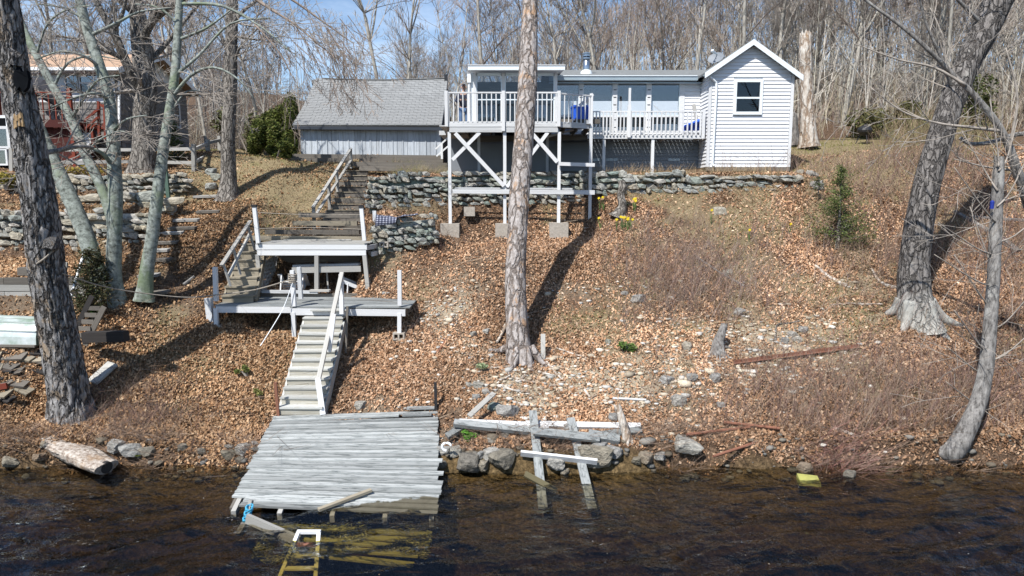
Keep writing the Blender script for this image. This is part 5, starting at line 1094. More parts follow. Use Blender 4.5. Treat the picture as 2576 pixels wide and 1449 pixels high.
G().poly([tuple(Vector(p)+Vector((.002, 0, 0))) for p in st[-1]]).build('transom', MT['green'], BT)
for j in (2, 4, 6, 8): board('rib', Vector(st[0][j])+Vector((0, -.012, .012)), Vector(st[-1][j])+Vector((0, -.012, .012)), .03, .03, MT['alu'], BT)
board('gunwale', Vector(st[0][0])+Vector((0, -.03, 0)), Vector(st[-1][0])+Vector((0, -.03, 0)), .06, .05, MT['timber'], BT)
for i in range(20):
    px, py = RS.uniform(-40, 95), 876+i*6.5+RS.uniform(-4, 4); a = gp(px, py); an = RS.uniform(-.35, .45); Lh = RS.uniform(.5, 1.1); d_ = Vector((math.cos(an), math.sin(an)*.6, 0))*Lh
    p, q = a-d_-Vector((.4, 0, 0)), a+d_-Vector((.4, 0, 0)); p.z = gz(p.x, p.y)+.09; q.z = gz(q.x, q.y)+.09
    tag(board('slate_board', p, q, RS.uniform(.2, .36), .04, MT['black' if i % 3 == 0 else 'timber' if i % 3 == 1 else 'tan'], None, (.1, -.35, 1)), 'old dark greenish board in the pile below the overturned boat', 'board', 'boards piled below the overturned boat')
tag(b2('terracotta_board', (-10, 975), (18, 970), 14.35, .12, .05, MT['red'], None), 'short orange red board end at the foot of the board pile', 'board')
tag(G().tube([at(215, 625, 17.6), at(170, 775, 16.6)], .035, 8).build('white_pipe', MT['wallw']), 'white plastic pipe leaning diagonally behind the broken dead trunk', 'pipe')
tag(b2('stake', (166, 660), (160, 715), 16.8, .08, .05, MT['grey'], None), 'short grey stake beside the white pipe', 'stake')
ST = thing('step_ladder', 'dark wooden ladder stair on the bank behind the broken dead trunk', 'ladder', (-10.9, 16.6, 2))
b2('side_rail', (180, 730), (240, 790) if False else (215, 760), 16.8, .12, .05, MT['black'], ST); b2('side_rail', (232, 745), (180, 850), 16.2, .12, .05, MT['black'], ST); b2('side_rail', (262, 772), (214, 868), 16.0, .12, .05, MT['timber'], ST)
for k in range(5): b2('rung', (222-8*k, 775+17*k), (252-8*k, 776+17*k), 16.2-.08*k, .1, .04, MT['timber'], ST)
tag(b2('green_post', (412, 385), (424, 498), 22.4, .11, .09, MT['green'], None), 'dark green painted post leaning beside the lichen trunk', 'post')
for i, (px, py, w_) in enumerate(((520, 620-120, 60), (525, 538, 56), (470, 560, 60), (460, 580, 66), (430, 592, 60), (418, 617, 54), (400, 637, 50), (410, 660, 40), (375, 700, 48), (395, 742, 60))):
    a = gp(px, py); ww = w_*a.y/1718; tag(board('stepping_slab', (a.x-ww/2, a.y, a.z+.06), (a.x+ww/2, a.y+.03, a.z+.08), .28, .07, MT['timber' if i % 2 else 'grey'], None, (RS.uniform(-.1, .1), -.1, 1)), 'flat grey step slab half buried in leaves on the path by the lichen trunks', 'step', 'slab steps of the leafy path')
# ---------------------------------------------------------------- big trunks
def bigtrunk(path, rad, mat, name='trunk', parent=None, n=26, amp=.10, ridge=7, zs=1.2, seed=1, flare=0, per=9, fl=.35, rag=0):
    P = smoothpath(path, per); r = np.interp(np.linspace(0, len(rad)-1, len(P)), np.arange(len(rad)), rad)
    s = np.concatenate([[0], np.cumsum(np.linalg.norm(np.diff(P, axis=0), axis=1))])
    V, f = tube(P, 1.0, n); V = V.reshape(len(P), n, 3); D_ = V-P[:, None]; th = np.arange(n)*2*math.pi/n
    cx, cy = np.cos(th)[None], np.sin(th)[None]
    rn = fbm(cx*ridge*.5+5, cy*ridge*.5, (s*zs)[:, None], seed, 3)
    k = 1+amp*2.2*(np.minimum(np.abs(rn)*3, .35)-.22)+amp*.8*rn+amp*1.2*fbm(cx*1.1, cy*1.1, (s*.5)[:, None], seed+40, 2)
    if flare: k = k*(1+flare*np.exp(-s/fl)[:, None]*(1+.5*np.cos(th*4+seed)[None]))
    V = P[:, None]+D_*r[:, None, None]*k[:, :, None]
    if rag:
        ax = P[-1]-P[-2]; ax /= np.linalg.norm(ax); rr_ = np.random.default_rng(seed).uniform(-1, 1, n); V[-1] += (ax[None]*(rr_*rag)[:, None]); V[-2] += ax[None]*(rr_*rag*.4)[:, None]; cen = V[-2].mean(0)-ax*.05
    g = G(); g.add(V.reshape(-1, 3), f)
    if rag: g.add(np.concatenate([V[-1], cen[None]]), np.array([[i, (i+1) % n, n] for i in range(n)]))
    else: g.poly(V[-1])
    return g.build(name, mat, parent, smooth=True)
def pth(l, ext=0): return [at(*q) for q in l]
def grow(rng, p, d, L, r, depth, out, up=.15, wig=.25, nb=(3, 5), seg=5, ang=(.4, .9), ratio=.6, minr=.004, start=.25):
    """recursive branch: out gets (points, radii, level)"""
    pts = [np.array(p, float)]; d = np.array(d, float); d /= np.linalg.norm(d)
    for i in range(seg):
        d = d+rng.normal(0, wig/seg**.5, 3)+np.array([0, 0, up/seg]); d /= np.linalg.norm(d); pts.append(pts[-1]+d*L/seg)
    pts = np.array(pts); rr = np.maximum(np.linspace(r, r*.35, seg+1), minr); out.append((pts, rr, depth))
    if depth <= 0: return
    for _ in range(rng.integers(nb[0], nb[1]+1)):
        k = rng.uniform(start, 1); i = min(int(k*seg), seg-1); q = pts[i]+(pts[i+1]-pts[i])*(k*seg-i); dd = pts[i+1]-pts[i]; dd /= np.linalg.norm(dd)
        e = rng.normal(0, 1, 3); e -= dd*(e@dd); e /= np.linalg.norm(e)+1e-9; a = rng.uniform(*ang); nd_ = dd*math.cos(a)+e*math.sin(a)
        grow(rng, q, nd_, L*ratio*rng.uniform(.6, 1.15)*(1.1-.4*k), max(r*(1-.65*k)*.62, minr), depth-1, out, up, wig, nb, max(3, seg-1), ang, ratio, minr, start)
def branches(out, n=4, c=None):
    g = G()
    for p, r, l in out: g.tube(p, r, n if l > 0 else 3, False)
    return g
NR = np.random.default_rng(7)
def tree(name, label, loc, cat='tree', group=None): return thing(name, label, cat, loc, group)
def limbs(t, specs, seed, mat, depth=3, name='branch', minr=.005, nb=(3, 5), up=.1, sep=True, ratio=.6, wig=.3, tm=.55):
    """specs: (pixel path with distances, radius start, radius end)"""
    rng = np.random.default_rng(seed)
    tw = []
    for path, r0, r1 in specs:
        P = smoothpath(pth(path), 4); rr = np.linspace(r0, r1, len(P)); g = G(); g.tube(P, rr, 7); 
        g.build(name, mat, t, smooth=True)
        for _ in range(int(len(P)*tm)):
            k = rng.integers(1, len(P)-1); dd = P[k+1]-P[k]; dd /= np.linalg.norm(dd); e = rng.normal(0, 1, 3); e -= dd*(e@dd); e /= np.linalg.norm(e); a = rng.uniform(.5, 1.1)
            grow(rng, P[k], dd*math.cos(a)+e*math.sin(a), rng.uniform(.7, 1.7), max(rr[k]*.45, minr), depth-1, tw, up, wig, nb, 4, ratio=ratio, minr=minr)
    if tw: o = branches(tw).build('twigs', MT['twig'], t)
# broken dead trunk at the shore, left
t = tree('dead_tree', 'thick broken dead trunk with peeling bark leaning at the shore', at(200, 1062, 14.6), 'tree')
bigtrunk(pth([(188, 1085, 14.6), (174, 985, 14.6), (150, 850, 14.5), (119, 695, 14.35), (98, 510, 14.2), (77, 380, 14.1), (50, 250, 14.0), (26, 110, 13.9), (2, -60, 13.8), (-15, -170, 13.7)]), [.46, .385, .345, .33, .315, .29, .28, .255, .24, .22], MT['barkdead'], parent=t, n=72, amp=.17, ridge=13, zs=2.0, seed=3, flare=.25, per=26)
p = at(132, 612, 14.0); rock('burl', p, (.17, .13, .15), 0, MT['barkdead'], t, 2, 2); 
p = at(50, 195, 13.69); g = G(); g.prism([p+Vector(q_) for q_ in ((-.11, -.02, -.12), (-.06, -.03, -.24), (-.01, -.03, -.17), (.05, -.02, -.27), (.12, .0, -.19), (.15, .02, -.02), (.13, .01, .14), (.05, -.02, .10), (.0, -.03, .21), (-.07, -.03, .12), (-.12, -.02, .02))], (0, .08, 0)); g.build('hollow', MT['dark'], t)
g = G(); p = at(44, 135, 13.72); g.tube([p+Vector((-.05, 0, -.2)), p+Vector((0, -.05, .0)), p+Vector((.12, -.03, -.05))], [.12, .14, .07], 10); g.build('bark_shelf', MT['barkdead'], t)
g = G(); p = at(44, 285, 13.76)
for k in range(6): g.tube([p+Vector((-.08+.03*k, .02, .2-RS.random()*.2)), p+Vector((-.07+.032*k, -.0, -.1-RS.random()*.25))], [.012, .03], 6)
g.build('split_wood', plain('raw_split_wood', (.40, .27, .14), .9, .25, 14), t)
tag(G().tube(smoothpath([at(78, 672, 14.2), at(95, 662, 13.98), at(118, 645, 13.98), at(136, 628, 14.1), at(152, 618, 14.3)], 5), .02, 6).build('rope', MT['rope']), 'frayed rope tied round the broken dead trunk', 'rope')
limbs(t, [([(95, 388, 14.2), (150, 378, 14.6), (200, 368, 15.2), (235, 372, 15.7)], .06, .03)], 5, MT['barkgrey'], 2)
# lichen covered stems
t = tree('lichen_tree', 'thick lichen covered trunk leaning left out of the clump', at(250, 690, 17.6)); bigtrunk(pth([(268, 770, 17.5), (246, 690, 17.6), (215, 590, 17.7), (178, 500, 17.9), (135, 410, 18.1), (90, 310, 18.3), (40, 180, 18.6), (-20, 20, 19)]), [.22, .21, .20, .19, .18, .17, .14, .11], MT['barklich'], parent=t, n=24, amp=.06, seed=11)
t = tree('lichen_tree', 'slim lichen trunk in the clump curving up to the left over the house', at(282, 560, 17.5)); bigtrunk(pth([(288, 590, 17.4), (277, 535, 17.4), (250, 460, 17.5), (215, 390, 17.6), (180, 300, 17.8), (135, 220, 18), (92, 140, 18.2), (58, 70, 18.4), (35, 0, 18.6), (20, -80, 18.7)]), [.13, .13, .12, .115, .11, .10, .09, .085, .07, .06], MT['barklich'], parent=t, n=20, amp=.05, seed=12)
limbs(t, [([(180, 300, 17.8), (215, 240, 17.5), (250, 200, 17.2), (300, 190, 17)], .045, .015), ([(135, 220, 18), (170, 160, 18), (230, 140, 18), (300, 150, 18)], .04, .012), ([(92, 140, 18.2), (120, 60, 18), (180, 20, 18), (260, 15, 18)], .035, .012), ([(215, 390, 17.6), (245, 355, 17.2), (300, 330, 17), (330, 340, 17)], .03, .01)], 21, MT['barklich'], 3)
t = tree('lichen_tree', 'tallest middle lichen trunk of the clump rooted behind the dark cedar bush', at(288, 770, 17.4)); bigtrunk(pth([(300, 785, 17.4), (286, 700, 17.4), (288, 600, 17.4), (290, 500, 17.45), (288, 430, 17.5), (284, 350, 17.6), (275, 250, 17.8), (252, 170, 17.9), (225, 90, 18), (200, 0, 18.1), (180, -100, 18.2)]), [.24, .19, .175, .17, .16, .145, .135, .13, .12, .11, .09], MT['barklich'], parent=t, n=24, amp=.07, seed=13, flare=.3)
limbs(t, [([(284, 420, 17.5), (262, 390, 17.2), (235, 375, 17), (205, 370, 16.9)], .06, .03), ([(275, 250, 17.8), (240, 235, 17.3), (190, 245, 17), (130, 270, 17)], .05, .015), ([(252, 170, 17.9), (210, 140, 17.5), (150, 130, 17.3), (90, 150, 17.2)], .05, .015), ([(225, 90, 18), (290, 60, 18), (350, 30, 18.1), (430, 20, 18.3)], .05, .015), ([(282, 330, 17.6), (320, 300, 17.3), (370, 290, 17.2)], .04, .012), ([(215, 50, 18), (160, 20, 18), (90, 10, 17.9)], .04, .012)], 22, MT['barklich'], 3)
t = tree('lichen_tree', 'rightmost lichen trunk of the clump leaning right over the leaves', at(365, 745, 17.5)); bigtrunk(pth([(362, 755, 17.5), (368, 690, 17.5), (382, 600, 17.6), (395, 500, 17.7), (408, 400, 17.9), (425, 290, 18.1), (440, 190, 18.3), (447, 90, 18.5), (452, 0, 18.6), (458, -90, 18.7)]), [.21, .165, .155, .145, .135, .12, .11, .10, .09, .08], MT['barklich'], parent=t, n=22, amp=.06, seed=14, flare=.3)
limbs(t, [([(430, 250, 18.2), (480, 190, 18), (540, 170, 17.8), (600, 200, 17.6), (640, 250, 17.6)], .05, .012), ([(440, 190, 18.3), (500, 140, 18.3), (580, 60, 18.2), (680, 45, 18)], .05, .015), ([(447, 100, 18.5), (520, 70, 18.4), (600, 10, 18.3)], .045, .015), ([(447, 60, 18.5), (400, 20, 18.4), (340, 10, 18.3)], .04, .012), ([(452, 10, 18.6), (560, 15, 18.4), (660, 70, 18), (730, 130, 17.8)], .05, .012), ([(425, 290, 18.1), (470, 230, 18.2), (520, 235, 18.3)], .03, .01)], 23, MT['barklich'], 3)
# hanging reddish twig curtain of the birch like branches
rng = np.random.default_rng(31); tw = []
for k in range(44):
    px, py = rng.uniform(640, 900), rng.uniform(-30, 120)+0; py = py+max(0, (px-640))*.25
    p = at(px, py, rng.uniform(19, 22)); grow(rng, p, (rng.uniform(.1, .9), rng.uniform(-.3, .3), -.9), rng.uniform(.9, 2.1), .012, 2, tw, -.35, .3, (3, 5), 4, ratio=.5, minr=.006)
t = tree('drooping_branches', 'hanging curtain of thin reddish branches drooping in front of the barn roof', at(720, 60, 20.5), 'branches'); branches(tw).build('twigs', MT['twigr'], t)
limbs(t, [([(560, -60, 20.5), (660, 10, 20.5), (740, 60, 20.5), (800, 110, 20.6), (850, 150, 20.8)], .05, .012), ([(620, -60, 20.8), (720, -10, 20.8), (820, 60, 21), (890, 110, 21.2)], .05, .012), ([(640, 60, 20.6), (700, 130, 20.6), (745, 210, 20.7)], .03, .008)], 33, MT['twigr'], 2, up=-.2)
# oak
t = tree('oak_tree', 'large grey oak with two heavy limbs in front of the shingled house', at(362, 430, 24)); bigtrunk(pth([(360, 440, 24), (362, 370, 24), (362, 290, 24.1), (366, 220, 24.2), (360, 150, 24.3), (352, 90, 24.3), (345, 30, 24.4), (330, -60, 24.6)]), [.42, .37, .35, .36, .33, .30, .24, .2], MT['barkoak'], parent=t, n=32, amp=.09, ridge=10, seed=15, flare=.35)
limbs(t, [([(365, 235, 24.1), (340, 200, 23.7), (315, 150, 23.4), (285, 80, 23.2), (250, 20, 23), (220, -50, 23)], .2, .08), ([(356, 100, 24.2), (385, 50, 24), (430, 15, 23.8), (480, -10, 23.6), (560, -40, 23.5)], .17, .07), ([(366, 160, 24.3), (400, 130, 24.8), (450, 70, 25.2), (500, 10, 25.6)], .11, .05), ([(315, 150, 23.4), (270, 130, 23.2), (200, 100, 23), (140, 90, 22.8)], .08, .03), ([(345, 40, 24.4), (310, 10, 24), (270, -30, 23.8)], .12, .06), ([(285, 80, 23.2), (310, 30, 23), (320, -30, 22.9)], .08, .04)], 24, MT['barkoak'], 4, nb=(3, 5))
# single tree left of the steps
t = tree('maple_tree', 'single straight grey tree standing on the lawn left of the timber steps', at(575, 500, 23)); bigtrunk(pth([(574, 510, 22.9), (575, 440, 23), (574, 350, 23), (578, 260, 23.1), (580, 180, 23.2), (582, 110, 23.2), (584, 30, 23.3), (586, -70, 23.4)]), [.30, .24, .22, .21, .21, .19, .18, .15], MT['barkoak'], parent=t, n=26, amp=.07, ridge=9, seed=16, flare=.45)
limbs(t, [([(578, 190, 23.2), (595, 140, 23.1), (610, 110, 23), (660, 60, 22.8)], .06, .02), ([(584, 60, 23.3), (620, 20, 23.2), (680, -20, 23)], .08, .03), ([(578, 140, 23.2), (545, 70, 23.3), (500, 30, 23.4)], .06, .02), ([(580, 90, 23.2), (650, 100, 23), (720, 90, 22.8)], .045, .012)], 25, MT['barkoak'], 4)
# central dead trunk
t = tree('dead_tree', 'tall bare pale dead trunk standing in the middle of the slope', at(1308, 895, 16.4)); bigtrunk(pth([(1312, 912, 16.35), (1303, 850, 16.4), (1298, 760, 16.7), (1297, 680, 16.95), (1301, 600, 17.25), (1306, 500, 17.65), (1314, 400, 18.05), (1322, 290, 18.5), (1328, 200, 18.9), (1331, 100, 19.3), (1334, 0, 19.7), (1337, -120, 20.1), (1340, -300, 20.8)]), [.32, .265, .262, .256, .25, .258, .257, .257, .255, .232, .2, .18, .14], MT['barkctr'], parent=t, n=40, amp=.06, ridge=9, zs=3, seed=17, flare=.35, per=14)
g = G()
for a_, L_ in ((-2.0, .5), (-.6, .45), (2.9, .55), (-1.2, .35)): g.tube(smoothpath([(.25+.25*math.cos(a_), 16.4+.25*math.sin(a_), 1.85), (.25+(.3+L_*.5)*math.cos(a_), 16.4+(.3+L_*.5)*math.sin(a_), gz(.25+(.3+L_*.5)*math.cos(a_), 16.4+(.3+L_*.5)*math.sin(a_))+.05), (.25+(.3+L_)*math.cos(a_), 16.4+(.3+L_)*math.sin(a_), gz(.25+(.3+L_)*math.cos(a_), 16.4+(.3+L_)*math.sin(a_))-.03)], 4), [.1]*4+[.07]*5, 7)
g.build('roots', MT['barkctr'], t, smooth=True)
# leaning right tree
t = tree('leaning_tree', 'big grey tree leaning right with a whitened flared base', at(2310, 795, 17.5)); bigtrunk(pth([(2312, 835, 17.35), (2303, 775, 17.42), (2300, 735, 17.5), (2300, 660, 17.6), (2312, 560, 17.7), (2335, 450, 17.8), (2370, 330, 17.9), (2420, 190, 18.1), (2480, 70, 18.2), (2520, -20, 18.3), (2575, -130, 18.4)]), [.52, .46, .40, .36, .33, .31, .29, .29, .33, .36, .33], MT['barklean'], parent=t, n=44, amp=.10, ridge=11, zs=.7, seed=18, flare=.3, per=14, fl=.3)
g = G()
for a_, L_ in ((-.3, .9), (-1.1, .7), (-2.4, .5), (3.0, .4)):
    f_ = lambda k: (10.4+(.3+k)*math.cos(a_), 17.45+(.3+k)*math.sin(a_)); g.tube(smoothpath([(*f_(0), gz(10.5, 17.4)+.45), (*f_(L_*.4), gz(*f_(L_*.4))+.12), (*f_(L_), gz(*f_(L_))-.04)], 4), np.linspace(.2, .06, 9), 8)
whb = bark('whitened_tree_base', (.15, .14, .125), (.36, .35, .32), (.42, .42, .385), sc=(7, 7, 3), patch=.5, dist=.03, crack=.3)
g.build('roots', whb, t, smooth=True)
limbs(t, [([(2400, 240, 18), (2370, 150, 17.8), (2330, 60, 17.7), (2310, -20, 17.6)], .05, .02), ([(2480, 70, 18.2), (2430, 20, 18), (2380, -30, 17.9)], .06, .03)], 26, MT['barkgrey'], 3)
# slim right tree growing out of the water edge
t = tree('slim_tree', 'slim pale tree curving up from the water edge with many bare twigs', at(2390, 1150, 13.6)); bigtrunk(pth([(2352, 1128, 13.75), (2395, 1135, 13.5), (2432, 1080, 13.5), (2462, 1010, 13.6), (2480, 930, 13.7), (2490, 830, 13.8), (2498, 720, 13.9), (2503, 620, 14), (2508, 520, 14.1), (2512, 440, 14.1), (2514, 395, 14.15)]), [.14, .22, .18, .155, .14, .125, .12, .115, .11, .10, .09], MT['barkgrey'], parent=t, n=24, amp=.07, ridge=8, seed=19)
sp = []
for px, py, ex, ey, Y2 in ((2505, 560, 2400, 420, 13.6), (2508, 520, 2600, 360, 14), (2510, 480, 2420, 330, 14.3), (2512, 430, 2560, 300, 14.2), (2500, 640, 2360, 560, 13.3), (2498, 720, 2350, 640, 13.2), (2503, 610, 2640, 520, 14), (2495, 780, 2400, 640, 13.6), (2485, 890, 2400, 780, 13.2), (2482, 910, 2620, 810, 13.7), (2512, 420, 2490, 250, 14.1), (2478, 940, 2380, 870, 13.4), (2490, 830, 2600, 730, 13.6), (2460, 1010, 2380, 960, 13.3), (2500, 690, 2440, 520, 14)): sp.append(([(px, py, 14), ((px*2+ex)/3+5, (py*2+ey)/3+12, (14+Y2)/2), (ex, ey, Y2)], .022, .007))
limbs(t, sp, 27, MT['twig'], 2, nb=(2, 4), minr=.0045)
t = tree('slim_tree', 'long thin bare tree arching from the right edge across the leaning trunk', at(2560, 470, 15)); bigtrunk(pth([(2640, 700, 15.2), (2600, 560, 15.2), (2560, 430, 15), (2520, 330, 14.9), (2460, 250, 14.9), (2400, 190, 15), (2330, 120, 15), (2260, 60, 15.1), (2190, 10, 15.2), (2120, -50, 15.2)]), [.13, .11, .09, .07, .06, .05, .042, .035, .03, .025], MT['barkgrey'], parent=t, n=12, amp=.04, seed=20)
limbs(t, [([(2520, 330, 14.9), (2440, 320, 14.8), (2360, 310, 14.8), (2270, 280, 14.9), (2190, 220, 15)], .04, .01), ([(2430, 215, 14.9), (2350, 170, 15), (2260, 150, 15.1), (2150, 110, 15.2)], .035, .01), ([(2380, 170, 15), (2370, 90, 15.1), (2340, 20, 15.2)], .03, .01), ([(2560, 430, 15), (2480, 420, 14.7), (2400, 400, 14.6)], .03, .01), ([(2590, 520, 15.1), (2540, 400, 14.6), (2560, 250, 14.5), (2530, 120, 14.5)], .04, .012)], 28, MT['twig'], 3, nb=(2, 4))
# snags behind the house
t = tree('dead_snag', 'tall white barkless broken tree trunk right of the gabled room', at(2035, 365, 28)); bigtrunk(pth([(2035, 370, 28), (2032, 300, 28), (2028, 200, 28.1), (2026, 130, 28.1), (2027, 86, 28.2)]), [.33, .28, .25, .235, .22], MT['barksnag'], parent=t, n=26, amp=.09, ridge=9, seed=51, flare=.3, rag=.14)
t = tree('dead_snag', 'short broken grey stump trunk close behind the gabled room corner', at(1996, 362, 29)); bigtrunk(pth([(1998, 365, 29), (1996, 320, 29), (1993, 288, 29)]), [.24, .2, .17], MT['barkgrey'], parent=t, n=18, amp=.18, ridge=8, seed=52, rag=.2)
# stumps and posts on the slope
def stump(label, path, rad, mat, seed, roots=0, name='stump', fl=.5):
    t = thing(name, label, 'stump', at(*path[0])); bigtrunk(pth(path), rad, mat, 'trunk', t, 24, .24, 9, 4, seed, fl, 12, .2, rag=.03)
    if roots:
        g = G(); c = at(*path[0]); rg = np.random.default_rng(seed)
        for k in range(roots):
            a_ = rg.uniform(-math.pi, .2); L_ = rg.uniform(.2, .5); f_ = lambda q: (c.x+q*math.cos(a_), c.y+q*math.sin(a_))
            g.tube(smoothpath([(*f_(.02), c.z+.2), (*f_(L_*.5), gz(*f_(L_*.5))+.08), (*f_(L_), gz(*f_(L_))-.02)], 3), np.linspace(.045, .015, 7), 5)
        g.build('roots', mat, t)
q = gp(1805, 885); stump('grey driftwood stump with tangled roots on the gravelly slope', [(1805, 890, q.y), (1808, 860, q.y), (1818, 832, q.y+.05), (1822, 815, q.y+.1)], [.16, .12, .09, .075], MT['barkgrey'], 61, 8)
q = gp(1560, 540); stump('gnarled grey stump with pale root in front of the low stone wall', [(1555, 548, q.y), (1565, 520, q.y), (1562, 490, q.y+.1), (1566, 470, q.y+.1), (1560, 455, q.y+.1)], [.19, .13, .11, .14, .06], MT['barkoak'], 62, 6)
q = gp(1368, 898); tag(board('post_stub', gp(1366, 905), at(1366, 840, q.y), .11, .1, MT['grey']), 'square grey post stub right of the tall dead trunk', 'post')
q = at(1577, 1120, 13.3); stump('pale broken birch stump standing in the lumber heap', [(1582, 1120, 13.45), (1574, 1085, 13.5), (1563, 1050, 13.55), (1552, 1018, 13.6)], [.10, .085, .078, .07], MT['barksnag'], 63, 0, fl=.2)
# log and fallen wood
t = thing('log', 'split pale log lying on the shore with its end in the water', 'log', at(200, 1135, 13.3)); a, b_ = at(122, 1102, 13.75), at(268, 1172, 12.95); a.z -= .0
lo_ = bigtrunk([a, a.lerp(b_, .33)+Vector((0, 0, .02)), a.lerp(b_, .66), b_], [.19, .27, .27, .23], MT['driftwood'], 'trunk', t, 40, .2, 9, 1.8, 71, per=16)
lv = np.empty(len(lo_.data.vertices)*3, np.float32); lo_.data.vertices.foreach_get('co', lv); lv = lv.reshape(-1, 3); ax_ = np.array(b_-a); ax_ /= np.linalg.norm(ax_); ce = lv.mean(0); rel = lv-ce; tt = rel@ax_; off = rel-tt[:, None]*ax_; off[:, 2] = np.where(off[:, 2] > .0, off[:, 2]*.28, off[:, 2]*.8); off[:, 1] *= 1.15; lo_.data.vertices.foreach_set('co', (ce+tt[:, None]*ax_+off).astype(np.float32).ravel())
v0 = (b_-a).normalized(); G().tube([b_-v0*.06-Vector((0, 0, .03)), b_+v0*.015-Vector((0, 0, .03))], .12, 14).build('cut_end', MT['black'], t)
def stick(label, pts, r0, r1, mat='twig', cat='branch', name='fallen_branch', Y=None, lift=.04):
    P = [gp(*p) if len(p) == 2 else at(*p) for p in pts]
    for p in P: p.z += lift
    return tag(G().tube(smoothpath(P, 5), np.linspace(r0, r1, (len(P)-1)*5+1), 7).build(name, MT[mat]), label, cat)
stick('pale fallen branch lying diagonally in the middle of the brushy slope', [(1690, 605), (1745, 645), (1810, 690), (1872, 725)][1:], .02, .045, 'barkgrey')
stick('thick white fallen branch below the small cedar', [(2050, 672), (2085, 700), (2130, 724)], .04, .06, 'barksnag')
stick('pale fallen branch resting against the leaning tree base', [(2192, 680), (2215, 715), (2260, 730)], .03, .05, 'barksnag')
stick('thin whitish branch lying left below the leaning tree', [(2090, 772), (2140, 767), (2160, 770), (2218, 770)], .02, .03, 'barksnag')
stick('long fallen pale log on the far right slope behind the slim tree', [(2400, 535), (2460, 570), (2520, 605), (2560, 640)], .06, .09, 'barkgrey')
stick('second fallen log with bark lying higher on the right slope', [(2440, 548), (2500, 555), (2576, 560)], .05, .06, 'barkgrey')
stick('curved fallen branch high on the right beside the leaning trunk', [(2415, 350, 20), (2440, 365, 20), (2490, 362, 20.2), (2540, 345, 20.4), (2576, 340, 20.6)], .05, .07, 'barkgrey')
stick('white peeled stick by the foot of the tall dead trunk', [(1250, 870), (1262, 850), (1272, 825)], .03, .04, 'barksnag', lift=.08)
stick('short dark stick on the leaves left of the tall dead trunk', [(1098, 893), (1112, 878), (1122, 858)], .02, .025, 'rust')
stick('bleached driftwood branch below the post stub', [(1375, 915), (1395, 940), (1415, 960)], .03, .02, 'barksnag')
stick('thin grey driftwood stick right of the post stub', [(1400, 880), (1440, 895), (1475, 905)], .02, .025, 'barksnag')
stick('dark twisted root by the cobble heap', [(1950, 860), (1955, 822), (1985, 818), (2010, 812)], .03, .02, 'barkoak')
stick('bleached forked stick on the bank above the lumber heap', [(1470, 985), (1485, 1005), (1500, 1000)], .03, .02, 'barksnag')
stick('short white branch in the bank brush near the right shore', [(2095, 1083), (2120, 1090), (2150, 1100)], .04, .03, 'barksnag')
stick('bleached twig lying above the dock corner', [(1200, 942), (1245, 930), (1290, 925)], .015, .02, 'barksnag'); stick('pale curved root lying left of the lower deck path', [(462, 720), (478, 708), (488, 700)], .05, .04, 'barkgrey')
for i, (px, py, ex, ey) in enumerate(((1290, 955, 1345, 968), (1320, 948, 1300, 965), (1355, 940, 1410, 950), (1255, 962, 1285, 948), (1385, 975, 1420, 965), (1270, 980, 1330, 990))): stick('bleached driftwood scrap on the bare ground below the tall dead trunk', [(px, py), ((px+ex)//2, (py+ey)//2+3), (ex, ey)], .03, .02, 'barksnag')['group'] = 'driftwood scraps below the dead trunk'
p = gp(265, 945); tag(board('bark_slab', gp(232, 972)+Vector((0, 0, .08)), gp(285, 925)+Vector((0, 0, .1)), .3, .06, MT['grey'], None, (0, -.4, 1)), 'grey slab of fallen bark right of the broken dead trunk', 'bark slab')
p = at(2495, 515, 14.0); g = G(); g.tube([p+Vector((-.05, -.08, -.08)), p+Vector((-.05, -.08, .06)), p+Vector((-.05, -.08, .09))], [.035, .04, .01], 10); tag(g.build('blue_feeder', MT['navy']), 'small dark blue feeder hanging on the slim pale tree', 'feeder')
tag(G().tube([at(2010, 350, 29.5), at(2130, 351, 30), at(2330, 350, 27)], .012, 5).build('wire', MT['blackm']), 'thin dark wire stretched across the clearing at the right', 'wire')
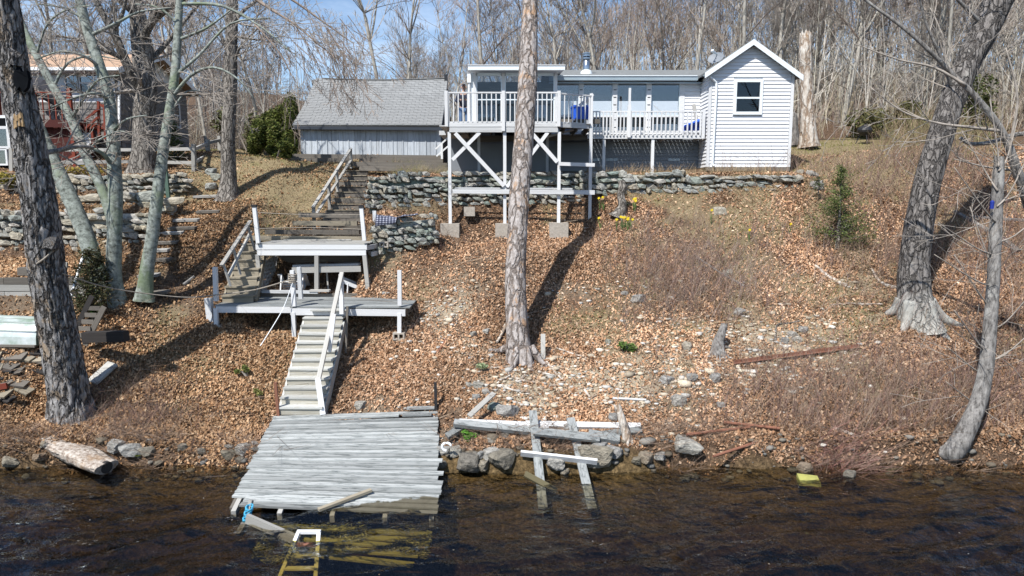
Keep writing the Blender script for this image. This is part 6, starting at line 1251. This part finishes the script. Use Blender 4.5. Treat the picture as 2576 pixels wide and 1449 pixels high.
# ---------------------------------------------------------------- evergreens and shrubs
def sprays(C, rng, size, cols, droop=0, flat=.35, tri=False):
    """small leaf-sized faces at the points C"""
    n = len(C); a = rng.normal(0, 1, (n, 3)); a[:, 2] = a[:, 2]*.6-droop; a /= np.linalg.norm(a, axis=1, keepdims=True)
    b_ = rng.normal(0, 1, (n, 3)); b_ -= a*(a*b_).sum(1, keepdims=True); b_ /= np.linalg.norm(b_, axis=1, keepdims=True)
    s = (size*rng.uniform(.6, 1.3, n))[:, None]
    v = np.stack([C-a*s, C+b_*s*flat, C+a*s, C-b_*s*flat], 1).reshape(-1, 3)
    i = np.arange(n)[:, None]*4; f = i+np.arange(4)[None]
    cols = np.asarray(cols); c = cols[rng.integers(0, len(cols), n)]*rng.uniform(.7, 1.25, (n, 1)); return v, f, np.repeat(c, 4, 0)
def conifer(label, base, h, rb, n, cols, seed, cat='tree', size=.07, shape=1.0, name='cedar_tree', trunk=True, whorl=60):
    rng = np.random.default_rng(seed); base = Vector(base); t = thing(name, label, cat, base)
    g = G(); C = []
    tr = G(); tr.tube([base-Vector((0, 0, .1)), base+Vector((.02, 0, h*.5)), base+Vector((0, 0, h*.97))], [.02*h+.015, .012*h+.01, .006], 6); 
    for k in range(whorl):
        z = h*(.06+.92*(k/whorl)**.9); L = rb*(1-z/h)**shape*rng.uniform(.6, 1.1)+.05; a = rng.uniform(0, 6.28); d = np.array([math.cos(a), math.sin(a), rng.uniform(.15, .6)])
        p0 = np.array(base)+[0, 0, z]; p1 = p0+d*L; tr.tube([p0, (p0+p1)/2+[0, 0, -.02*L], p1], [.012, .008, .004], 3, False)
        m = max(3, int(n/whorl*(L/rb+.25))); q = rng.uniform(.1, 1.1, m)[:, None]**.7; C.append(p0+(p1-p0)*q+rng.normal(0, .05+.09*L, (m, 3))*[1, 1, .7])
    if trunk: tr.build('trunk', MT['barkoak'], t)
    v, f, c = sprays(np.concatenate(C), rng, size, cols); g.add(v, [f], c); g.build('foliage', MT['leaf'], t); return t
GRN = [(.045, .075, .018), (.07, .10, .025), (.03, .05, .015), (.09, .115, .03)]
conifer('small dark green cedar standing alone on the right of the slope', gp(2105, 628), 2.5, 1.05, 8000, [(.08, .115, .03), (.11, .145, .04), (.14, .165, .055), (.055, .075, .025)], 1, shape=1.1, size=.034, whorl=52)
conifer('dark brownish green cedar bush at the foot of the lichen trunks', gp(240, 800), 1.7, .5, 3400, [(.05, .05, .022), (.035, .045, .018), (.08, .065, .03)], 2, shape=.5, size=.05)
conifer('small bright green spruce beside the shingled house wall', at(440, 420, 25.2), 1.6, .55, 1700, [(.06, .085, .02), (.08, .11, .03)], 3, size=.06)
conifer('tiny cedar seedling on the grass right of the low stone wall', at(2085*1.0-26, 480, 22.2), 0.45, .16, 350, GRN, 4, size=.03, whorl=20)
def bush(label, c, rad, n, cols, seed, size=.1, cat='bush', name='bush', droop=.1, lumps=9):
    rng = np.random.default_rng(seed); c = np.array(c); t = thing(name, label, cat, c-[0, 0, rad[2]])
    L = rng.normal(0, .42, (lumps, 3)); k = rng.integers(0, lumps, n); d = rng.normal(0, 1, (n, 3)); d /= np.linalg.norm(d, axis=1, keepdims=True)
    P = (L[k]+d*(rng.uniform(.15, 1, (n, 1))**.4)*rng.uniform(.3, .55, (lumps, 1))[k]); P = c+P*np.array(rad); zg = T(P[:, 0], P[:, 1]); P = P[P[:, 2] > zg-.05]
    v, f, cc = sprays(P, rng, size, cols, droop, .4); G().add(v, [f], cc).build('foliage', MT['leaf'], t)
    br = []
    for j in range(7): br.append((np.array([c-[0, 0, rad[2]*1.0], c+L[j % lumps]*np.array(rad)*.5, c+L[j % lumps]*np.array(rad)*1.1]), np.array([.04, .025, .01]), 1))
    branches(br).build('stems', MT['twig'], t); return t
AV = [(.10, .13, .028), (.14, .165, .035), (.06, .08, .022), (.15, .15, .05)]
bush('tall green arborvitae nearest to the barn corner', at(724, 330, 27.2), (.55, .7, 1.5), 15000, AV, 11, .06, name='evergreen_shrub')
bush('wide green evergreen left of the tall arborvitae by the barn', at(672, 335, 27.8), (.7, .8, 1.35), 15000, AV, 12, .06, name='evergreen_shrub')
bush('low bright green shrub in front of the arborvitae by the barn', at(690, 385, 26.6), (.8, .5, .55), 7000, AV, 13, .055, name='evergreen_shrub')
bush('olive shrub with dry stems behind the single straight tree', at(640, 350, 29), (1.1, .8, 1.3), 2200, [(.12, .12, .05), (.16, .13, .08), (.09, .10, .04)], 14, .1)
bush('olive green shrub beyond the clearing right of the grill', at(2235, 320, 30), (1.6, .9, 1.1), 3000, [(.11, .115, .04), (.15, .13, .06), (.09, .09, .04)], 15, .1)
bush('green shrub at the right edge behind the leaning trunk', at(2450, 270, 29), (1.8, 1, 1.8), 2600, [(.10, .12, .035), (.14, .13, .06), (.07, .08, .03)], 16, .1)
bush('yellow green low plants on top of the upper left stone wall', at(220, 432, 23.4), (1.2, .3, .25), 900, [(.38, .30, .04), (.2, .17, .06), (.3, .2, .1)], 17, .06)
bush('yellowish plants at the picture edge on the upper left wall', at(12, 455, 22.5), (.4, .3, .3), 500, [(.36, .30, .05), (.2, .18, .06)], 18, .06)
for lb, px, py, sz, cols in (('bright green leafy plant under the dark cedar bush', 238, 800, 26, [(.08, .20, .03), (.12, .26, .05)]), ('small green plant in the leaves left of the long stair', 622, 950-2, 22, [(.16, .19, .05), (.22, .24, .08)]), ('second little green plant lower left of the long stair', 658-5, 1000, 16, [(.18, .19, .06), (.25, .24, .08)]), ('bright green weed by the left end of the lumber heap', 1182, 1108, 22, [(.10, .26, .03), (.14, .32, .05)]), ('pale green mullein rosette right of the dock on the slope', 1212, 935, 22, [(.22, .28, .15), (.3, .35, .2)]), ('green tuft of weeds right of the tall dead trunk', 1580, 882, 26, [(.10, .17, .04), (.14, .2, .06)]), ('moss green clump low on the bank left of the white pipe', 350, 1155, 12, [(.14, .17, .03)]), ('mossy patch of green on the bank left of the lower deck', 600, 700, 16, [(.12, .14, .03), (.15, .16, .04)])):
    p = gp(px, py); s = sz/1718*p.y; bush(lb, p+Vector((0, 0, s*.5)), (s*.8, s*.8, s*.6), 260, cols, RS.randrange(999), s*.28, 'plant', 'green_plant', lumps=5)
DLF = plain('daffodil_leaf', (.12, .22, .06), .7, .1); PET = plain('yellow_petal', (.80, .62, .03), .7, .1)
def daffodil(label, px, py, n, seed):
    rng = np.random.default_rng(seed); p = gp(px, py); t = thing('daffodils', label, 'flowers', p); g = G(); fl = G()
    for i in range(n):
        a = np.array(p)+[rng.normal(0, .05*n**.5), rng.normal(0, .05*n**.5), 0]
        for k in range(4): b_ = a+[rng.normal(0, .06), rng.normal(0, .05), rng.uniform(.2, .34)]; g.tube([a, (a+b_)/2+[.01, 0, .02], b_], [.01, .009, .003], 3, False)
        h = a+[rng.normal(0, .03), -.03, rng.uniform(.32, .42)]; g.tube([a, h], [.006, .005], 3, False)
        fl = G()
        for k in range(6):
            u = k*1.047+.2; d = np.array([math.cos(u), -.15, math.sin(u)]); q_ = np.array([math.cos(u+1.57), 0, math.sin(u+1.57)])*.022
            fl.add([h+d*.004, h+d*.024+q_*.8, h+d*.052, h+d*.024-q_*.8], np.array([[0, 1, 2, 3]]))
        fl.tube([h, h+[0, -.035, 0]], [.016, .024], 7); fl.build('bloom', PET, t)
    g.build('leaves', DLF, t)
daffodil('large clump of yellow daffodils below the gnarled stump', 1578, 580, 9, 1); daffodil('yellow daffodils right beside the gnarled stump', 1590, 532, 5, 2); daffodil('few daffodils by the last deck post footing', 1505, 530, 2, 3)
daffodil('single daffodil left of the large daffodil clump', 1512, 578, 1, 4); daffodil('single daffodil in the brush under the low wall', 1782+8, 562, 1, 5); daffodil('single daffodil left of the small cedar', 1987, 594, 1, 6); daffodil('single daffodil low in the brushy slope', 1884, 612, 1, 7)
# ---------------------------------------------------------------- woodland
def woodtree(seed, h, tw=1.0, forks=2):
    rng = np.random.default_rng(seed); tr = []; cr = []
    pts = [np.zeros(3)]; d = np.array([rng.normal(0, .06), rng.normal(0, .06), 1.])
    for i in range(9): d = d+rng.normal(0, .07, 3); d[2] = max(d[2], .8); d /= np.linalg.norm(d); pts.append(pts[-1]+d*h/9)
    pts = np.array(pts); r = np.linspace(.0095*h, .018, 10); tr.append((pts, r, 2))
    for k in range(forks):
        i = rng.integers(3, 6); e = rng.normal(0, 1, 3)*[1, 1, 0]; e /= np.linalg.norm(e)
        q = [pts[i]]; dd = np.array([0, 0, 1.])+e*.55
        for j in range(6): dd = dd+rng.normal(0, .1, 3)+[0, 0, .12]; dd /= np.linalg.norm(dd); q.append(q[-1]+dd*h*.085)
        tr.append((np.array(q), np.linspace(r[i]*.7, .018, 7), 2))
    nt_ = len(tr)
    for p, rr, _ in list(tr):
        m = int(len(p)*2.1*tw)
        for _ in range(m):
            k = rng.integers(max(2, len(p)//3), len(p)-1); e = rng.normal(0, 1, 3); e[2] *= .3; e /= np.linalg.norm(e)
            grow(rng, p[k], e*.9+[0, 0, .75], h*rng.uniform(.10, .24), max(rr[k]*.42, .016), 2, cr, .5, .35, (3, 5), 4, (.35, .9), .58, .009)
    return tr, cr
VAR = []
for i in range(7):
    h = [11, 13, 12, 10, 14, 9, 12][i]; tr, cr = woodtree(100+i, h, 1.0, 1+i % 3)
    a = branches(tr, 6); c = branches(cr, 3)
    tm = npmesh('trunk', np.concatenate(a.v), a.f, True); tm.materials.append(MT['barkbg'])
    cm = npmesh('crown', np.concatenate(c.v), c.f, False); cm.materials.append(MT['twig'] if i % 2 else MT['twigr']); VAR.append((tm, cm))
WR = random.Random(77)
def woodtop(x, y):                         # how high the wood reads at this bearing: low over the barn roof's left
    px = 1288+F*x/y
    return np.interp(px, [-400, 0, 500, 640, 720, 850, 1000, 1250, 1700, 2300, 3000], [1.0, 1.0, .95, .85, .62, .5, .68, .98, 1.0, 1.05, 1.1])
def wood_tree(x, y, k, sc, rot, label, group):
    tm, cm = VAR[k]; z = gz(x, y)-.1
    t = thing('bare_tree', label, 'tree', (0, 0, 0), group)
    for nm, me in (('trunk', tm), ('crown', cm)): link(bpy.data.objects.new(nm, me), t)
    t.location = (x, y, z); t.rotation_euler = (WR.uniform(-.05, .05), WR.uniform(-.05, .05), rot); t.scale = (sc,)*3
    return t
n = 0
while n < 225:
    y = 31+WR.random()**1.3*36; x = WR.uniform(-.8, .86)*y
    if y < 33.5 and -26 < x < 14: continue
    if y < 36 and -24 < x < -13: continue
    if 9 < x < 17 and y < 34: continue
    wt = woodtop(x, y)
    if WR.random() > wt+.1: continue
    wood_tree(x, y, WR.randrange(7), wt*WR.uniform(.55, .86)*(.88 if y < 40 else 1), WR.uniform(0, 6.28), 'bare grey woodland tree standing among many alike behind the houses', 'bare trees of the wood behind the houses'); n += 1
# taller forked trees that stand out
for lb, px, py, Y, k, sc in (('pale tall double stemmed tree rising straight behind the barn ridge', 960, 250, 33.8, 1, .95), ('tall bare tree with pale trunk behind the right half of the barn', 1010, 250, 34.5, 4, .8), ('dark twisted bare tree just left of the sunroom', 1128, 260, 32.5, 0, .72), ('tall many branched tree behind the cottage chimney', 1500, 200, 33.5, 2, 1.0), ('tall spreading tree behind the cottage roof left of the gable', 1745, 200, 33, 6, 1.0), ('tall bare tree rising behind the gable peak', 1880, 200, 34, 4, 1.0), ('forked pale tree in the clearing wood right of the grill', 2290, 330, 33, 3, 1.1), ('tall tree behind the sunroom roof', 1230, 220, 34, 4, .95), ('tall tree left of the white broken trunk', 1960, 300, 34.5, 1, 1.0), ('straight tree right of the white broken trunk', 2120, 340, 34, 2, 1.05), ('bare tree between the shingled house and the single straight tree', 520, 330, 33, 5, 1.0), ('bare tree behind the wide evergreen', 640, 300, 33.5, 3, .95), ('tall bare tree behind the shingled house roof', 250, 200, 36, 4, 1.05), ('second tall bare tree behind the shingled house roof', 120, 200, 37, 1, 1.1), ('bare tree behind the oak crown', 420, 250, 36, 0, 1.0), ('bare tree between barn and tall pale tree', 880, 260, 34, 5, .72)):
    a = at(px, py, Y); wood_tree(a.x, Y, k, sc, WR.uniform(0, 6.28), lb, None)
# the far mass of the wood: one object
rng = np.random.default_rng(4); g = G(); low = []
for s in range(4):
    tr, cr = woodtree(300+s, 11, .33, 1); c = branches(tr, 3); 
    for p, r, l in cr:
        if l > 0 or rng.random() < .5: c.tube(p[::2] if len(p) > 3 else p, np.maximum(r[::2] if len(p) > 3 else r, .013), 3, False)
    low.append((np.concatenate(c.v), c.f))
for i in range(430):
    y = (38 if i % 2 else 46)+rng.random()**.9*66; x = rng.uniform(-.85, .88)*y; v, f = low[rng.integers(0, 4)]; s = rng.uniform(.6, .88)*float(woodtop(x, y)); a = rng.uniform(0, 6.28); ca, sa = math.cos(a)*s, math.sin(a)*s
    if rng.random() > woodtop(x, y): continue
    q = np.stack([v[:, 0]*ca-v[:, 1]*sa+x, v[:, 0]*sa+v[:, 1]*ca+y, v[:, 2]*s+gz(x, y)-.1], -1); g.v.append(q); g.f += [b_+g.n for b_ in f]; g.n += len(q)
o = g.build('far_woods', plain('far_wood_bark', (.27, .235, .21), .95, .2, .3, bmp=0, spec=.1, c2=(.13, .10, .085))); o['kind'] = 'stuff'
# understorey brush of the wood's edge
def stems(n, xr, yr, h, r, cols, seed, keep=None, lean=.35, fork=2):
    rng = np.random.default_rng(seed); x = rng.uniform(*xr, n); y = rng.uniform(*yr, n)
    if keep is not None: k = keep(x, y) > rng.random(n); x, y = x[k], y[k]
    n = len(x); z = T(x, y); B0 = np.stack([x, y, z-.03], -1); hh = rng.uniform(*h, n)[:, None]
    d = rng.normal(0, lean, (n, 3)); d[:, 2] = 1; P = [B0, B0+d*hh*.5]; d2 = d+rng.normal(0, lean, (n, 3))*[1, 1, 0]; P.append(P[1]+d2*hh*.5)
    segs = [(P[0], P[1], 1, .8), (P[1], P[2], .8, .3)]
    for _ in range(fork):
        d3 = d+rng.normal(0, .75, (n, 3))*[1, 1, .4]; t_ = rng.uniform(.2, .9, (n, 1)); q = P[0]+(P[1]-P[0])*t_; segs.append((q, q+d3*hh*rng.uniform(.25, .55, (n, 1)), .6, .25))
    V = []; FF = []; off = 0; C = []; cols = np.asarray(cols); c = cols[rng.integers(0, len(cols), n)]*rng.uniform(.75, 1.2, (n, 1)); rr = rng.uniform(*r, n)[:, None]
    for a, b_, ra, rb in segs:
        ax = (b_-a); u = np.cross(ax, [0.3, 1, .2]); u /= np.linalg.norm(u, axis=1, keepdims=True)+1e-9; w_ = np.cross(ax, u); w_ /= np.linalg.norm(w_, axis=1, keepdims=True)+1e-9
        for s in range(3):
            an = s*2.094; e = u*math.cos(an)+w_*math.sin(an); V += [a+e*rr*ra, b_+e*rr*rb]
        v = np.stack(V[-6:], 1).reshape(-1, 3); i = np.arange(n)[:, None]*6+off
        FF.append(np.concatenate([i+np.array([[0, 2, 3, 1]]), i+np.array([[2, 4, 5, 3]]), i+np.array([[4, 0, 1, 5]])])); off += len(v); C.append((v, np.repeat(c, 6, 0)))
    return np.concatenate([a for a, _ in C]), np.concatenate(FF), np.concatenate([b_ for _, b_ in C])
def stemobj(name, sets):
    g = G()
    for s in sets: v, f, c = stems(*s[0], **s[1]); g.add(v, [f], c)
    o = g.build(name, MT['stem'], smooth=False); o['kind'] = 'stuff'
BR = [(.22, .16, .12), (.28, .21, .16), (.17, .11, .09), (.20, .13, .115)]
inv = lambda lo, hi, v: np.clip((v-lo)/(hi-lo), 0, 1)
blob = lambda cx, cy, rx, ry: (lambda x, y: np.exp(-((x-cx)/rx)**2-((y-cy)/ry)**2))
stemobj('dry_brush', [
    ((5200, (3.0, 13), (13.7, 16.6), (.25, .75), (.003, .006), BR, 1), dict(keep=lambda x, y: np.clip(blob(8.0, 14.6, 3.0, 1.3)(x, y)*1.3, 0, 1))),
    ((4200, (2.5, 9.5), (17, 21.5), (.3, .9), (.003, .006), BR+[(.27, .22, .2)], 2), dict(keep=lambda x, y: np.clip(blob(5.0, 18.9, 1.6, 1.5)(x, y)*1.4+.12, 0, 1))),
    ((3000, (7, 16), (19, 25), (.35, 1.2), (.003, .007), BR, 3), dict(keep=lambda x, y: inv(8.5, 13, x)*.8+.1)),
    ((2600, (9, 16), (14, 20), (.3, 1.1), (.003, .006), BR, 4), dict(keep=lambda x, y: inv(9, 13, x))),
    ((1700, (-9.8, -6), (13.5, 15.8), (.2, .6), (.003, .005), BR, 5), dict(keep=lambda x, y: np.clip(blob(-8.4, 14.7, .9, .6)(x, y)*1.3+.08, 0, 1))),
    ((5200, (-16, 16), (13.2, 13.9), (.12, .5), (.003, .006), [(.16, .11, .08), (.22, .16, .12), (.11, .075, .055), (.28, .2, .15)], 6), dict(keep=lambda x, y: np.clip(vn(x*1.1, 3, 0, 5)*1.5-.15, 0, 1)*np.where((x > -5.2) & (x < -1.2), 0, 1), lean=1.0)),
    ((900, (5.4, 7.6), (13.2, 13.7), (.3, .7), (.003, .006), [(.25, .13, .11), (.3, .2, .16)], 8), dict(keep=lambda x, y: blob(6.7, 13.4, .5, .3)(x, y), lean=1.0)),
    ((9000, (1.5, 14), (14.2, 23), (.08, .3), (.002, .0045), [(.42, .34, .22), (.36, .28, .17), (.48, .41, .28), (.3, .22, .14)], 15), dict(keep=lambda x, y: zones(x, y)[:, 0], lean=1.1)),
    ((1500, (-12, 1), (14, 24), (.08, .35), (.003, .006), [(.2, .14, .10), (.3, .24, .18), (.12, .08, .06)], 16), dict(lean=2.5)),
    ((900, (-3, 3), (15.5, 22), (.2, .6), (.003, .005), BR, 7), dict(keep=lambda x, y: .4+0*x)),
    ((700, (2.4, 9), (22.6, 24), (.15, .45), (.003, .005), [(.35, .27, .17), (.28, .2, .12)], 9), {}),
    ((800, (-4.5, -2.3), (24.6, 26.2), (.15, .4), (.003, .005), [(.35, .28, .2), (.22, .22, .1)], 10), {})])
stemobj('woodland_understorey', [((16000, (-34, 44), (31, 52), (.7, 3.2), (.006, .014), [(.30, .25, .20), (.36, .31, .26), (.25, .19, .16), (.32, .28, .19)], 21), dict(keep=lambda x, y: .7*(1-(x > -26)*(x < 9)*(y < 34)), lean=.3)),
    ((1100, (12, 18), (24, 31), (.4, 1.8), (.005, .009), [(.22, .16, .11), (.28, .21, .14), (.2, .19, .09)], 22), dict(keep=lambda x, y: inv(.5*y+.4, .5*y+2.0, x)))])
stemobj('saplings', [((1500, (-36, 44), (31.5, 50), (3, 7.5), (.018, .036), [(.46, .43, .38), (.36, .33, .29), (.40, .38, .32)], 41), dict(keep=lambda x, y: .9*(1-(x > -26)*(x < 15)*(y < 34.5))*np.where(x < -6, .45, 1), lean=.07, fork=3))])
# ---------------------------------------------------------------- leaf litter, pebbles, grass
def litter():
    rng = np.random.default_rng(12); n = 900000
    u = rng.random(n); y = 13.3+(u**1.15)*13.5; x = rng.uniform(-.82, .84, n)*y*1.02
    zn = zones(x, y)
    den = (.16+.95*np.clip(1.5*vn(x*.55, y*.55, 0, 61)+.9*fbm(x*2.2, y*2.2, 0, 63)-.25, 0, 1))*(1-.75*zn[:, 0])*(1-.80*np.clip(zn[:, 1], 0, 1))
    den *= np.where((x > .6*y-3) & (y > 20), .8, 1)
    dock = (x > -5.4) & (x < -1.1) & (y < 14.85); den = den*np.where(dock, .15, 1)*np.where(y < 13.5, .5, 1)
    den *= np.where((y > 23.4) & (x > 1.3) & (x < 9.7), 0, 1)
    den *= np.where((y > 24.2) & (x < -10.5), .4, 1)
    k = rng.random(n) < den; x, y = x[k], y[k]; n = len(x)
    z = T(x, y)+rng.uniform(.0, .05, n)
    s = np.clip(rng.gamma(6, .0048, n), .012, .055)[:, None]; az = rng.uniform(0, 6.283, n); tl = rng.normal(.15, .6, n); rl = rng.normal(0, .6, n)
    a = np.stack([np.cos(az)*np.cos(tl), np.sin(az)*np.cos(tl), np.sin(tl)+.35*np.sin(az)], -1)
    b_ = np.stack([-np.sin(az), np.cos(az), rl], -1)
    c0 = np.stack([x, y, z], -1); up = np.array([0, 0, 1])
    v = np.stack([c0-a*s, c0+b_*s*.62+up*s*.3, c0+a*s, c0-b_*s*.62+up*s*.2], 1).reshape(-1, 3)
    i = np.arange(n)[:, None]*4; f = np.concatenate([i+np.array([[0, 1, 2]]), i+np.array([[0, 2, 3]])])
    pal = np.array([(.41, .25, .155), (.48, .315, .21), (.34, .19, .11), (.54, .39, .28), (.26, .145, .085), (.44, .285, .185), (.19, .11, .065)]); ty = np.clip(rng.normal(0, 1, n)*1.3+3+2.0*(vn(x*.8, y*.8, 0, 71)-.5)*2, 0, 6).astype(int)
    ty = rng.permutation(7)[ty] if False else ty
    pick = rng.choice(7, n, p=[.22, .17, .2, .09, .12, .13, .07]); patch = vn(x*.7, y*.7, 0, 73)
    c = pal[pick]*(.6+.75*patch[:, None])*rng.uniform(.8, 1.15, (n, 1))
    # leaves turn darker and browner towards the left
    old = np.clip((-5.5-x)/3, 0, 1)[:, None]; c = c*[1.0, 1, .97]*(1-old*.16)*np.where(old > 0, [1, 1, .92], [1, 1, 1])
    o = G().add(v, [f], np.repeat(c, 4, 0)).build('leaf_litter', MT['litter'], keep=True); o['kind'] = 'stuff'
litter()
def pebbles():
    rng = np.random.default_rng(13); v0, f0 = rockmesh(3, 1); f0 = f0[0]; n = 5200
    x = rng.uniform(-3, 9.5, n); y = rng.uniform(13.4, 19, n); zn = zones(x, y); k = rng.random(n) < np.clip(zn[:, 1]*1.1+.03, 0, 1); x, y = x[k], y[k]; n = len(x)
    x2 = rng.uniform(-12, 12, 500); y2 = rng.uniform(13.1, 13.7, 500); x = np.concatenate([x, x2]); y = np.concatenate([y, y2]); n = len(x); z = T(x, y)
    s = rng.gamma(2.2, .014, n)+.012; s[-500:] = rng.gamma(2.2, .02, 500)+.015; a = rng.uniform(0, 6.28, n); asp = rng.uniform(.6, 1, (n, 1, 1)); vv = v0[None]*s[:, None, None]*np.concatenate([np.ones_like(asp), asp, asp*.6], 2)
    ca, sa = np.cos(a)[:, None], np.sin(a)[:, None]; q = np.stack([vv[..., 0]*ca-vv[..., 1]*sa+x[:, None], vv[..., 0]*sa+vv[..., 1]*ca+y[:, None], vv[..., 2]+z[:, None]+s[:, None]*.2], -1).reshape(-1, 3)
    F_ = (np.arange(n)[:, None, None]*len(v0)+f0[None]).reshape(-1, 3)
    pal = np.array([(.50, .43, .33), (.56, .51, .43), (.40, .34, .26), (.44, .43, .40), (.6, .56, .5)]); c = pal[rng.integers(0, 5, n)]*rng.uniform(.7, 1.1, (n, 1)); c[-500:] *= .32
    o = G().add(q, [F_], np.repeat(c, len(v0), 0)).build('pebbles', MT['litter'], smooth=True); o['kind'] = 'stuff'
pebbles()
def grass():
    rng = np.random.default_rng(14); n = 110000
    y = rng.uniform(14.3, 33, n); x = rng.uniform(-.6, .68, n)*y; zn = zones(x, y); k = rng.random(n) < zn[:, 0]; x, y = x[k], y[k]
    n2 = 3500; x2 = rng.uniform(1, 9, n2); y2 = rng.uniform(14.5, 19.5, n2); k2 = vn(x2*1.7, y2*1.7, 0, 88) > .70; x = np.concatenate([x, x2[k2]]); y = np.concatenate([y, y2[k2]]); n = len(x)
    z = T(x, y); h = rng.uniform(.03, .11, n)[:, None]; d = rng.normal(0, .5, (n, 3)); d[:, 2] = 1; b_ = rng.normal(0, 1, (n, 3))*[1, .5, 0]; b_ /= np.linalg.norm(b_, axis=1, keepdims=True); p = np.stack([x, y, z-.01], -1)
    v = np.stack([p-b_*.010, p+b_*.010, p+d*h], 1).reshape(-1, 3); f = np.arange(n)[:, None]*3+np.arange(3)[None]
    g_ = (vn(x*.9, y*.9, 0, 91) > .58)[:, None]|((y > 27.0)&(x > 9))[:, None]; c = np.where(g_, [.20, .195, .07], [.36, .28, .17])*rng.uniform(.7, 1.2, (n, 1))
    o = G().add(v, [f], np.repeat(c, 3, 0)).build('grass', MT['litter'], keep=True); o['kind'] = 'stuff'
grass()

def specks():
    rng = np.random.default_rng(15); n = 150; x = rng.uniform(-11, 11, n); y = 13.1-rng.random(n)**1.5*4.5; k = ~((x > -5.1) & (x < -1.1) & (y > 10.9)); x, y = x[k], y[k]; n = len(x)
    s = rng.uniform(.006, .018, n); a = rng.uniform(0, 6.28, n); c0 = np.stack([x, y, np.full(n, .045)], -1); u = np.stack([np.cos(a), np.sin(a), 0*a], -1)*s[:, None]; w_ = np.stack([-np.sin(a), np.cos(a), 0*a], -1)*s[:, None]*.6
    v = np.stack([c0-u, c0+w_, c0+u, c0-w_], 1).reshape(-1, 3); pal = np.array([(.30, .26, .2), (.20, .13, .07), (.36, .33, .3)]); c = pal[rng.integers(0, 3, n)]
    o = G().add(v, np.arange(4*n).reshape(-1, 4), np.repeat(c, 4, 0)).build('floating_bits', MT['litter'], keep=True); o['kind'] = 'stuff'
specks()
